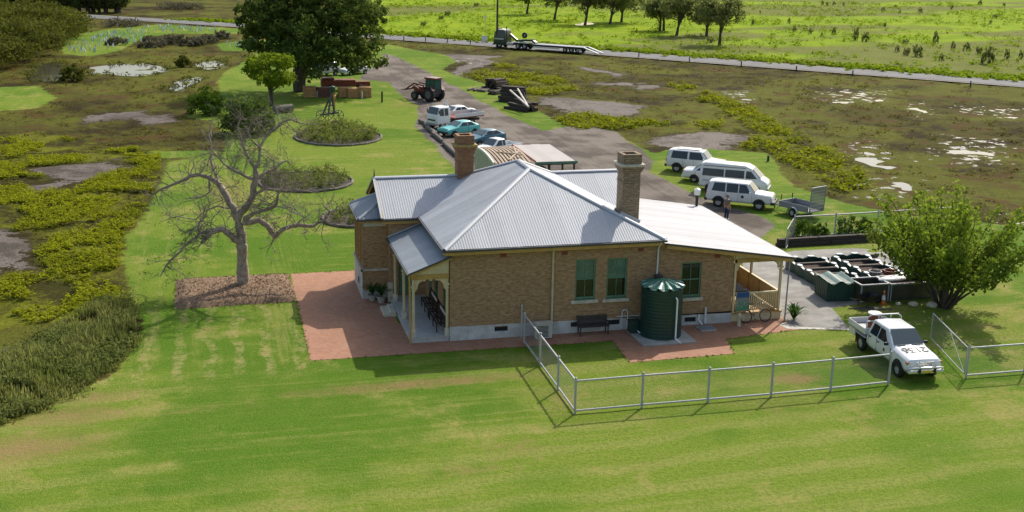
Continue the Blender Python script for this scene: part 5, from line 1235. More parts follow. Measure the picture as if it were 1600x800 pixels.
    def hood(x): return 1.17+(1.08-1.17)*(x-1.05)/.9
    for k, ch in enumerate('2136'):
        for pl_ in DG[ch]:
            q = []
            for a_, b_ in pl_:
                ty = -.56+.30*k+a_*dw; x_ = 1.34+b_*dh; q.append(Vector((x_, -ty, hood(x_)+.034)))
            for p0, p1 in zip(q, q[1:]):
                e = (p1-p0).normalized()*.018; m.bar(p0-e, p1+e, .062, .012)
    m.build('bonnet_number', M_trim, body)
    dr = Vector((c[0], c[1], 0))+Matrix.Rotation(rz, 3, 'Z')@Vector((-1.78, .28 if False else -.28, .94))
    drum = thing('steel_drum', 'rusty red steel drum with a white lid on the ute tray', 'drum', tuple(dr))
    MB().lathe([(.27, 0), (.29, .02), (.28, .28), (.29, .3), (.28, .32), (.28, .58), (.29, .6), (.28, .62), (.29, .84)], 24, 'z').build('barrel', P_rust, drum, 40)
    MB().lathe([(.31, .82), (.325, .85), (.31, .89), (.02, .9)], 24, 'z').build('lid', M_lid, drum, 40)
M_rust_ = simple('brown_mud_flap', (.14, .065, .03), .8); M_lid = simple('white_drum_lid', (.68, .64, .55), .5)
ute()

# --- vehicles on the grass beyond the lean-to
WAGON = [(2.36, .52, .86, .98, .74, .66), (2.28, .44, .96, 1.10, .86, .78), (1.15, .42, 1.10, 1.20, .92, .82), (.60, .42, 1.12, 1.84, .92, .72), (-1.85, .42, 1.12, 1.87, .92, .72), (-2.22, .44, 1.12, 1.80, .91, .70), (-2.34, .48, 1.08, 1.20, .88, .78), (-2.38, .5, 1.0, 1.10, .86, .78)]
def wagon(label, c, rz, mat, two_door=False):
    panes = [[(.80, 1.17), (.46, 1.74), (-.02, 1.76), (-.02, 1.16)], [(-.10, 1.16), (-.10, 1.76), (-.92, 1.77), (-.92, 1.16)], [(-1.02, 1.16), (-1.02, 1.77), (-1.82, 1.76), (-1.98, 1.20)]]
    if two_door: panes = [[(.80, 1.17), (.46, 1.74), (-.45, 1.76), (-.45, 1.16)], [(-.60, 1.16), (-.60, 1.77), (-1.86, 1.76), (-1.98, 1.20)]]
    t, b = car('four_wheel_drive', label, c, rz, WAGON, mat, (1.45, -1.45), .38, panes, ((1.15, .84, 1.20), (.60, .74, 1.84)), ((-2.34, .80, 1.20), (-2.22, .72, 1.80)), group='white vehicles parked on the grass', zs=1.12, ztop=1.86, wtop=.72, tw=.25)
    lamps(b, 2.34, -2.38, .90, .88, 1.0, bz=.56); seams(b, (.92, -.06, -.98), .926, .5, 1.1); mirrors(b, .78, .9, 1.16, mat)
    return t, b
a, b_ = G(1121, 323), G(1186, 329); d = (b_-a)/np.linalg.norm(b_-a); lf = np.array([-d[1], d[0], 0]); RZ = math.atan2(d[1], d[0])
c = (a+b_)/2+lf*.83
t, body = wagon('white four-wheel-drive wagon with spare wheel on the back, nearest to the trailer', tuple(c), RZ, P_white)
sp = MB().lathe([(.2, -.1), (.34, -.1), (.37, -.06), (.37, .06), (.34, .1), (.2, .1)], 20, 'x', (-2.5, .1, 1.1), closed=True).build('spare_wheel', M_tyre, t, 50)
MB().lathe([(.21, -.05), (.01, -.07)], 16, 'x', (-2.5, .1, 1.1)).build('rim', M_rim, sp, 40)
for s in (1, -1): MB().lathe([(.11, s*.925), (.11, s*.935)], 14, 'y', (.25, 0, .9)).build('door_badge', M_trim, body)
part(body, 'snorkel_bar', M_trim, ((2.42, -.85, .45), (2.56, .85, .66)), bevel=.04)
a2 = G(1057, 269); dv = np.array([math.cos(RZ-.03), math.sin(RZ-.03), 0]); lv = np.array([-dv[1], dv[0], 0])
t, body = wagon('older white two-door wagon parked farthest back on the grass', tuple(a2+dv*1.45+lv*.83), RZ-.03, P_white2, True)
part(body, 'roof_ridge', P_white2, ((-1.6, -.5, 1.88), (.3, .5, 1.93)), bevel=.02)
SEDAN = [(2.35, .42, .66, .74, .72, .64), (2.25, .32, .74, .84, .84, .76), (1.05, .30, .88, .96, .88, .76), (.25, .30, .92, 1.40, .88, .60), (-.85, .30, .92, 1.42, .88, .60), (-1.50, .32, .94, 1.04, .88, .74), (-2.20, .34, .92, 1.00, .85, .72), (-2.32, .42, .80, .88, .80, .70)]
def sedan(label, c, rz, mat, group=None, name='sedan'):
    t, b = car(name, label, c, rz, SEDAN, mat, (1.40, -1.35), .31, [[(.72, .97), (.16, 1.32), (-.28, 1.33), (-.28, .97)], [(-.36, .97), (-.36, 1.33), (-.80, 1.33), (-1.22, .99)]], ((1.05, .78, .96), (.25, .62, 1.40)), ((-1.50, .76, 1.04), (-.85, .62, 1.42)), group=group, zs=.92, ztop=1.41, wtop=.60)
    lamps(b, 2.30, -2.28, .84, .70, .82, bz=.45, bmat=mat); seams(b, (.95, -.32, -1.25), .886, .35, .92); mirrors(b, .7, .86, .95, mat); return t, b
a3 = G(1084, 285); sedan('white sedan squeezed between the minibus and the older wagon', tuple(a3+dv*1.35+lv*.80), RZ-.02, P_white, 'white vehicles parked on the grass')
VAN = [(2.62, .48, .80, .90, .76, .70), (2.52, .38, .92, 1.05, .86, .80), (2.10, .36, 1.12, 1.28, .92, .84), (1.35, .36, 1.20, 2.02, .92, .74), (.9, .36, 1.20, 2.22, .92, .72), (-2.2, .36, 1.20, 2.26, .92, .72), (-2.50, .38, 1.18, 2.15, .91, .70), (-2.56, .42, 1.1, 1.9, .90, .72)]
cv = G(1143, 303); cv = cv+lv*.9
t, body = car('minibus', 'white high-roofed minibus with grey stripes parked behind the four-wheel-drive', tuple(cv), RZ, VAN, P_white, (1.75, -1.35), .34, [[(1.80, 1.30), (1.32, 1.80), (.95, 1.82), (.95, 1.26)], [(.82, 1.26), (.82, 1.82), (-.62, 1.82), (-.62, 1.26)], [(-.72, 1.26), (-.72, 1.82), (-2.32, 1.82), (-2.36, 1.26)]], ((2.10, .86, 1.28), (1.35, .76, 2.02)), ((-2.56, .74, 1.3), (-2.50, .72, 2.1)), cat='minibus', group='white vehicles parked on the grass', zs=1.20, ztop=2.24, wtop=.72)
lamps(body, 2.56, -2.56, .86, .86, 1.0, bz=.5, bmat=M_galv)
for s in (1, -1): part(body, 'roof_stripe', M_galv, ((-2.3, s*.755-.03, 1.98), (.9, s*.755+.015, 2.05)), bevel=0); part(body, 'side_stripe', M_amber if False else P_silver, ((-2.3, s*.932-.012, .86), (1.4, s*.932+.004, .96)), bevel=0)
# --- vehicles along the log barrier
def hatch(label, c, rz, mat, spoiler=False):
    st = [(2.05, .42, .64, .74, .72, .64), (1.95, .32, .72, .84, .82, .74), (.95, .30, .88, .97, .84, .74), (.10, .30, .92, 1.38, .84, .58), (-.95, .30, .92, 1.38, .84, .58), (-1.75, .32, .94, 1.08, .84, .66), (-1.95, .36, .88, .96, .80, .66)]
    t, b = car('hatchback', label, c, rz, st, mat, (1.25, -1.25), .30, [[(.62, .97), (.04, 1.30), (-.42, 1.31), (-.42, .97)], [(-.5, .97), (-.5, 1.31), (-.92, 1.31), (-1.42, 1.0)]], ((.95, .76, .97), (.10, .60, 1.38)), ((-1.75, .68, 1.08), (-.95, .60, 1.38)), group='cars parked along the logs', zs=.92, ztop=1.38, wtop=.58)
    lamps(b, 2.0, -1.93, .80, .68, .82, bz=.44); seams(b, (.85, -.46), .846, .35, .92); mirrors(b, .6, .82, .95, mat)
    if spoiler: part(b, 'spoiler', mat, ((-1.98, -.66, 1.10), (-1.78, .66, 1.15)), bevel=.02)
    return t
HZ = math.radians(-153); hd = np.array([math.cos(HZ), math.sin(HZ), 0]); hl = np.array([-hd[1], hd[0], 0])
f_aq = G(694, 214.5); hatch('bright aqua hatchback parked next to the white tray truck', tuple(f_aq-hd*2.0-hl*.2), HZ, P_aqua)
hatch('dark teal-blue hatchback with a rear spoiler behind the left chimney', tuple(G(728, 229)-hd*2.2), HZ, P_navy, True)
sedan('white sedan half hidden behind the tray truck', tuple(G(672, 193)-hd*2.35+np.array([1.0, 1.5, 0])), HZ, P_white2, 'cars parked along the logs')
def single_ute():
    c = G(775, 243); t = thing('small_ute', 'white single-cab utility showing its cab above the shed', 'utility', tuple(c), HZ+.05)
    st = [(2.25, .42, .72, .80, .72, .64), (2.15, .36, .80, .92, .80, .72), (1.05, .34, .92, 1.02, .83, .74), (.35, .34, .95, 1.55, .83, .62), (-.45, .34, .95, 1.55, .83, .62), (-.55, .36, .94, 1.05, .83, .75)]
    b = loft_body(t, st, P_white)
    for x in (1.4, -1.45):
        for s in (1, -1): wheel(t, x, s*.76, .32)
    side_panes(t, b, [[(.78, 1.0), (.28, 1.46), (-.05, 1.47), (-.05, 1.0)], [(-.13, 1.0), (-.13, 1.47), (-.42, 1.47), (-.42, 1.0)]], .95, 1.55, .83, .62); screen(b, (1.05, .76, 1.02), (.35, .64, 1.55)); screen(b, (-.55, .77, 1.05), (-.45, .64, 1.55), M_carglass, 'rear_window')
    m = MB(); m.box((-2.4, -.85, .55), (-.62, .85, .65))
    for bx in (((-2.4, .8, .65), (-.62, .86, .98)), ((-2.4, -.86, .65), (-.62, -.8, .98)), ((-2.42, -.86, .65), (-2.36, .86, .98)), ((-.66, -.86, .65), (-.60, .86, 1.0))): m.box(*bx)
    m.build('tray', P_white, t, bevel=.02); lamps(b, 2.2, -.6, .8, .74, .7, bz=.45)
single_ute()
def tray_truck():
    f = G(676, 202); t = thing('tray_truck', 'white cab-over tray truck with a small crane behind the cab', 'truck', tuple(f-hd*2.9-hl*.1), HZ)
    st = [(2.95, .55, 1.15, 1.30, .84, .78), (2.88, .5, 1.25, 1.45, .90, .84), (2.60, .48, 1.30, 2.20, .92, .76), (1.35, .48, 1.30, 2.24, .92, .76), (1.30, .5, 1.28, 2.1, .9, .76)]
    b = loft_body(t, st, P_white, .05, 'cab'); side_panes(t, b, [[(2.62, 1.38), (2.48, 2.02), (2.06, 2.05), (2.06, 1.36)], [(1.96, 1.36), (1.96, 2.05), (1.52, 2.05), (1.52, 1.36)]], 1.30, 2.22, .92, .76)
    screen(b, (2.88, .86, 1.45), (2.60, .80, 2.20)); part(b, 'grille', M_trim, ((2.93, -.6, .85), (2.97, .6, 1.0))); part(b, 'front_bumper', M_galv, ((2.85, -.9, .42), (3.05, .9, .62)))
    for s in (1, -1): part(b, 'headlight', M_headl, ((2.9, s*.72-.12, .72), (2.98, s*.72+.12, .88))); part(b, 'wing_mirror', M_trim, ((2.72, s*.98-.06, 1.6), (2.78, s*.98+.06, 1.95)))
    for s in (1, -1): wheel(t, 2.2, s*.78, .40, .24); wheel(t, -1.5, s*.78, .40, .40)
    part(t, 'chassis', M_trim, ((-2.9, -.4, .5), (2.4, .4, .75)))
    m = MB(); m.box((-3.0, -1.02, .95), (.75, 1.02, 1.05)); tr = m.build('tray', P_rust, t)
    part(tr, 'tray_side', P_white2, ((-3.0, .99, 1.05), (.75, 1.03, 1.42))); part(tr, 'tray_side', P_white2, ((-3.0, -1.03, 1.05), (.75, -.99, 1.42))); part(tr, 'tailgate', P_white2, ((-3.03, -1.02, 1.05), (-2.99, 1.02, 1.42)))
    m = MB(); m.box((.85, -.18, .75), (1.2, .18, 2.2)); m.bar((1.02, 0, 2.1), (.95, -.1, 2.75), .2, .24); m.bar((.95, -.1, 2.7), (.55, -.5, 2.2), .16, .2); m.bar((.9, .3, .8), (.9, .3, 2.0), .1); m.build('crane', P_white2, t, bevel=.02)
    part(t, 'fuel_tank', M_plate, ((.3, -.95, .5), (.8, -.55, .85)))
tray_truck()
def under_tree_car():
    t, b = wagon('silver-grey wagon in the shade under the big tree', tuple(G(505, 119)), HZ+.2, P_silver); t['group'] = 'vehicles under the big tree'
under_tree_car()
sedan('pale car end just showing under the big tree canopy', tuple(G(553, 116)), HZ+.2, P_white2, 'vehicles under the big tree')

# --- semi-trailer on the road
def semi():
    a, b = G(776, 74), G(934, 85); d = (a-b)/np.linalg.norm(a-b); rz = math.atan2(d[1], d[0]); o = (a+b)/2; o[2] = .09
    t = thing('low_loader_truck', 'dark green prime mover with a low-loader trailer stopped on the road', 'truck', tuple(o), rz)
    L = np.linalg.norm(a-b)/2
    st = [(L, .6, 1.5, 1.65, 1.10, 1.05), (L-.1, .5, 1.6, 2.0, 1.2, 1.12), (L-.35, .5, 1.7, 2.9, 1.22, 1.08), (L-2.2, .5, 1.7, 2.95, 1.22, 1.08), (L-2.25, .6, 1.6, 2.8, 1.2, 1.06)]
    b = loft_body(t, st, P_green, .06, 'cab'); side_panes(t, b, [[(L-.45, 1.8), (L-.6, 2.65), (L-1.4, 2.68), (L-1.4, 1.78)]], 1.7, 2.92, 1.22, 1.08); screen(b, (L-.1, 1.14, 2.0), (L-.35, 1.1, 2.9))
    part(b, 'roof', P_white, ((L-2.1, -1.0, 2.96), (L-.45, 1.0, 3.14)), bevel=.06); part(b, 'roof_board', P_red, ((L-.7, -.7, 3.14), (L-.55, .7, 3.32))); part(b, 'cab_stripe', P_white, ((L-2.1, 1.235, 1.45), (L-.2, 1.245, 1.6)), ((L-2.1, -1.245, 1.45), (L-.2, -1.235, 1.6)), bevel=0)
    part(b, 'front_bumper', M_chrome, ((L-.05, -1.2, .45), (L+.15, 1.2, .8))); MB().tube([(L-2.5, .9, .9), (L-2.5, .9, 3.7)], .08, 8).build('exhaust_stack', M_trim, b, 60)
    part(t, 'chassis', M_trim, ((-L+4, -.45, .65), (L-1, .45, .95))); part(t, 'fuel_tank', M_chrome, ((L-3.9, -1.15, .5), (L-2.6, -.6, 1.05)), ((L-3.9, .6, .5), (L-2.6, 1.15, 1.05)), bevel=.12)
    for x in (L-1.2, L-4.9, L-6.2):
        for s in (1, -1): wheel(t, x, s*.98, .5, .35 if x > L-2 else .5)
    for x in (L-4.9, L-6.2):
        for s in (1, -1): part(t, 'mudguard', P_white, ((x-.6, s*.98-.28, 1.06), (x+.6, s*.98+.28, 1.12)), bevel=.03)
    m = MB(); m.bar((L-2.7, 0, 2.3), (L-4.3, 0, 1.2), .5, .35); m.bar((L-4.0, 0, 1.3), (L-7.4, 0, 1.55), .9, .35); m.bar((L-7.2, 0, 1.5), (L-7.9, 0, 1.1), .9, .3); m.build('gooseneck', P_green, t, bevel=.03)
    sp = MB().lathe([(.25, -.16), (.46, -.16), (.5, -.1), (.5, .1), (.46, .16), (.25, .16)], 20, 'y', (L-5.4, -.3, 2.25), closed=True).build('spare_wheel', M_tyre, t, 50); MB().lathe([(.26, -.12), (.02, -.1)], 16, 'y', (L-5.4, -.3, 2.25)).build('rim', P_white, sp)
    m = MB(); m.box((-L+2.2, -1.25, .86), (L-7.7, 1.25, 1.0)); dk = m.build('trailer_deck', M_galv, t); part(dk, 'side_rail', M_trim, ((-L+2.2, -1.28, .66), (L-7.7, -1.25, .98)), ((-L+2.2, 1.25, .66), (L-7.7, 1.28, .98)), bevel=0)
    part(dk, 'side_guard', P_white2, ((L-13.0, 1.20, .42), (L-7.9, 1.24, .62)), ((L-13.0, -1.24, .42), (L-7.9, -1.20, .62)))
    for x in (-L+3.2, -L+4.4, -L+5.6):
        for s in (1, -1): wheel(t, x, s*1.0, .42, .4)
    for s in (1, -1):
        m = MB(); m.bar((-L+2.2, s*.85, .95), (-L-.5, s*.85, .12), .55, .1); m.build('ramp', M_galv, t)
    m = MB(); m.bar((-L+3.0, 1.2, 1.0), (-L+2.7, 1.25, .1), .12, .08); m.build('ramp_leg', P_white2, t)
semi()
M_rimdk = simple('dusty_dark_rim', (.13, .12, .11), .7, .2)
# --- red tractor with a loader
def tractor():
    c = G(678, 158); t = thing('tractor', 'red cab tractor with a front loader parked at the drive edge', 'tractor', tuple(c), R(128))
    for s in (1, -1): wheel(t, 0, s*.86, .82, .48, M_rimdk); wheel(t, 2.3, s*.78, .52, .34, M_rimdk)
    m = MB(); m.box((.7, -.34, .85), (2.9, .34, 1.55)); bn = m.build('bonnet', P_red, t, bevel=.08); part(bn, 'grille', M_trim, ((2.9, -.28, .9), (2.93, .28, 1.45)))
    part(t, 'chassis', M_trim, ((-.5, -.4, .55), (2.8, .4, .9))); part(t, 'cab_base', M_trim, ((-.65, -.55, .85), (.85, .55, 1.35)))
    for s in (1, -1):
        m = MB(); m.add([(-.75, s*.62, 1.3), (-.75, s*1.1, 1.3), (-.4, s*1.1, 1.72), (-.4, s*.62, 1.72), (.5, s*1.1, 1.72), (.5, s*.62, 1.72), (.8, s*1.1, 1.4), (.8, s*.62, 1.4)], [(0, 1, 2, 3), (3, 2, 4, 5), (5, 4, 6, 7)]); m.build('mudguard', P_red, t)
    m = MB()
    for x in (-.62, .1, .8):
        for s in (1, -1): m.bar((x, s*.58, 1.3), (x*.92, s*.54, 2.55), .07)
    cb = m.build('cab_frame', M_trim, t); part(cb, 'cab_roof', P_red, ((-.75, -.68, 2.55), (.92, .68, 2.76)), bevel=.06)
    g = M_greenglass
    part(cb, 'rear_window', g, ((-.63, -.52, 1.4), (-.62, .52, 2.52)), bevel=0); part(cb, 'windscreen', g, ((.78, -.52, 1.4), (.79, .52, 2.52)), bevel=0)
    for s in (1, -1): part(cb, 'side_window', g, ((-.58, s*.56-.005, 1.4), (.76, s*.56+.005, 2.52)), bevel=0)
    part(cb, 'seat', M_seat, ((-.4, -.25, 1.2), (.1, .25, 1.9)), bevel=.05)
    m = MB()
    for s in (1, -1): m.bar((1.0, s*.5, 1.0), (1.2, s*.5, 1.75), .12); m.bar((1.1, s*.5, 1.75), (2.6, s*.5, 1.9), .12, .16); m.bar((2.6, s*.5, 1.9), (3.9, s*.5, 1.15), .12, .16); m.bar((1.4, s*.5, 1.1), (2.7, s*.5, 1.7), .06)
    m.bar((2.6, -.5, 1.85), (2.6, .5, 1.85), .1); ld = m.build('loader_arm', P_red, t)
    m = MB(); m.bar((3.9, -.75, 1.1), (3.9, .75, 1.1), .16); 
    for y in (-.6, -.2, .2, .6): m.bar((3.9, y, 1.05), (4.7, y, 1.0), .06)
    m.build('fork', M_trim, ld)
M_greenglass = glassmat('green_cab_glass', (.05, .11, .085))
tractor()
# --- box trailer with mesh ramp
def box_trailer():
    a, b = G(1218, 341), G(1290, 345); d = (b-a)/np.linalg.norm(b-a); c = G(1250, 336); rz = math.radians(-68)
    t = thing('box_trailer', 'grey galvanised box trailer with an upright mesh ramp behind the vine fence', 'trailer', tuple(c), rz)
    m = MB(); m.box((-1.25, -.8, .5), (1.35, .8, .55)); bd = m.build('floor', M_galv, t)
    for bx in (((-1.25, -.82, .5), (1.35, -.79, .92)), ((-1.25, .79, .5), (1.35, .82, .92)), ((-1.28, -.82, .5), (-1.24, .82, .92))): part(bd, 'side', M_galv, bx)
    m = MB(); m.bar((-1.2, -.5, .45), (-2.5, 0, .42), .08); m.bar((-1.2, .5, .45), (-2.5, 0, .42), .08); db = m.build('drawbar', M_galv, t)
    MB().tube([(-2.35, 0, .05), (-2.35, 0, .75)], .04, 8).build('jockey_stand', M_trim, db, 60)
    for s in (1, -1):
        wheel(t, .1, s*.95, .30, .18); m = MB()
        pts = [(.1+.42*math.cos(q), .32+.40*math.sin(q)) for q in [math.pi*k/8 for k in range(9)]]
        for (x0_, z0_), (x1_, z1_) in zip(pts, pts[1:]): m.add([(x0_, s*.84, z0_), (x0_, s*1.06, z0_), (x1_, s*1.06, z1_), (x1_, s*.84, z1_)], [(0, 1, 2, 3)])
        m.build('mudguard', P_white2, t)
    m = MB(); 
    for s in (-.75, .75): m.bar((1.38, s, .5), (1.48, s, 2.2), .05)
    for k in range(8): m.bar((1.38+.1*k/7, -.75, .5+1.7*k/7), (1.38+.1*k/7, .75, .5+1.7*k/7), .035)
    rp = m.build('ramp', M_galv, t); m = MB()
    for k in range(1, 30): y = -.75+1.5*k/30; m.bar((1.39, y, .5), (1.49, y, 2.2), .016)
    m.build('ramp_mesh', M_galv, rp)
    part(rp, 'top_bar', M_galv, ((1.45, -.8, 2.18), (1.52, .8, 2.3)))
    part(t, 'tail_light', M_redlens, ((1.36, -.75, .55), (1.39, -.6, .66)), ((1.36, .6, .55), (1.39, .75, .66)))
box_trailer()
# ------------------------------------------------------------------ yard: fences
M_fence = simple('galvanised_pipe', (.42, .41, .40), .55, .12, 5, metallic=.1)
M_wire = simple('chain_wire', (.22, .22, .215), .5, .1, 5)
def wire_panel(par, p, q, z0, z1, sp=.11, w=.0024):
    """woven diagonal wires between two posts"""
    p = Vector(p); q = Vector(q); L = (q-p).length; d = (q-p)/L; H = z1-z0; V = []; F = []
    n = Vector((-d.y, d.x, 0)); k = int((L+H)/sp)
    for sgn in (1, -1):
        for i in range(1, k):
            s = i*sp
            a0, a1 = max(0, s-H), min(L, s)
            if a1-a0 < .02: continue
            za, zb = z0+(s-a0), z0+(s-a1)
            if sgn < 0: za, zb = z1+z0-za, z1+z0-zb
            A = p+d*a0+Vector((0, 0, za)); B = p+d*a1+Vector((0, 0, zb)); t = (B-A).normalized(); u = n*w; v_ = t.cross(n)*w; b = len(V)
            off = n*(.004*sgn)
            for c in (A, B): V += [tuple(c+off+u), tuple(c+off-u*.5+v_), tuple(c+off-u*.5-v_)]
            F += [(b, b+1, b+4, b+3), (b+1, b+2, b+5, b+4), (b+2, b, b+3, b+5)]
    return fast_mesh('wire_mesh', V, F, M_wire, parent=par)
def fence(label, pts, h=1.5, top=1.42, low=.14, r=.052, rail=.043, skip=(), group=None):
    f = thing('chain_wire_fence', label, 'fence', (0, 0, 0), 0, group)
    for i, (x, y) in enumerate(pts):
        po = MB().tube([(x, y, -.1), (x, y, h)], r, 10).build('post', M_fence, f, 60)
        MB().lathe([(r*1.15, h-.01), (r*1.15, h+.02), (r*.5, h+.05), (.002, h+.055)], 10, 'z', (x, y, 0)).build('post_cap', M_fence, po, 60)
    for (a, b), (c, d) in zip(pts, pts[1:]):
        for zz in (top, low): MB().tube([(a, b, zz), (c, d, zz)], rail, 8).build('rail', M_fence, f, 60)
        wire_panel(f, (a, b, 0), (c, d, 0), low, top)
    return f
fy = -9.58
fence('galvanised chain-wire fence turning a corner on the lawn before the tank', [(3.36, -1.05), (3.32, -4.0), (3.28, -7.05), (3.24, -9.62), (6.12, fy), (9.03, fy), (11.9, fy), (14.72, -9.5), (17.57, -9.36)], 1.52)
fence('galvanised chain-wire fence running off the right edge beyond the gate', [(21.45, -9.33), (24.4, -9.36), (27.3, -9.4)], 1.52, r=.045)
po = thing('gate_post', 'single grey gate post standing against the brick wall', 'post', (3.44, -.22, 0))
MB().tube([(0, 0, -.1), (0, 0, 1.62)], .045, 10).build('post', M_fence, po, 60); MB().lathe([(.05, 1.61), (.05, 1.65), (.01, 1.68)], 10).build('post_cap', M_fence, po, 60)
def gate(label, p, q, h0=.18, h1=1.42, brace=True, name='wire_gate'):
    p = Vector((*p, 0)); q = Vector((*q, 0)); g = thing(name, label, 'gate', tuple(p)); d = q-p
    for a, b in (((0, 0, h0), (*d[:2], h0)), ((0, 0, h1), (*d[:2], h1)), ((0, 0, h0), (0, 0, h1)), ((*d[:2], h0), (*d[:2], h1))): MB().tube([a, b], .024, 8).build('frame_tube', M_fence, g, 60)
    if brace: MB().tube([(0, 0, h0), (d.x*.5, d.y*.5, h1)], .018, 8).build('brace', M_fence, g, 60)
    wire_panel(g, (0, 0, 0), (d.x, d.y, 0), h0, h1)
gate('open chain-wire gate standing beside the white ute', (21.40, -9.25), (22.75, -4.6))
# vine fence behind the lean-to
F2 = [(24.1, 14.6), (25.5, 14.9), (28.5, 15.0), (31.7, 15.2), (35.0, 15.4), (38.3, 15.6)]
fence('pipe fence with vines behind the sleeper wall', F2[1:], 1.6, 1.5, .2, .05, .045)
gate('small open gate at the end of the vine fence', (25.4, 14.85), (23.6, 12.2), name='wire_gate')
for i, (x, y, rx, h) in enumerate([(26.2, 15.1, .9, 1.45), (27.4, 15.2, .7, 1.2), (29.6, 15.3, .9, 1.5), (30.9, 15.3, .6, 1.3)]):
    shrub('vine', ['leafy vine on the fence nearest the small gate', 'low vine beside the first fence post', 'dense dark vine between the middle fence posts', 'vine creeping right along the fence'][i], (x, y, 0), rx, h, M_leaf_mid, 200+i, 46, 26, .14, 'vine', 'vines on the fence')

# ------------------------------------------------------------------ water tank group
M_tank = simple('dark_green_tank', (.006, .036, .028), .42, .12, 3)
M_tanklid = simple('green_tank_lid', (.05, .17, .11), .35, .15, 3); M_lidglint = simple('painted_lid_glint', (.24, .36, .31), .4, .12)
pad = thing('concrete_pad', 'square pale concrete pad beneath the green water tank', 'concrete pad', (0, 0, 0))
MB().box((8.75, -2.62, 0), (11.45, -.3, .10)).build('slab', M_conc, pad, bevel=.02)
tk = thing('water_tank', 'round dark green corrugated water tank with a fluted lid against the wall', 'water tank', (10.12, -1.25, .10))
prof = []; TR, TH = 1.0, 2.45
for k in range(61): prof.append((TR+.006*math.cos(k*math.pi/2), TH*k/60))
MB().lathe(prof, 48).build('shell', M_tank, tk, 80)
def fluted_lid():
    n = 96; V = [(0, 0, TH+.34)]; V2 = []
    for j in range(n):
        a = 2*math.pi*j/n; w = math.cos(a*12); V.append((TR*.25*math.cos(a), TR*.25*math.sin(a), TH+.32))
    for j in range(n):
        a = 2*math.pi*j/n; w = math.cos(a*12); r_ = TR*1.03+.04*w; V.append((r_*math.cos(a), r_*math.sin(a), TH+.02+.085*w))
    F = [(0, 1+j, 1+(j+1) % n) for j in range(n)]+[(1+j, 1+n+j, 1+n+(j+1) % n, 1+(j+1) % n) for j in range(n)]
    m = MB(); m.add(V, F); ld = m.build('lid', M_tanklid, tk, 25)
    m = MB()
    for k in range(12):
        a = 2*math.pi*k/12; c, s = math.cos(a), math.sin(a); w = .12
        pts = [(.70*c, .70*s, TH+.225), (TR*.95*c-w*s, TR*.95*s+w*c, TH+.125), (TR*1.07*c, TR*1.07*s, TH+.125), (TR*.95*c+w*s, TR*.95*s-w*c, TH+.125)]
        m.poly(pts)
    m.build('lid_glint', M_lidglint, ld)  # pale patches: sun glints on the lid's flutes, put in as colour
fluted_lid()
pipe('overflow_pipe', [(.32, -.98, TH-.35), (.34, -1.06, TH-.38), (.36, -1.07, TH-.5), (.36, -1.07, .12), (.40, -1.2, .04), (.5, -1.42, -.02)], .04, M_white, tk)
MB().lathe([(.22, TH+.3), (.22, TH+.42), (.18, TH+.44)], 16, 'z', (-.1, .35, 0)).build('strainer', M_trim, tk, 50)
pb = thing('pump_box', 'small dark green pump box between tank and wall', 'pump box', (8.98, -.72, .1))
MB().box((-.28, -.25, 0), (.28, .25, .55)).build('cover', M_tank, pb, bevel=.04); MB().box((-.30, -.27, .55), (.30, .27, .60)).build('lid', M_tank, pb, bevel=.015); pipe('outlet', [(.1, -.25, .12), (.1, -.42, .1), (.4, -.5, .1)], .03, M_white, pb)
ac = thing('air_conditioner', 'pale grey air conditioner unit on the paving behind the fence', 'air conditioner', (4.42, -.55, .012))
MB().box((-.42, -.16, .05), (.42, .2, .80)).build('casing', simple('ac_grey', (.46, .44, .40), .5, .06), ac, bevel=.02); MB().box((-.44, -.18, .80), (.44, .22, .83)).build('top', M_sill, ac, bevel=.01)
for k in range(9): MB().box((-.34, -.175, .14+k*.065), (.22, -.162, .165+k*.065)).build('louvre', M_dark, ac)
gt = thing('drain_cover', 'grey square drain lid on the paving near the porch', 'drain cover', (12.75, -.75, .012))
MB().box((-.42, -.38, 0), (.42, .38, .05)).build('rim', M_conc, gt, bevel=.01); MB().box((-.34, -.3, .05), (.34, .3, .062)).build('lid', M_galv, gt)

# ------------------------------------------------------------------ benches, bicycle, pots, porch clutter
M_slat = simple('dark_stained_slat', (.06, .048, .042), .6, .25, 6, obvar=.3)
M_black2 = simple('dark_maroon_timber', (.030, .018, .018), .5, .2, 5)
def bench(name, label, loc, rz, L, mat, nslat=4, back=.42, group=None):
    t = thing(name, label, 'bench', loc, rz, group)
    for s in (-1, 0, 1) if L > 2 else (-1, 1):
        x = s*(L/2-.08); m = MB(); m.box((x-.03, -.22, 0), (x+.03, -.17, .43)); m.build('leg', mat, t); m = MB(); m.bar((x, .18, 0), (x, .22, .44), .06); m.bar((x, .22, .44), (x, .32, .44+back+.04), .05); m.build('leg', mat, t)
        MB().bar((x, -.2, .415), (x, .22, .415), .05, .04).build('seat_bearer', mat, t)
        if s and L < 2: MB().bar((x, -.24, .64), (x, .26, .66), .05, .035).build('arm_rest', mat, t)
    for k in range(nslat): y = -.2+k*.42/(nslat-1 or 1); MB().box((-L/2, y-.045, .435), (L/2, y+.045, .46)).build('seat_slat', mat, t)
    for k in range(nslat): z_ = .52+k*back/nslat; yy = .225+.1*(z_-.44)/back; MB().bar((-L/2, yy-.03, z_), (L/2, yy-.03, z_), .025, back/nslat*.8).build('back_slat', mat, t)
    return t
bench('garden_bench', 'dark slatted garden bench against the front wall below the windows', (6.98, -.42, .012), 0, 1.55, M_slat)
bench('verandah_bench', 'black bench on the verandah nearest the arch', (-.34, 1.55, .28), -math.pi/2, 2.1, M_black2, 4, .46)
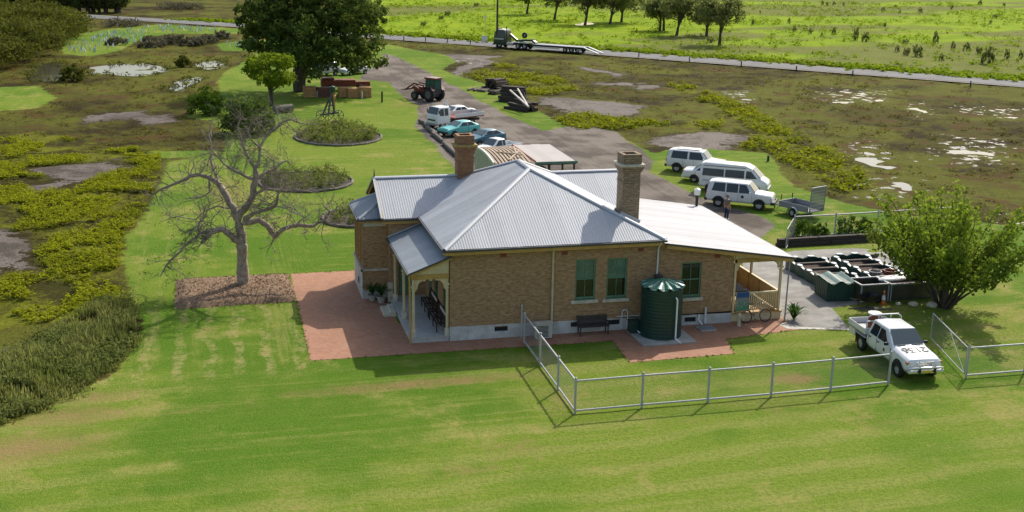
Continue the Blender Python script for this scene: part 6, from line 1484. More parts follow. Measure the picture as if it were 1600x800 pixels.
bench('verandah_bench', 'black bench farther along the verandah, behind the nearest one', (-.34, 3.85, .28), -math.pi/2, 2.1, M_black2, 4, .46)
def bicycle():
    t = thing('bicycle', 'old rusty cream bicycle leaning on the porch balustrade', 'bicycle', (15.62, -.32, .012), 0); t.rotation_euler = (math.radians(-9), 0, math.radians(3))
    fm = simple('cream_frame_paint', (.45, .38, .27), .6, .3, 20)
    for x in (-.54, .54):
        w = MB().lathe([(.315+.026*math.cos(a), .022*math.sin(a)) for a in [math.pi*2*k/8 for k in range(8)]], 36, 'y', (x, 0, .335), closed=True).build('wheel', M_tyre, t, 60)
        m = MB(); 
        for k in range(18): a = 2*math.pi*k/18; m.tube([(x+.03*math.cos(a), .02*(-1)**k, .335+.03*math.sin(a)), (x+.30*math.cos(a), 0, .335+.30*math.sin(a))], .0028, 3, False)
        m.build('spokes', M_rim, w); m = MB(); m.tube([(x, -.05, .335), (x, .05, .335)], .028, 8); m.build('hub', M_rim, w)
    bbk, st_, hd_, ra, fa = (-.08, 0, .30), (-.2, 0, .82), (.38, 0, .86), (-.54, 0, .335), (.54, 0, .335)
    m = MB()
    for p, q, r in ((bbk, st_, .024), (st_, (.37, 0, .82), .022), (bbk, (.41, 0, .72), .024), (bbk, ra, .016), (st_, ra, .015), ((.40, 0, .74), hd_, .018)): m.tube([p, q], r, 8)
    m.tube([(.42, 0, .70), (.46, 0, .55), fa], .013, 8); m.tube([hd_, (.36, 0, .98)], .013, 8); m.build('frame', fm, t, 60)
    m = MB(); m.tube([(.22, -.26, .99), (.36, -.22, 1.02), (.38, 0, .99), (.36, .22, 1.02), (.22, .26, .99)], .012, 8); m.build('handlebar', M_chrome, t, 60)
    m = MB(); m.add([(-.36, -.09, .93), (-.36, .09, .93), (-.06, .02, .93), (-.06, -.02, .93), (-.36, -.09, .99), (-.36, .09, .99), (-.06, .02, .97), (-.06, -.02, .97)], [(3, 2, 1, 0), (4, 5, 6, 7), (0, 1, 5, 4), (1, 2, 6, 5), (2, 3, 7, 6), (3, 0, 4, 7)]); m.build('saddle', M_trim, t, bevel=.02); MB().tube([st_, (-.22, 0, .94)], .013, 8).build('seat_post', M_chrome, t, 60)
    m = MB(); m.lathe([(.09, -.006), (.09, .006)], 20, 'y', (-.08, .04, .30)); m.build('chainring', M_rim, t); m = MB(); m.tube([(-.08, .05, .30), (.02, .06, .15)], .012, 6); m.box((-.03, .06, .13), (.07, .15, .155)); m.tube([(-.08, -.05, .30), (-.18, -.06, .45)], .012, 6); m.box((-.23, -.15, .44), (-.13, -.06, .465)); m.build('pedals', M_trim, t)
    for x in (-.54, .54):
        m = MB(); pts = [(x+.35*math.cos(a), 0, .335+.35*math.sin(a)) for a in [math.radians(20+k*17) for k in range(9)]]; m.tube(pts, .018, 6); m.build('mudguard', fm, t, 60)
bicycle()
def strap_plant(name, label, loc, h, n, spread, seed, pot=None, cat='plant', wid=.05):
    ng = np.random.default_rng(seed); t = thing(name, label, cat, loc); a = ng.random(n)*6.283; ln = spread*(.35+.65*ng.random(n)); hh = h*(.55+.45*ng.random(n)); z0 = pot or 0; V = []; F = []; T_ = []
    for i in range(n):
        d = np.array([math.cos(a[i]), math.sin(a[i])]); s = np.array([-d[1], d[0]]); b = len(V); k = 5
        for j in range(k+1):
            f = j/k; r_ = ln[i]*f; zz = z0+hh[i]*(1.6*f-.75*f*f*(1+ln[i]/spread*.5)); w = wid*(1-f)*(.5+1.2*f)+.004
            c = d*r_; V += [(c[0]+s[0]*w, c[1]+s[1]*w, zz), (c[0]-s[0]*w, c[1]-s[1]*w, zz)]; T_ += [ng.random()*.5+f*.4]*2
        F += [(b+2*j, b+2*j+1, b+2*j+3, b+2*j+2) for j in range(k)]
    fast_mesh('leaves', V, F, M_strap, np.clip(T_, 0, 1), t)
    if pot: MB().lathe([(.16, 0), (.24, pot*.9), (.26, pot*.92), (.26, pot), (.22, pot), (.21, pot*.85), (.01, pot*.84)], 20).build('pot', M_conc, t, 40)
    return t
strap_plant('potted_plant', 'dark leafy plant in a pale round pot below the bay window', (-2.35, 6.62, .012), .95, 46, .75, 1, .34)
strap_plant('potted_plant', 'dark plant tucked between the pot and the bay wall', (-2.75, 7.1, .012), .95, 40, .7, 2, .3)
strap_plant('flax_plant', 'clump of long strap leaves at the right porch corner', (17.75, -.25, 0), 1.25, 70, .95, 3, None)
M_tarp = simple('grey_table_cover', (.055, .058, .066), .8, .2, 3)
tb = thing('covered_table', 'dark covered table on the right porch behind the balustrade', 'table', (15.15, 2.1, .45))
MB().box((-.62, -1.2, .80), (.62, 1.2, .86)).build('table_top', M_tarp, tb, bevel=.02); MB().box((-.66, -1.24, .60), (.66, 1.24, .80)).build('cover_skirt', M_tarp, tb, bevel=.04)
for x in (-.5, .5):
    for y in (-1.05, 1.05): MB().box((x-.04, y-.04, 0), (x+.04, y+.04, .62)).build('leg', M_black, tb)
def banner():
    t = NT('blue_green_poster'); v = t.coord('Object'); s = t.new('ShaderNodeSeparateXYZ'); t.l.new(v, s.inputs[0])
    c = t.mix(t.ramp(s.outputs[2], .72, .78), (.20, .22, .20), (.012, .07, .22)); c = t.mix(t.ramp(s.outputs[2], .60, .55), c, t.mix(t.ramp(t.noise(v, 9, 3), .45, .55), (.30, .28, .25), (.06, .22, .12))); c = t.mix(t.ramp(s.outputs[2], .28, .24), c, (.08, .28, .13))
    t.set(Base_Color=c, Roughness=.5); b = thing('poster_board', 'blue and green poster board propped on the porch balustrade', 'sign', (15.0, -.02, .50)); b.rotation_euler = (R(-5), 0, 0)
    MB().box((-.34, -.015, .08), (.34, .015, 1.02)).build('panel', t.m, b)
    for x in (-.3, .3): MB().box((x-.02, .0155, .0), (x+.02, .04, 1.05)).build('batten', M_cream, b)
banner()
bl = thing('stone_bollard', 'small pale bollard at the left foot of the right porch', 'bollard', (14.55, -.62, .012)); MB().lathe([(.10, 0), (.08, .1), (.07, .5), (.1, .56), (.06, .64), (.01, .66)], 12).build('shaft', M_stepst, bl, 40)

# ------------------------------------------------------------------ scalloped growing beds right of the house
M_bedgreen = simple('dark_green_steel', (.012, .045, .034), .45, .15, 3); M_glint = simple('painted_sun_glint', (.68, .70, .69), .4, .1, 4); M_compost = simple('dark_compost', (.045, .026, .018), .95, .4, 5, bump=.8, dirt=(.12, .05, .03), dirtamt=.7)
M_sleeper = simple('grey_brown_sleeper', (.13, .105, .085), .9, .35, 5, bump=.6, obvar=.4); M_darkslp = simple('dark_brown_sleeper', (.075, .055, .042), .9, .35, 5, bump=.6, obvar=.55)
def grow_bed(label, x0, x1, y0, y1, nb):
    t = thing('growing_bed', label, 'garden bed', ((x0+x1)/2, (y0+y1)/2, .008)); w = (x1-x0)/2; l = (y1-y0)/2
    def scallop(pa, pb, n, name='wall'):
        pa = Vector(pa); pb = Vector(pb); d = pb-pa; s = Vector((d.y, -d.x, 0)).normalized()*.05; m = MB(); k = n*10; V = []
        for i in range(k+1):
            f = i/k; h = .52+.13*abs(math.sin(math.pi*f*n)); c = pa+d*f; bul = s*(1+1.6*abs(math.sin(math.pi*f*n)))
            V += [tuple(c-s+Vector((0, 0, 0))), tuple(c-s+Vector((0, 0, h))), tuple(c+bul+Vector((0, 0, h))), tuple(c+bul)]
        m.add(V, [(4*i+j, 4*i+(j+1) % 4, 4*i+4+(j+1) % 4, 4*i+4+j) for i in range(k) for j in range(4)]); wl_ = m.build(name, M_bedgreen, t, 40)
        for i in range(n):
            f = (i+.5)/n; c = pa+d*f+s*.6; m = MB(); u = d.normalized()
            m.lathe([(.22, .64), (.20, .675), (.01, .685)], 12); m.v = [(c.x+(u.x*x+s.normalized().x*y*.7), c.y+(u.y*x+s.normalized().y*y*.7), zz) for x, y, zz in m.v]; m.build('glint_cap', M_glint, wl_, 40)  # whitish disc paints the sun glint on each wave crest
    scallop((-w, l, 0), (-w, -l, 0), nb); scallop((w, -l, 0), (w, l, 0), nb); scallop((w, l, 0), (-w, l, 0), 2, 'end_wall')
    MB().box((-w+.05, -l, 0), (w-.05, l-.05, .25)).build('compost', M_compost, t)
    for i in range(nb):
        y = l-(2*l)*(i+.9)/nb; MB().bar((-w+.02, y, .50), (w-.02, y, .50), .20, .14).build('cross_sleeper', M_sleeper, t, bevel=.02)
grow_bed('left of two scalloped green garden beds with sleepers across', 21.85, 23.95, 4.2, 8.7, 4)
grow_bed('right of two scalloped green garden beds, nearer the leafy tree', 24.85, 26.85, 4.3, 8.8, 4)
def rowlog(name, label, cat, p, q, w, h, mat, group=None, z=0, bevel=.02):
    p = Vector(p); q = Vector(q); L = (q-p).length; o = MB().bar((-L/2, 0, h/2), (L/2, 0, h/2), w, h).build(name, mat, None, bevel=bevel); o.location = ((p.x+q.x)/2, (p.y+q.y)/2, z); o.rotation_euler = (0, 0, math.atan2(q.y-p.y, q.x-p.x)); return meta(o, label, cat, group)
for i, (a, b, zz) in enumerate([((23.5, 13.2), (27.2, 13.35), 0), ((27.25, 13.35), (30.9, 13.5), 0), ((23.6, 13.3), (26.4, 13.42), .26), ((26.45, 13.42), (29.2, 13.5), .26), ((29.25, 13.5), (31.0, 13.55), .26)]):
    rowlog('timber_sleeper', ['left lower sleeper of the dark stack along the vine fence', 'right lower sleeper of the dark stack along the vine fence', 'left upper sleeper of the dark stack by the vine fence', 'middle upper sleeper of the dark stack by the vine fence', 'right upper sleeper of the dark stack by the vine fence'][i], 'sleeper', a, b, .42 if zz == 0 else .34, .26, M_darkslp, 'sleepers by the vine fence', zz)
for i, (a, b) in enumerate([((22.6, 9.6), (25.2, 9.75)), ((25.4, 9.75), (28.6, 9.95)), ((22.3, 9.25), (24.2, 9.3))]):
    rowlog('edging_sleeper', ['left edging sleeper behind the growing beds', 'right edging sleeper behind the growing beds', 'short front edging sleeper behind the growing beds'][i], 'sleeper', a, b, .22, .2, M_sleeper, 'edging sleepers', .008)
def bin_():
    t = thing('green_bin', 'dark green ribbed bin with a wavy pale green lid beside the growing beds', 'bin', (21.72, 2.95, .008), R(-6))
    MB().box((-.72, -.85, 0), (.72, .85, 1.02)).build('body', M_bedgreen, t, bevel=.06)
    for k in range(7): MB().box((-.72+k*.24-.03, -.875, .05), (-.72+k*.24+.03, -.85, .98)).build('rib', M_bedgreen, t)
    for k in range(7): MB().box((-.745, -.75+k*.25-.03, .05), (-.72, -.75+k*.25+.03, .98)).build('rib', M_bedgreen, t)
    n = 40; V = []
    for i in range(n+1):
        x = -.78+1.56*i/n; z_ = 1.05+.09*math.cos(x*7.5); V += [(x, -.92, z_), (x, .92, z_+.04)]
    m = MB(); m.add(V, [(2*i, 2*i+2, 2*i+3, 2*i+1) for i in range(n)]); m.build('lid', simple('pale_green_lid', (.16, .24, .20), .45), t, 40)
bin_()
M_tankglass = simple('dull_olive_panel', (.055, .058, .04), .35, .25, 2, dirt=(.1, .09, .06), dirtamt=.4); M_pipe2 = simple('grey_frame', (.32, .33, .34), .5)
def trough(label, x0, x1, y, d, h, seed):
    t = thing('fish_tank_trough', label, 'trough', ((x0+x1)/2, y, .0)); w = (x1-x0)/2
    for bx in (((-w, -d/2, 0), (w, -d/2+.05, h)), ((-w, d/2-.05, 0), (w, d/2, h)), ((-w, -d/2, 0), (-w+.05, d/2, h)), ((w-.05, -d/2, 0), (w, d/2, h))): MB().box(*bx).build('side', M_tankglass, t)
    MB().box((-w+.05, -d/2+.05, 0), (w-.05, d/2-.05, h*.7)).build('fill', M_compost, t)
    for yy in (-d/2, d/2): MB().bar((-w-.03, yy, h+.03), (w+.03, yy, h+.03), .09, .07).build('rim_bar', M_pipe2, t)
    for xx in (-w, w): MB().bar((xx, -d/2, h+.03), (xx, d/2, h+.03), .09, .068).build('rim_bar', M_pipe2, t); MB().box((xx-.04, -d/2-.03, 0), (xx+.04, -d/2-.005, h)).build('corner_post', M_pipe2, t)
trough('olive panelled trough next to the green bin', 22.62, 24.25, 2.3, 1.3, .95, 1); trough('long dark trough under the leafy tree', 24.4, 27.3, 2.4, 1.5, .9, 2)
sf = thing('white_canoe_float', 'bright white rounded float lying on the long trough', 'float', (25.0, 2.45, .95), R(6)); m = MB(); n = 24
ring = [(1.05*math.cos(a)*(1 if math.cos(a) > 0 else .9), .30*math.sin(a)) for a in [2*math.pi*k/n for k in range(n)]]
m.add([(x, y, .0) for x, y in ring]+[(x*1.02, y*1.05, .08) for x, y in ring]+[(x*.85, y*.7, .16) for x, y in ring], [(i, (i+1) % n, n+(i+1) % n, n+i) for i in range(n)]+[(n+i, n+(i+1) % n, 2*n+(i+1) % n, 2*n+i) for i in range(n)]+[tuple(range(2*n, 3*n)), tuple(reversed(range(n)))]); m.build('hull', simple('gloss_white', (.8, .79, .80), .2, .04), sf, 50)
MB().box((-.2, -.05, .16), (.1, .05, .19)).build('handle', M_trim, sf)
wb = thing('wheelbarrow', 'black wheelbarrow tipped beside the olive trough', 'wheelbarrow', (22.75, 1.1, 0), R(20)); m = MB(); m.add([(-.55, -.34, .62), (.5, -.3, .62), (.5, .3, .62), (-.55, .34, .62), (-.3, -.2, .3), (.25, -.18, .3), (.25, .18, .3), (-.3, .2, .3)], [(0, 1, 5, 4), (1, 2, 6, 5), (2, 3, 7, 6), (3, 0, 4, 7), (4, 5, 6, 7)]); m.build('tray', M_black, wb, bevel=.02)
for s in (1, -1): MB().tube([(-1.1, s*.3, .5), (-.3, s*.24, .32), (.8, s*.05, .2)], .02, 6).build('handle', M_sleeper, wb, 60); MB().tube([(-.35, s*.24, .32), (-.45, s*.26, .0)], .02, 6).build('leg', M_trim, wb, 60)
MB().lathe([(.12, -.04), (.19, -.04), (.2, 0), (.19, .04), (.12, .04)], 18, 'y', (.85, 0, .2), closed=True).build('wheel', M_tyre, wb, 50)
for i in range(2): rowlog('loose_plank', ['loose grey plank lying in front of the wheelbarrow', 'second loose plank lying nearer the ute drum'][i], 'plank', (21.5+i*.4, .85-i*.3), (23.3+i*.4, .6-i*.25), .16, .05, M_sleeper, 'loose planks', .0, .005)
cn = thing('marker_cone', 'white and orange marker cone before the troughs', 'cone', (23.75, 1.25, 0)); MB().box((-.2, -.2, 0), (.2, .2, .04)).build('base', M_amber, cn, bevel=.01); MB().lathe([(.15, .04), (.115, .25)], 16).build('lower_band', M_amber, cn, 40); MB().lathe([(.115, .25), (.07, .5)], 16).build('white_band', M_white, cn, 40); MB().lathe([(.07, .5), (.035, .72)], 16).build('tip', M_amber, cn, 40)
for i, (x, y, r_) in enumerate([(25.2, .7, .26), (26.1, .35, .3), (27.6, .6, .2), (24.5, 1.0, .16)]):
    ng = np.random.default_rng(300+i); bm = bmesh.new(); bmesh.ops.create_icosphere(bm, subdivisions=2, radius=r_)
    for v_ in bm.verts: v_.co *= 1+.25*(ng.random()-.5); v_.co.z *= .6
    me = bpy.data.meshes.new('rock'); bm.to_mesh(me); bm.free(); o = finish('rock', me, M_stepst, None, 180, (x, y, r_*.3)); meta(o, ['rounded pale rock under the leafy tree, left one', 'largest pale rock under the leafy tree', 'small pale rock right of the largest under the tree', 'smallest rock nearest the marker cone'][i], 'rock', 'rocks under the leafy tree')
# a few crates and tubs on the beds
for i, (x, y, c_) in enumerate([(25.3, 4.75, (.30, .29, .27)), (26.2, 4.7, (.22, .05, .04))]):
    o = thing('tub', ['grey plastic tub on the right growing bed', 'red-brown tub beside the grey one on the growing bed'][i], 'tub', (x, y, .27)); MB().lathe([(.26, 0), (.33, .45), (.36, .46), (.36, .5), (.31, .5), (.25, .1), (.01, .1)], 18).build('tub_wall', simple('tub%d' % i, c_, .6), o, 40)
    MB().tube([(-.3, 0, .5), (-.2, 0, .62), (.2, 0, .62), (.3, 0, .5)], .015, 6).build('handle', M_trim, o, 60)

# ------------------------------------------------------------------ shed and carport behind the house
M_shedwall = simple('pale_green_board', (.42, .42, .32), .7, .12, 3, obvar=.08); M_batten = simple('tan_batten', (.46, .345, .235), .8, .25, 5, obvar=.3); M_pink = tin('pinkish_roof_iron', (.47, .42, .385), .5, .1); M_vergreen = simple('green_fascia', (.10, .22, .16), .5)
def shed():
    t = thing('open_roofed_shed', 'pale shed with exposed tan roof battens behind the main roof', 'shed', (0, 0, 0)); X0, X1, Y0, Y1 = 9.3, 12.1, 30.6, 37.3
    zc = lambda y: 2.35+.42*math.sin(math.pi*min(1, (y-Y0)/(Y1-Y0)*.75+.1))
    for k in range(23):
        y = Y0+(Y1-Y0)*k/23; y2 = Y0+(Y1-Y0)*(k+.96)/23; m = MB(); m.add([(X0, y, 0), (X0+.03, y, 0), (X0+.03, y2, 0), (X0, y2, 0), (X0, y, zc(y)), (X0+.03, y, zc(y)), (X0+.03, y2, zc(y2)), (X0, y2, zc(y2))], [(0, 3, 2, 1), (4, 5, 6, 7), (0, 1, 5, 4), (1, 2, 6, 5), (2, 3, 7, 6), (3, 0, 4, 7)]); m.build('wall_board', M_shedwall, t)
    MB().box((X0, Y0-.03, 0), (X1, Y0, zc(Y0)-.05)).build('front_wall', M_shedwall, t); MB().box((X0, Y1, 0), (X1, Y1+.03, zc(Y1)-.05)).build('rear_wall', M_shedwall, t)
    m = MB(); pts = [(X0-.02, Y0+(Y1-Y0)*k/14, zc(Y0+(Y1-Y0)*k/14)+.04) for k in range(15)]
    for p, q in zip(pts, pts[1:]): m.bar(p, q, .12, .16)
    m.build('white_verge', M_white, t)
    for i in range(10):
        x = X0+.2+i*.285; m = MB()
        for k in range(12): y = Y0+(Y1-Y0)*k/12; y2 = Y0+(Y1-Y0)*(k+1)/12; m.bar((x, y, zc(y)), (x, y2, zc(y2)), .17, .06)
        m.build('roof_batten', M_batten, t)
    for i in range(6): y = Y0+.4+i*1.15; MB().bar((X0+.05, y, zc(y)-.09), (X1, y, zc(y)-.09), .07, .12).build('rafter', M_log, t)
    MB().box((X0+.1, Y0+.1, .02), (X1-.05, Y1-.1, 1.7)).build('stored_goods', M_darkslp, t)
    for i, (a, b) in enumerate([((10.6, 31.2), (12.0, 33.6)), ((11.4, 31.6), (12.0, 35.5)), ((10.2, 33.5), (11.9, 32.4))]): MB().bar((*a, zc(a[1])+.09), (*b, zc(b[1])+.12), .14, .05).build('loose_board', M_batten, t)
    c = thing('carport', 'open carport with a flat pinkish roof and green fascia next to the shed', 'carport', (0, 0, 0)); X0, X1, Y0, Y1 = 12.35, 15.5, 30.2, 37.2; z_ = 2.6
    rf = MB().box((X0, Y0, z_-.04), (X1, Y1, z_)).build('roof', M_pink, c); sw = .76
    k = 0; y = Y0
    while X0+k*sw < X1-.1:
        xa = X0+k*sw; xb = min(xa+sw, X1); m = MB(); m.add([v_ for q in range(9) for v_ in ((xa+(xb-xa)*q/8, Y0-.1+(.35 if k == 3 else 0)*0, z_+.012+.02*(q % 2)), (xa+(xb-xa)*q/8, Y1+(.0 if k % 2 else .15), z_+.05+.02*(q % 2)))], [(2*q, 2*q+2, 2*q+3, 2*q+1) for q in range(8)]); m.build('roof_sheet', M_pink, rf); k += 1
    MB().box((X0-.05, Y0-.12, z_-.16), (X1+.05, Y0-.06, z_+.02)).build('fascia', M_vergreen, c)
    MB().bar((X0-.02, Y0, z_+.05), (X0-.02, Y1, z_+.08), .1, .1).build('verge_beam', P_rust, c)
    for x in (X0+.1, X0+1.1, X0+2.1, X1-.15):
        for y in (Y0+.1, Y1-.1): MB().box((x-.06, y-.06, 0), (x+.06, y+.06, z_-.06)).build('post', M_bark_d, c)
    MB().bar((X0, Y0+.1, z_-.2), (X1, Y0+.1, z_-.2), .08, .12).build('beam', M_bark_d, c)
    w = thing('discarded_tyre', 'black tyre standing under the carport roof', 'tyre', (12.95, 30.9, 1.1)); MB().lathe([(.3, -.12), (.5, -.12), (.55, 0), (.5, .12), (.3, .12)], 24, 'y', (0, 0, .55), closed=True).build('tyre', M_tyre, w, 50); MB().lathe([(.31, -.06), (.02, -.09)], 16, 'y', (0, 0, .55)).build('rim', M_rim, w, 40)
    s = thing('work_bench', 'timber work bench under the carport beneath the wheel', 'bench', (12.95, 30.95, 0)); MB().box((-.6, -.45, 1.0), (.9, .5, 1.1)).build('top', M_sleeper, s)
    for x in (-.5, .8):
        for y in (-.35, .4): MB().box((x-.05, y-.05, 0), (x+.05, y+.05, 1.0)).build('leg', M_sleeper, s)
shed()

# ------------------------------------------------------------------ logs, stacks, crates, implements
lg = [((664, 196), (671, 203)), ((668, 203), (684, 213)), ((676, 211), (692, 224)), ((693, 226), (714, 246)), ((716, 249), (734, 266)), ((655, 192), (668, 196))]
def log(label, p, q, r_, group, z=0, seed=0, name='log'):
    rg = random.Random(seed); p = Vector(p); q = Vector(q); L = (q-p).length; n = 6; m = MB(); m.tube([(-L/2+L*i/n, rg.uniform(-.03, .03), r_+rg.uniform(-.02, .02)) for i in range(n+1)], [r_*rg.uniform(.88, 1.1) for i in range(n+1)], 10)
    o = m.build(name, M_log, None, 60); o.location = ((p.x+q.x)/2, (p.y+q.y)/2, z); o.rotation_euler = (0, 0, math.atan2(q.y-p.y, q.x-p.x)); return meta(o, label, 'log', group)
for i, (a, b) in enumerate(lg):
    log(['short log near the front of the tray truck', 'second log of the parking edge, before the truck wheel', 'log of the parking edge before the aqua hatchback', 'longest log of the parking edge left of the chimney', 'parking-edge log nearest the shed, by the chimney', 'thin log at the far end of the parking edge'][i], G(*a), G(*b), .2, 'logs edging the parking', 0, i)
def stack(cx, cy, rz, nx_, nz, L, s, label, seed, mat):
    rg = random.Random(seed)
    for k in range(nz):
        for i in range(nx_-(k if nx_ > 3 else 0)):
            if k and rg.random() < .2: continue
            o = rowlog('old_sleeper', label, 'sleeper', (-L/2, 0), (L/2, 0), s*.95, s*.8, mat, label.split(' in ')[-1])
            a = rz+rg.gauss(0, .16); off = (i-(nx_-1)/2+k*.5)*s*1.05; o.location = (cx-math.sin(rz)*off+rg.uniform(-.12, .12), cy+math.cos(rz)*off, k*s*.8); o.rotation_euler = (rg.uniform(-.04, .04), rg.uniform(-.05, .05), a)
c1 = G(748, 142); stack(c1[0]+.2, c1[1]+.3, R(48), 7, 1, 2.3, .30, 'grey sleeper in the flat row left of the drive stack', 1, M_sleeper)
c2 = G(766, 139); stack(c2[0]+.9, c2[1]+.2, R(30), 6, 4, 2.6, .40, 'dark sleeper in the rear stack beside the drive', 2, M_darkslp)
c3 = G(771, 147); stack(c3[0]+.3, c3[1], R(40), 4, 2, 1.9, .30, 'dark sleeper in the small stack between the larger ones', 3, M_darkslp)
c4 = G(800, 161); stack(c4[0]+.6, c4[1]+1.8, R(150), 7, 5, 2.8, .42, 'black sleeper in the tall middle stack beside the drive', 4, M_darkslp)
c5 = G(822, 174); stack(c5[0]-.1, c5[1]+1.2, R(112), 5, 3, 3.6, .42, 'dark sleeper in the nearest stack beside the drive', 5, M_darkslp)
for i, (x0_, y0_, x1_, y1_) in enumerate([(797, 141, 826, 167), (809, 139, 824, 164)]):
    a = G(x1_, y1_, .9); b = G(x0_, y0_, 1.9); L = Vector(b-a).length; d = Vector(b-a)
    o = MB().bar((0, 0, 0), tuple(d), .16, .16).build('pale_pole', simple('pale_pole_%d' % i, (.55, .50, .44), .7), None); o.location = tuple(a); meta(o, ['left of two pale poles leaning on the sleeper stacks', 'right of two pale poles leaning on the sleeper stacks'][i], 'pole', 'pale leaning poles')
M_crate = simple('orange_brown_crate', (.48, .25, .10), .8, .25, 4, obvar=.2); M_crate2 = simple('red_brown_crate', (.13, .055, .035), .8, .25, 4)
def crate(label, x, y, w, d, h, mat, rz=0, name='timber_crate'):
    b = G(x, y); t = thing(name, label, 'crate', tuple(b), rz, 'crates under the big tree'); n = 5
    for k in range(n):
        z0_ = h*k/n+.02; z1_ = h*(k+1)/n-.02
        for bx in (((-w/2, -d/2, z0_), (w/2, -d/2+.04, z1_)), ((-w/2, d/2-.04, z0_), (w/2, d/2, z1_)), ((-w/2, -d/2+.041, z0_), (-w/2+.04, d/2-.041, z1_)), ((w/2-.04, -d/2+.041, z0_), (w/2, d/2-.041, z1_))): MB().box(*bx).build('slat', mat, t)
    MB().box((-w/2+.04, -d/2+.04, 0), (w/2-.04, d/2-.04, h-.06)).build('contents', mat, t); MB().box((-w/2-.02, -d/2-.02, h), (w/2+.02, d/2+.02, h+.06)).build('lid', mat, t)
crate('leftmost orange-brown crate under the big tree', 484, 151, 1.45, 1.3, 1.15, M_crate); crate('dark red-brown crate beside the leftmost one', 506, 151, 1.7, 1.3, 1.05, M_crate2, .15); crate('orange crate in the middle of the crate row', 537, 151, 1.3, 1.2, 1.05, M_crate); crate('wide orange crate right of the middle', 553, 151.5, 1.6, 1.3, 1.0, M_crate, .1); crate('rightmost tall orange crate of the row', 571, 151.5, 1.4, 1.4, 1.15, M_crate, -.1)
fm = thing('red_machine', 'dark red farm machine standing behind the crates', 'machine', tuple(G(540, 141))); MB().box((-3.0, -.7, .5), (1.2, .7, 1.35)).build('hopper', P_rust, fm, bevel=.1); MB().box((1.2, -.5, .5), (3.0, .5, 1.1)).build('deck', P_rust, fm, bevel=.05); MB().box((-2.9, -.6, 1.35), (-1.4, .6, 1.6)).build('cover', M_crate2, fm, bevel=.08)
for x in (-1.8, 1.8):
    for s in (1, -1): wheel(fm, x, s*.75, .4, .25)
def implement():
    t = thing('old_plough', 'tall antique farm implement with spoked wheels on the lawn', 'farm implement', tuple(G(515, 189)), R(20)); ir = simple('weathered_iron', (.09, .085, .075), .8, .3, 5); yl = simple('yellow_ochre_iron', (.38, .21, .06), .7, .3)
    for x, s in ((-.7, 1), (.1, 1), (.8, -1)):
        w = MB().lathe([(.55+.04*math.cos(a), .04*math.sin(a)) for a in [math.pi*2*k/6 for k in range(6)]], 24, 'y', (x, s*.5, .58), closed=True).build('wheel', ir, t, 60); m = MB()
        for k in range(8): a = math.pi*k/4; m.bar((x, s*.5, .58), (x+.54*math.cos(a), s*.5, .58+.54*math.sin(a)), .04)
        m.build('spokes', ir, w)
    m = MB(); m.bar((-.9, 0, .7), (1.0, 0, .8), .16); m.bar((-.6, .3, .7), (.1, .1, 2.3), .16); m.bar((.4, -.3, .7), (.35, .1, 3.1), .16); m.bar((0, .3, 1.5), (.5, -.2, 1.7), .12); m.bar((-.3, -.3, .6), (.3, .0, 3.0), .14); m.build('frame', ir, t); m = MB(); m.bar((.55, 0, .9), (.6, 0, 2.9), .14); m.bar((.5, -.25, 2.4), (.7, .25, 2.5), .3); m.build('mast', yl, t); MB().lathe([(.2, 2.9), (.28, 3.1), (.28, 3.5), (.1, 3.6)], 12, 'z', (.42, 0, 0)).build('hopper', M_bedgreen, t, 40)
implement()
log('split log seat by the dark shrub', G(428, 178), G(456, 175), .42, None, .05, 33, 'fallen_log')
def gpost(name, label, x, y, h, w, mat, cat='post', group=None): b = G(x, y); o = MB().box((-w, -w, 0), (w, w, h)).build(name, mat, None, bevel=.01); o.location = tuple(b); return meta(o, label, cat, group)
gpost('timber_post', 'lone dark timber post on the lawn left of the tractor', 597, 160, 1.25, .09, M_darkslp)
gpost('timber_post', 'short white post standing between the crates', 496, 152, .8, .07, M_white)
gpost('timber_post', 'second short pale post before the right crates', 566, 154, .8, .07, M_white)
gpost('timber_post', 'small dark stump post in the grass beyond the vehicles', 1200, 252, .5, .08, M_darkslp)
gpost('timber_post', 'thin stake left of the mesh ramp', 1220, 322, .9, .03, M_darkslp); gpost('timber_post', 'thin stake right beside the trailer side', 1237, 320, .9, .03, M_darkslp)
for i, (x, y) in enumerate([(631, 63.5), (665, 65.5), (699, 67.5), (735, 70), (998, 90), (1077, 97), (1158, 104.5), (1244, 112), (1332, 119), (1516, 136.5)]): gpost('guide_post', 'short dark guide post on the near side of the road', x, y, .85, .07, M_darkslp, 'guide post', 'road guide posts')
up = thing('utility_pole', 'tall dark utility pole standing in front of the prime mover', 'utility pole', tuple(G(776.5, 75))); MB().tube([(0, 0, -.2), (0, 0, 10), (0, 0, 15)], [.2, .16, .13], 10).build('pole', M_bark_d, up, 60); MB().box((-.06, -1.1, 13.8), (.06, 1.1, 14.0)).build('cross_arm', M_bark_d, up)
for y in (-1, -.4, .4, 1): MB().lathe([(.05, 14.0), (.07, 14.1), (.04, 14.2)], 8, 'z', (0, y, 0)).build('insulator', M_white, up, 50)
sg = thing('road_sign', 'small pale sign on a thin pole beyond the road', 'sign', tuple(G(758, 52))); MB().tube([(0, 0, 0), (0, 0, 3.2)], .05, 6).build('pole', M_fence, sg, 60); MB().box((-.3, -.03, 3.0), (.3, .03, 3.4)).build('plate', M_white, sg)
mb_ = thing('white_barrier', 'small white frame sign by the road before the truck', 'sign', tuple(G(757, 67))); MB().box((-.5, -.03, .3), (.5, .03, 1.3)).build('panel', M_white, mb_); MB().box((-.45, -.04, 0), (-.37, .04, .3)).build('leg', M_fence, mb_); MB().box((.37, -.04, 0), (.45, .04, .3)).build('leg', M_fence, mb_)

number('road guide posts', '{} dark guide post from the left along the near side of the road')

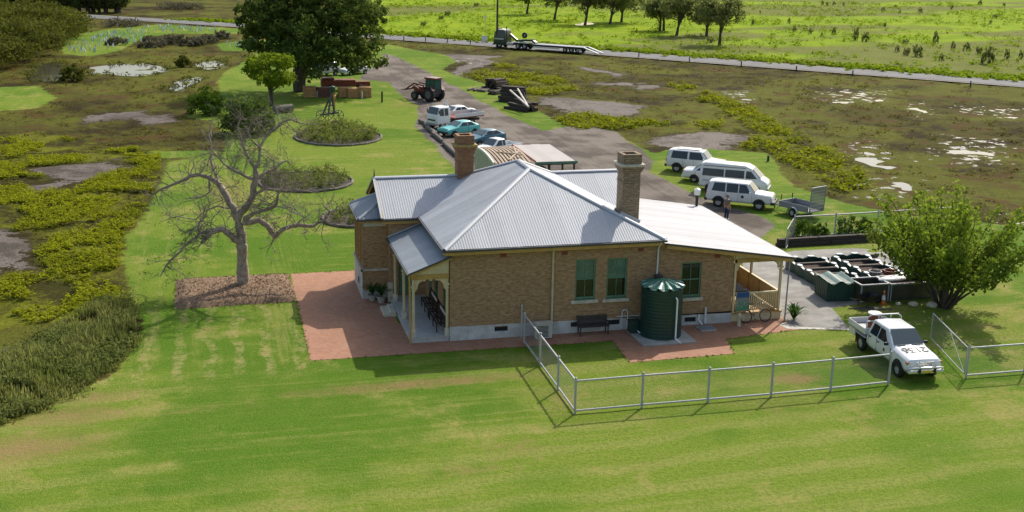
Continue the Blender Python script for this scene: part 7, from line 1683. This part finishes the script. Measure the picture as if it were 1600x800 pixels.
# ------------------------------------------------------------------ log-edged garden beds on the lawn
def garden_bed(label, c, rx, ry, seed, a0=0, a1=2*math.pi, h=.9, n=150, col=M_garden):
    t = thing('garden_bed', label, 'garden bed', tuple(c)); rg = random.Random(seed); ng = np.random.default_rng(seed); k = 18
    m = MB(); P = [(rx*math.cos(2*math.pi*i/28), ry*math.sin(2*math.pi*i/28), .06) for i in range(28)]; m.poly(P); m.build('soil', M_soil, t)
    for i in range(k):
        b0 = a0+(a1-a0)*i/k; b1 = a0+(a1-a0)*(i+.97)/k; p = Vector((rx*math.cos(b0), ry*math.sin(b0), .08)); q = Vector((rx*math.cos(b1), ry*math.sin(b1), .08)); MB().tube([p, (p+q)/2+Vector((0, 0, rg.uniform(0, .04))), q], [.10, .11*rg.uniform(.9, 1.1), .10], 8).build('edging_log', M_log, t, 60)
    r_ = np.sqrt(ng.random(n))*.92; a = ng.random(n)*6.283; C = np.column_stack([rx*r_*np.cos(a), ry*r_*np.sin(a), .2+h*.75*ng.random(n)**1.5]); V, F, tn = clumps(C, .34*(.5+ng.random(n)), 24, .15, ng, .5, 1.0); fast_mesh('planting', V, F, col, tn, t)
    return t
garden_bed('round log-edged garden bed in the middle of the lawn', G(528, 214)+np.array([0, 0, 0]), 4.1, 5.2, 61, h=1.2, n=420)
garden_bed('log-edged garden bed behind the bare tree', G(478, 285), 3.6, 3.8, 62, n=210)
garden_bed('small log-edged bed touching the house corner beyond the bay', G(548, 342), 1.9, 2.6, 63, n=60)
shrub('grey_shrub', 'small silver-leaved shrub in the round garden bed', tuple(G(527, 208)+np.array([0, 0, .1])), .8, 1.3, M_leaf_grey, 66, 24, 24, .16)

# ------------------------------------------------------------------ tree guards in the young plantation
M_guard = [simple('white_guard_sleeve', (.62, .66, .64), .5, .05), simple('aqua_guard_sleeve', (.40, .58, .55), .5, .08)]
gm = []
for mt in M_guard:
    m = MB(); m.tube([(0, 0, 0), (0, 0, .55)], [.10, .11], 3, False); m.tube([(.12, 0, 0), (.12, 0, .7)], .015, 4); o = m.build('tree_guard', mt); gm.append(o.data); bpy.data.objects.remove(o)
cnt = 0
for poly, n, asp in (([(104, 74), (140, 62), (160, 52), (200, 50), (228, 56), (226, 64), (182, 71), (165, 82), (108, 83)], 120, .35), ([(195, 46), (250, 40), (335, 45), (338, 49), (250, 52), (205, 51)], 64, .12), ([(352, 68), (400, 62), (402, 75), (360, 74)], 26, .4)):
    pl = px_poly(poly); lo, hi = pl.min(0), pl.max(0); k = 0
    while k < n:
        p = np.array([[rnd.uniform(lo[0], hi[0]), rnd.uniform(lo[1], hi[1])]])
        if sdist(p, pl)[0] < 0: continue
        o = bpy.data.objects.new('tree_guard', gm[1 if rnd.random() < asp else 0]); COL.objects.link(o); o.location = (p[0][0], p[0][1], 0); o.rotation_euler = (rnd.gauss(0, .12), rnd.gauss(0, .12), rnd.uniform(0, 6))
        meta(o, 'pale plastic tree guard in the young plantation by the far road', 'tree guard', 'plantation tree guards'); k += 1; cnt += 1

# ------------------------------------------------------------------ person
def person():
    b = G(1134.5, 343.5); t = thing('person', 'person in a grey shirt and blue jeans standing by the four-wheel-drive, arms at the sides', 'person', tuple(b), R(20))
    def skin(name, verts, edges, mat, sub=2, root=0):
        me = bpy.data.meshes.new(name); me.from_pydata([v_[:3] for v_ in verts], edges, []); o = finish(name, me, mat, t)
        md = o.modifiers.new('s', 'SKIN'); md.use_smooth_shade = True
        lay = me.skin_vertices[0] if me.skin_vertices else None
        if lay is None:
            bm = bmesh.new(); bm.from_mesh(me); bm.verts.layers.skin.verify(); bm.to_mesh(me); bm.free(); lay = me.skin_vertices[0]
        for i, v_ in enumerate(verts):
            r_ = v_[3]; lay.data[i].radius = r_ if isinstance(r_, tuple) else (r_, r_); lay.data[i].use_root = (i == root)
        o.modifiers.new('d', 'SUBSURF').levels = sub; o.modifiers['d'].render_levels = sub; return o
    M_skin = simple('skin', (.42, .24, .16), .6, .1); M_shirt = simple('grey_shirt', (.17, .15, .13), .8, .15); M_jean = simple('blue_jeans', (.025, .04, .085), .85, .2); M_hair = simple('grey_hair', (.16, .15, .14), .8)
    V = [(0, 0, .95, .14), (0, 0, 1.15, .13), (0, 0, 1.36, .15), (0, 0, 1.46, .07), (.01, 0, 1.54, .055), (.02, 0, 1.60, .075), (.02, 0, 1.68, .095), (.015, 0, 1.74, .07)]
    E = [(0, 1), (1, 2), (2, 3), (3, 4), (4, 5), (5, 6), (6, 7)]
    for s in (1, -1):
        k = len(V); V += [(0, s*.10, .90, .095), (.02, s*.11, .50, .065), (-.01, s*.11, .10, .045), (.0, s*.11, .05, .045), (.14, s*.12, .035, .035)]; E += [(0, k), (k, k+1), (k+1, k+2), (k+2, k+3), (k+3, k+4)]
        k = len(V); V += [(0, s*.20, 1.40, .065), (-.02, s*.27, 1.12, .045), (.05, s*.29, .88, .034), (.065, s*.29, .82, .036)]; E += [(2, k), (k, k+1), (k+1, k+2), (k+2, k+3)]
        w = k+3
        for j, (dx, L) in enumerate(((-.03, .075), (-.01, .09), (.012, .085), (.03, .065))):
            k = len(V); V += [(.065+dx, s*.292, .775, .010), (.07+dx*1.1, s*.287, .775-L*.5, .009), (.075+dx*1.1, s*.278, .775-L, .008)]; E += [(w, k), (k, k+1), (k+1, k+2)]
        k = len(V); V += [(.105, s*.275, .80, .011), (.118, s*.262, .755, .009)]; E += [(w, k), (k, k+1)]
    skin('body', V, E, M_skin)
    V = [(0, 0, .93, .155), (0, 0, 1.15, .15), (0, 0, 1.36, .165), (0, 0, 1.45, .085)]; E = [(0, 1), (1, 2), (2, 3)]
    for s in (1, -1): k = len(V); V += [(0, s*.21, 1.395, .083), (-.012, s*.245, 1.22, .070)]; E += [(2, k), (k, k+1)]
    skin('shirt', V, E, M_shirt)
    V = [(0, 0, .98, .15), (0, 0, .92, .15)]; E = [(0, 1)]
    for s in (1, -1): k = len(V); V += [(0, s*.10, .86, .11), (.02, s*.11, .50, .082), (-.01, s*.11, .09, .066)]; E += [(1, k), (k, k+1), (k+1, k+2)]
    skin('jeans', V, E, M_jean)
    hair = MB(); hair.lathe([(.01, 1.80), (.06, 1.79), (.098, 1.74), (.105, 1.68), (.10, 1.62)], 16, 'z', (-.005, 0, 0)); hair.build('hair', M_hair, t, 180)
    for s in (1, -1):
        MB().lathe([(.002, -.012), (.011, -.006), (.013, 0), (.011, .006), (.002, .012)], 8, 'x', (.108, s*.034, 1.665)).build('eye', M_dark, t, 180); MB().lathe([(.002, -.01), (.022, 0), (.002, .01)], 8, 'y', (.02, s*.092, 1.655)).build('ear', M_skin, t, 180)
        MB().box((-.08, s*.115-.045, 0), (.2, s*.115+.045, .085)).build('shoe', M_black, t, bevel=.03)
    MB().add([(.112, -.013, 1.655), (.112, .013, 1.655), (.135, 0, 1.628), (.108, 0, 1.675), (.112, 0, 1.622)], [(0, 2, 3), (1, 3, 2), (0, 4, 2), (1, 2, 4)]).build('nose', M_skin, t); MB().box((.106, -.024, 1.597), (.115, .024, 1.605)).build('mouth', simple('lips', (.28, .11, .09), .6), t)
person()

# roots stand at the base of the things they carry
for nm, c_ in ((house, (5, 6, 0)), (pad, (10.1, -1.5, 0))): 
    nm.location = c_
    for ch in nm.children: ch.location = Vector(ch.location)-Vector(c_)
for o in [o for o in COL.objects if o.parent is None and o.name.split('.')[0] in ('chain_wire_fence', 'open_roofed_shed', 'carport')]:
    ps = [Vector(v_.co) for ch in o.children for v_ in ch.data.vertices]; c_ = Vector((sum(p.x for p in ps)/len(ps), sum(p.y for p in ps)/len(ps), 0)); o.location = c_
    for ch in o.children: ch.location = Vector(ch.location)-c_
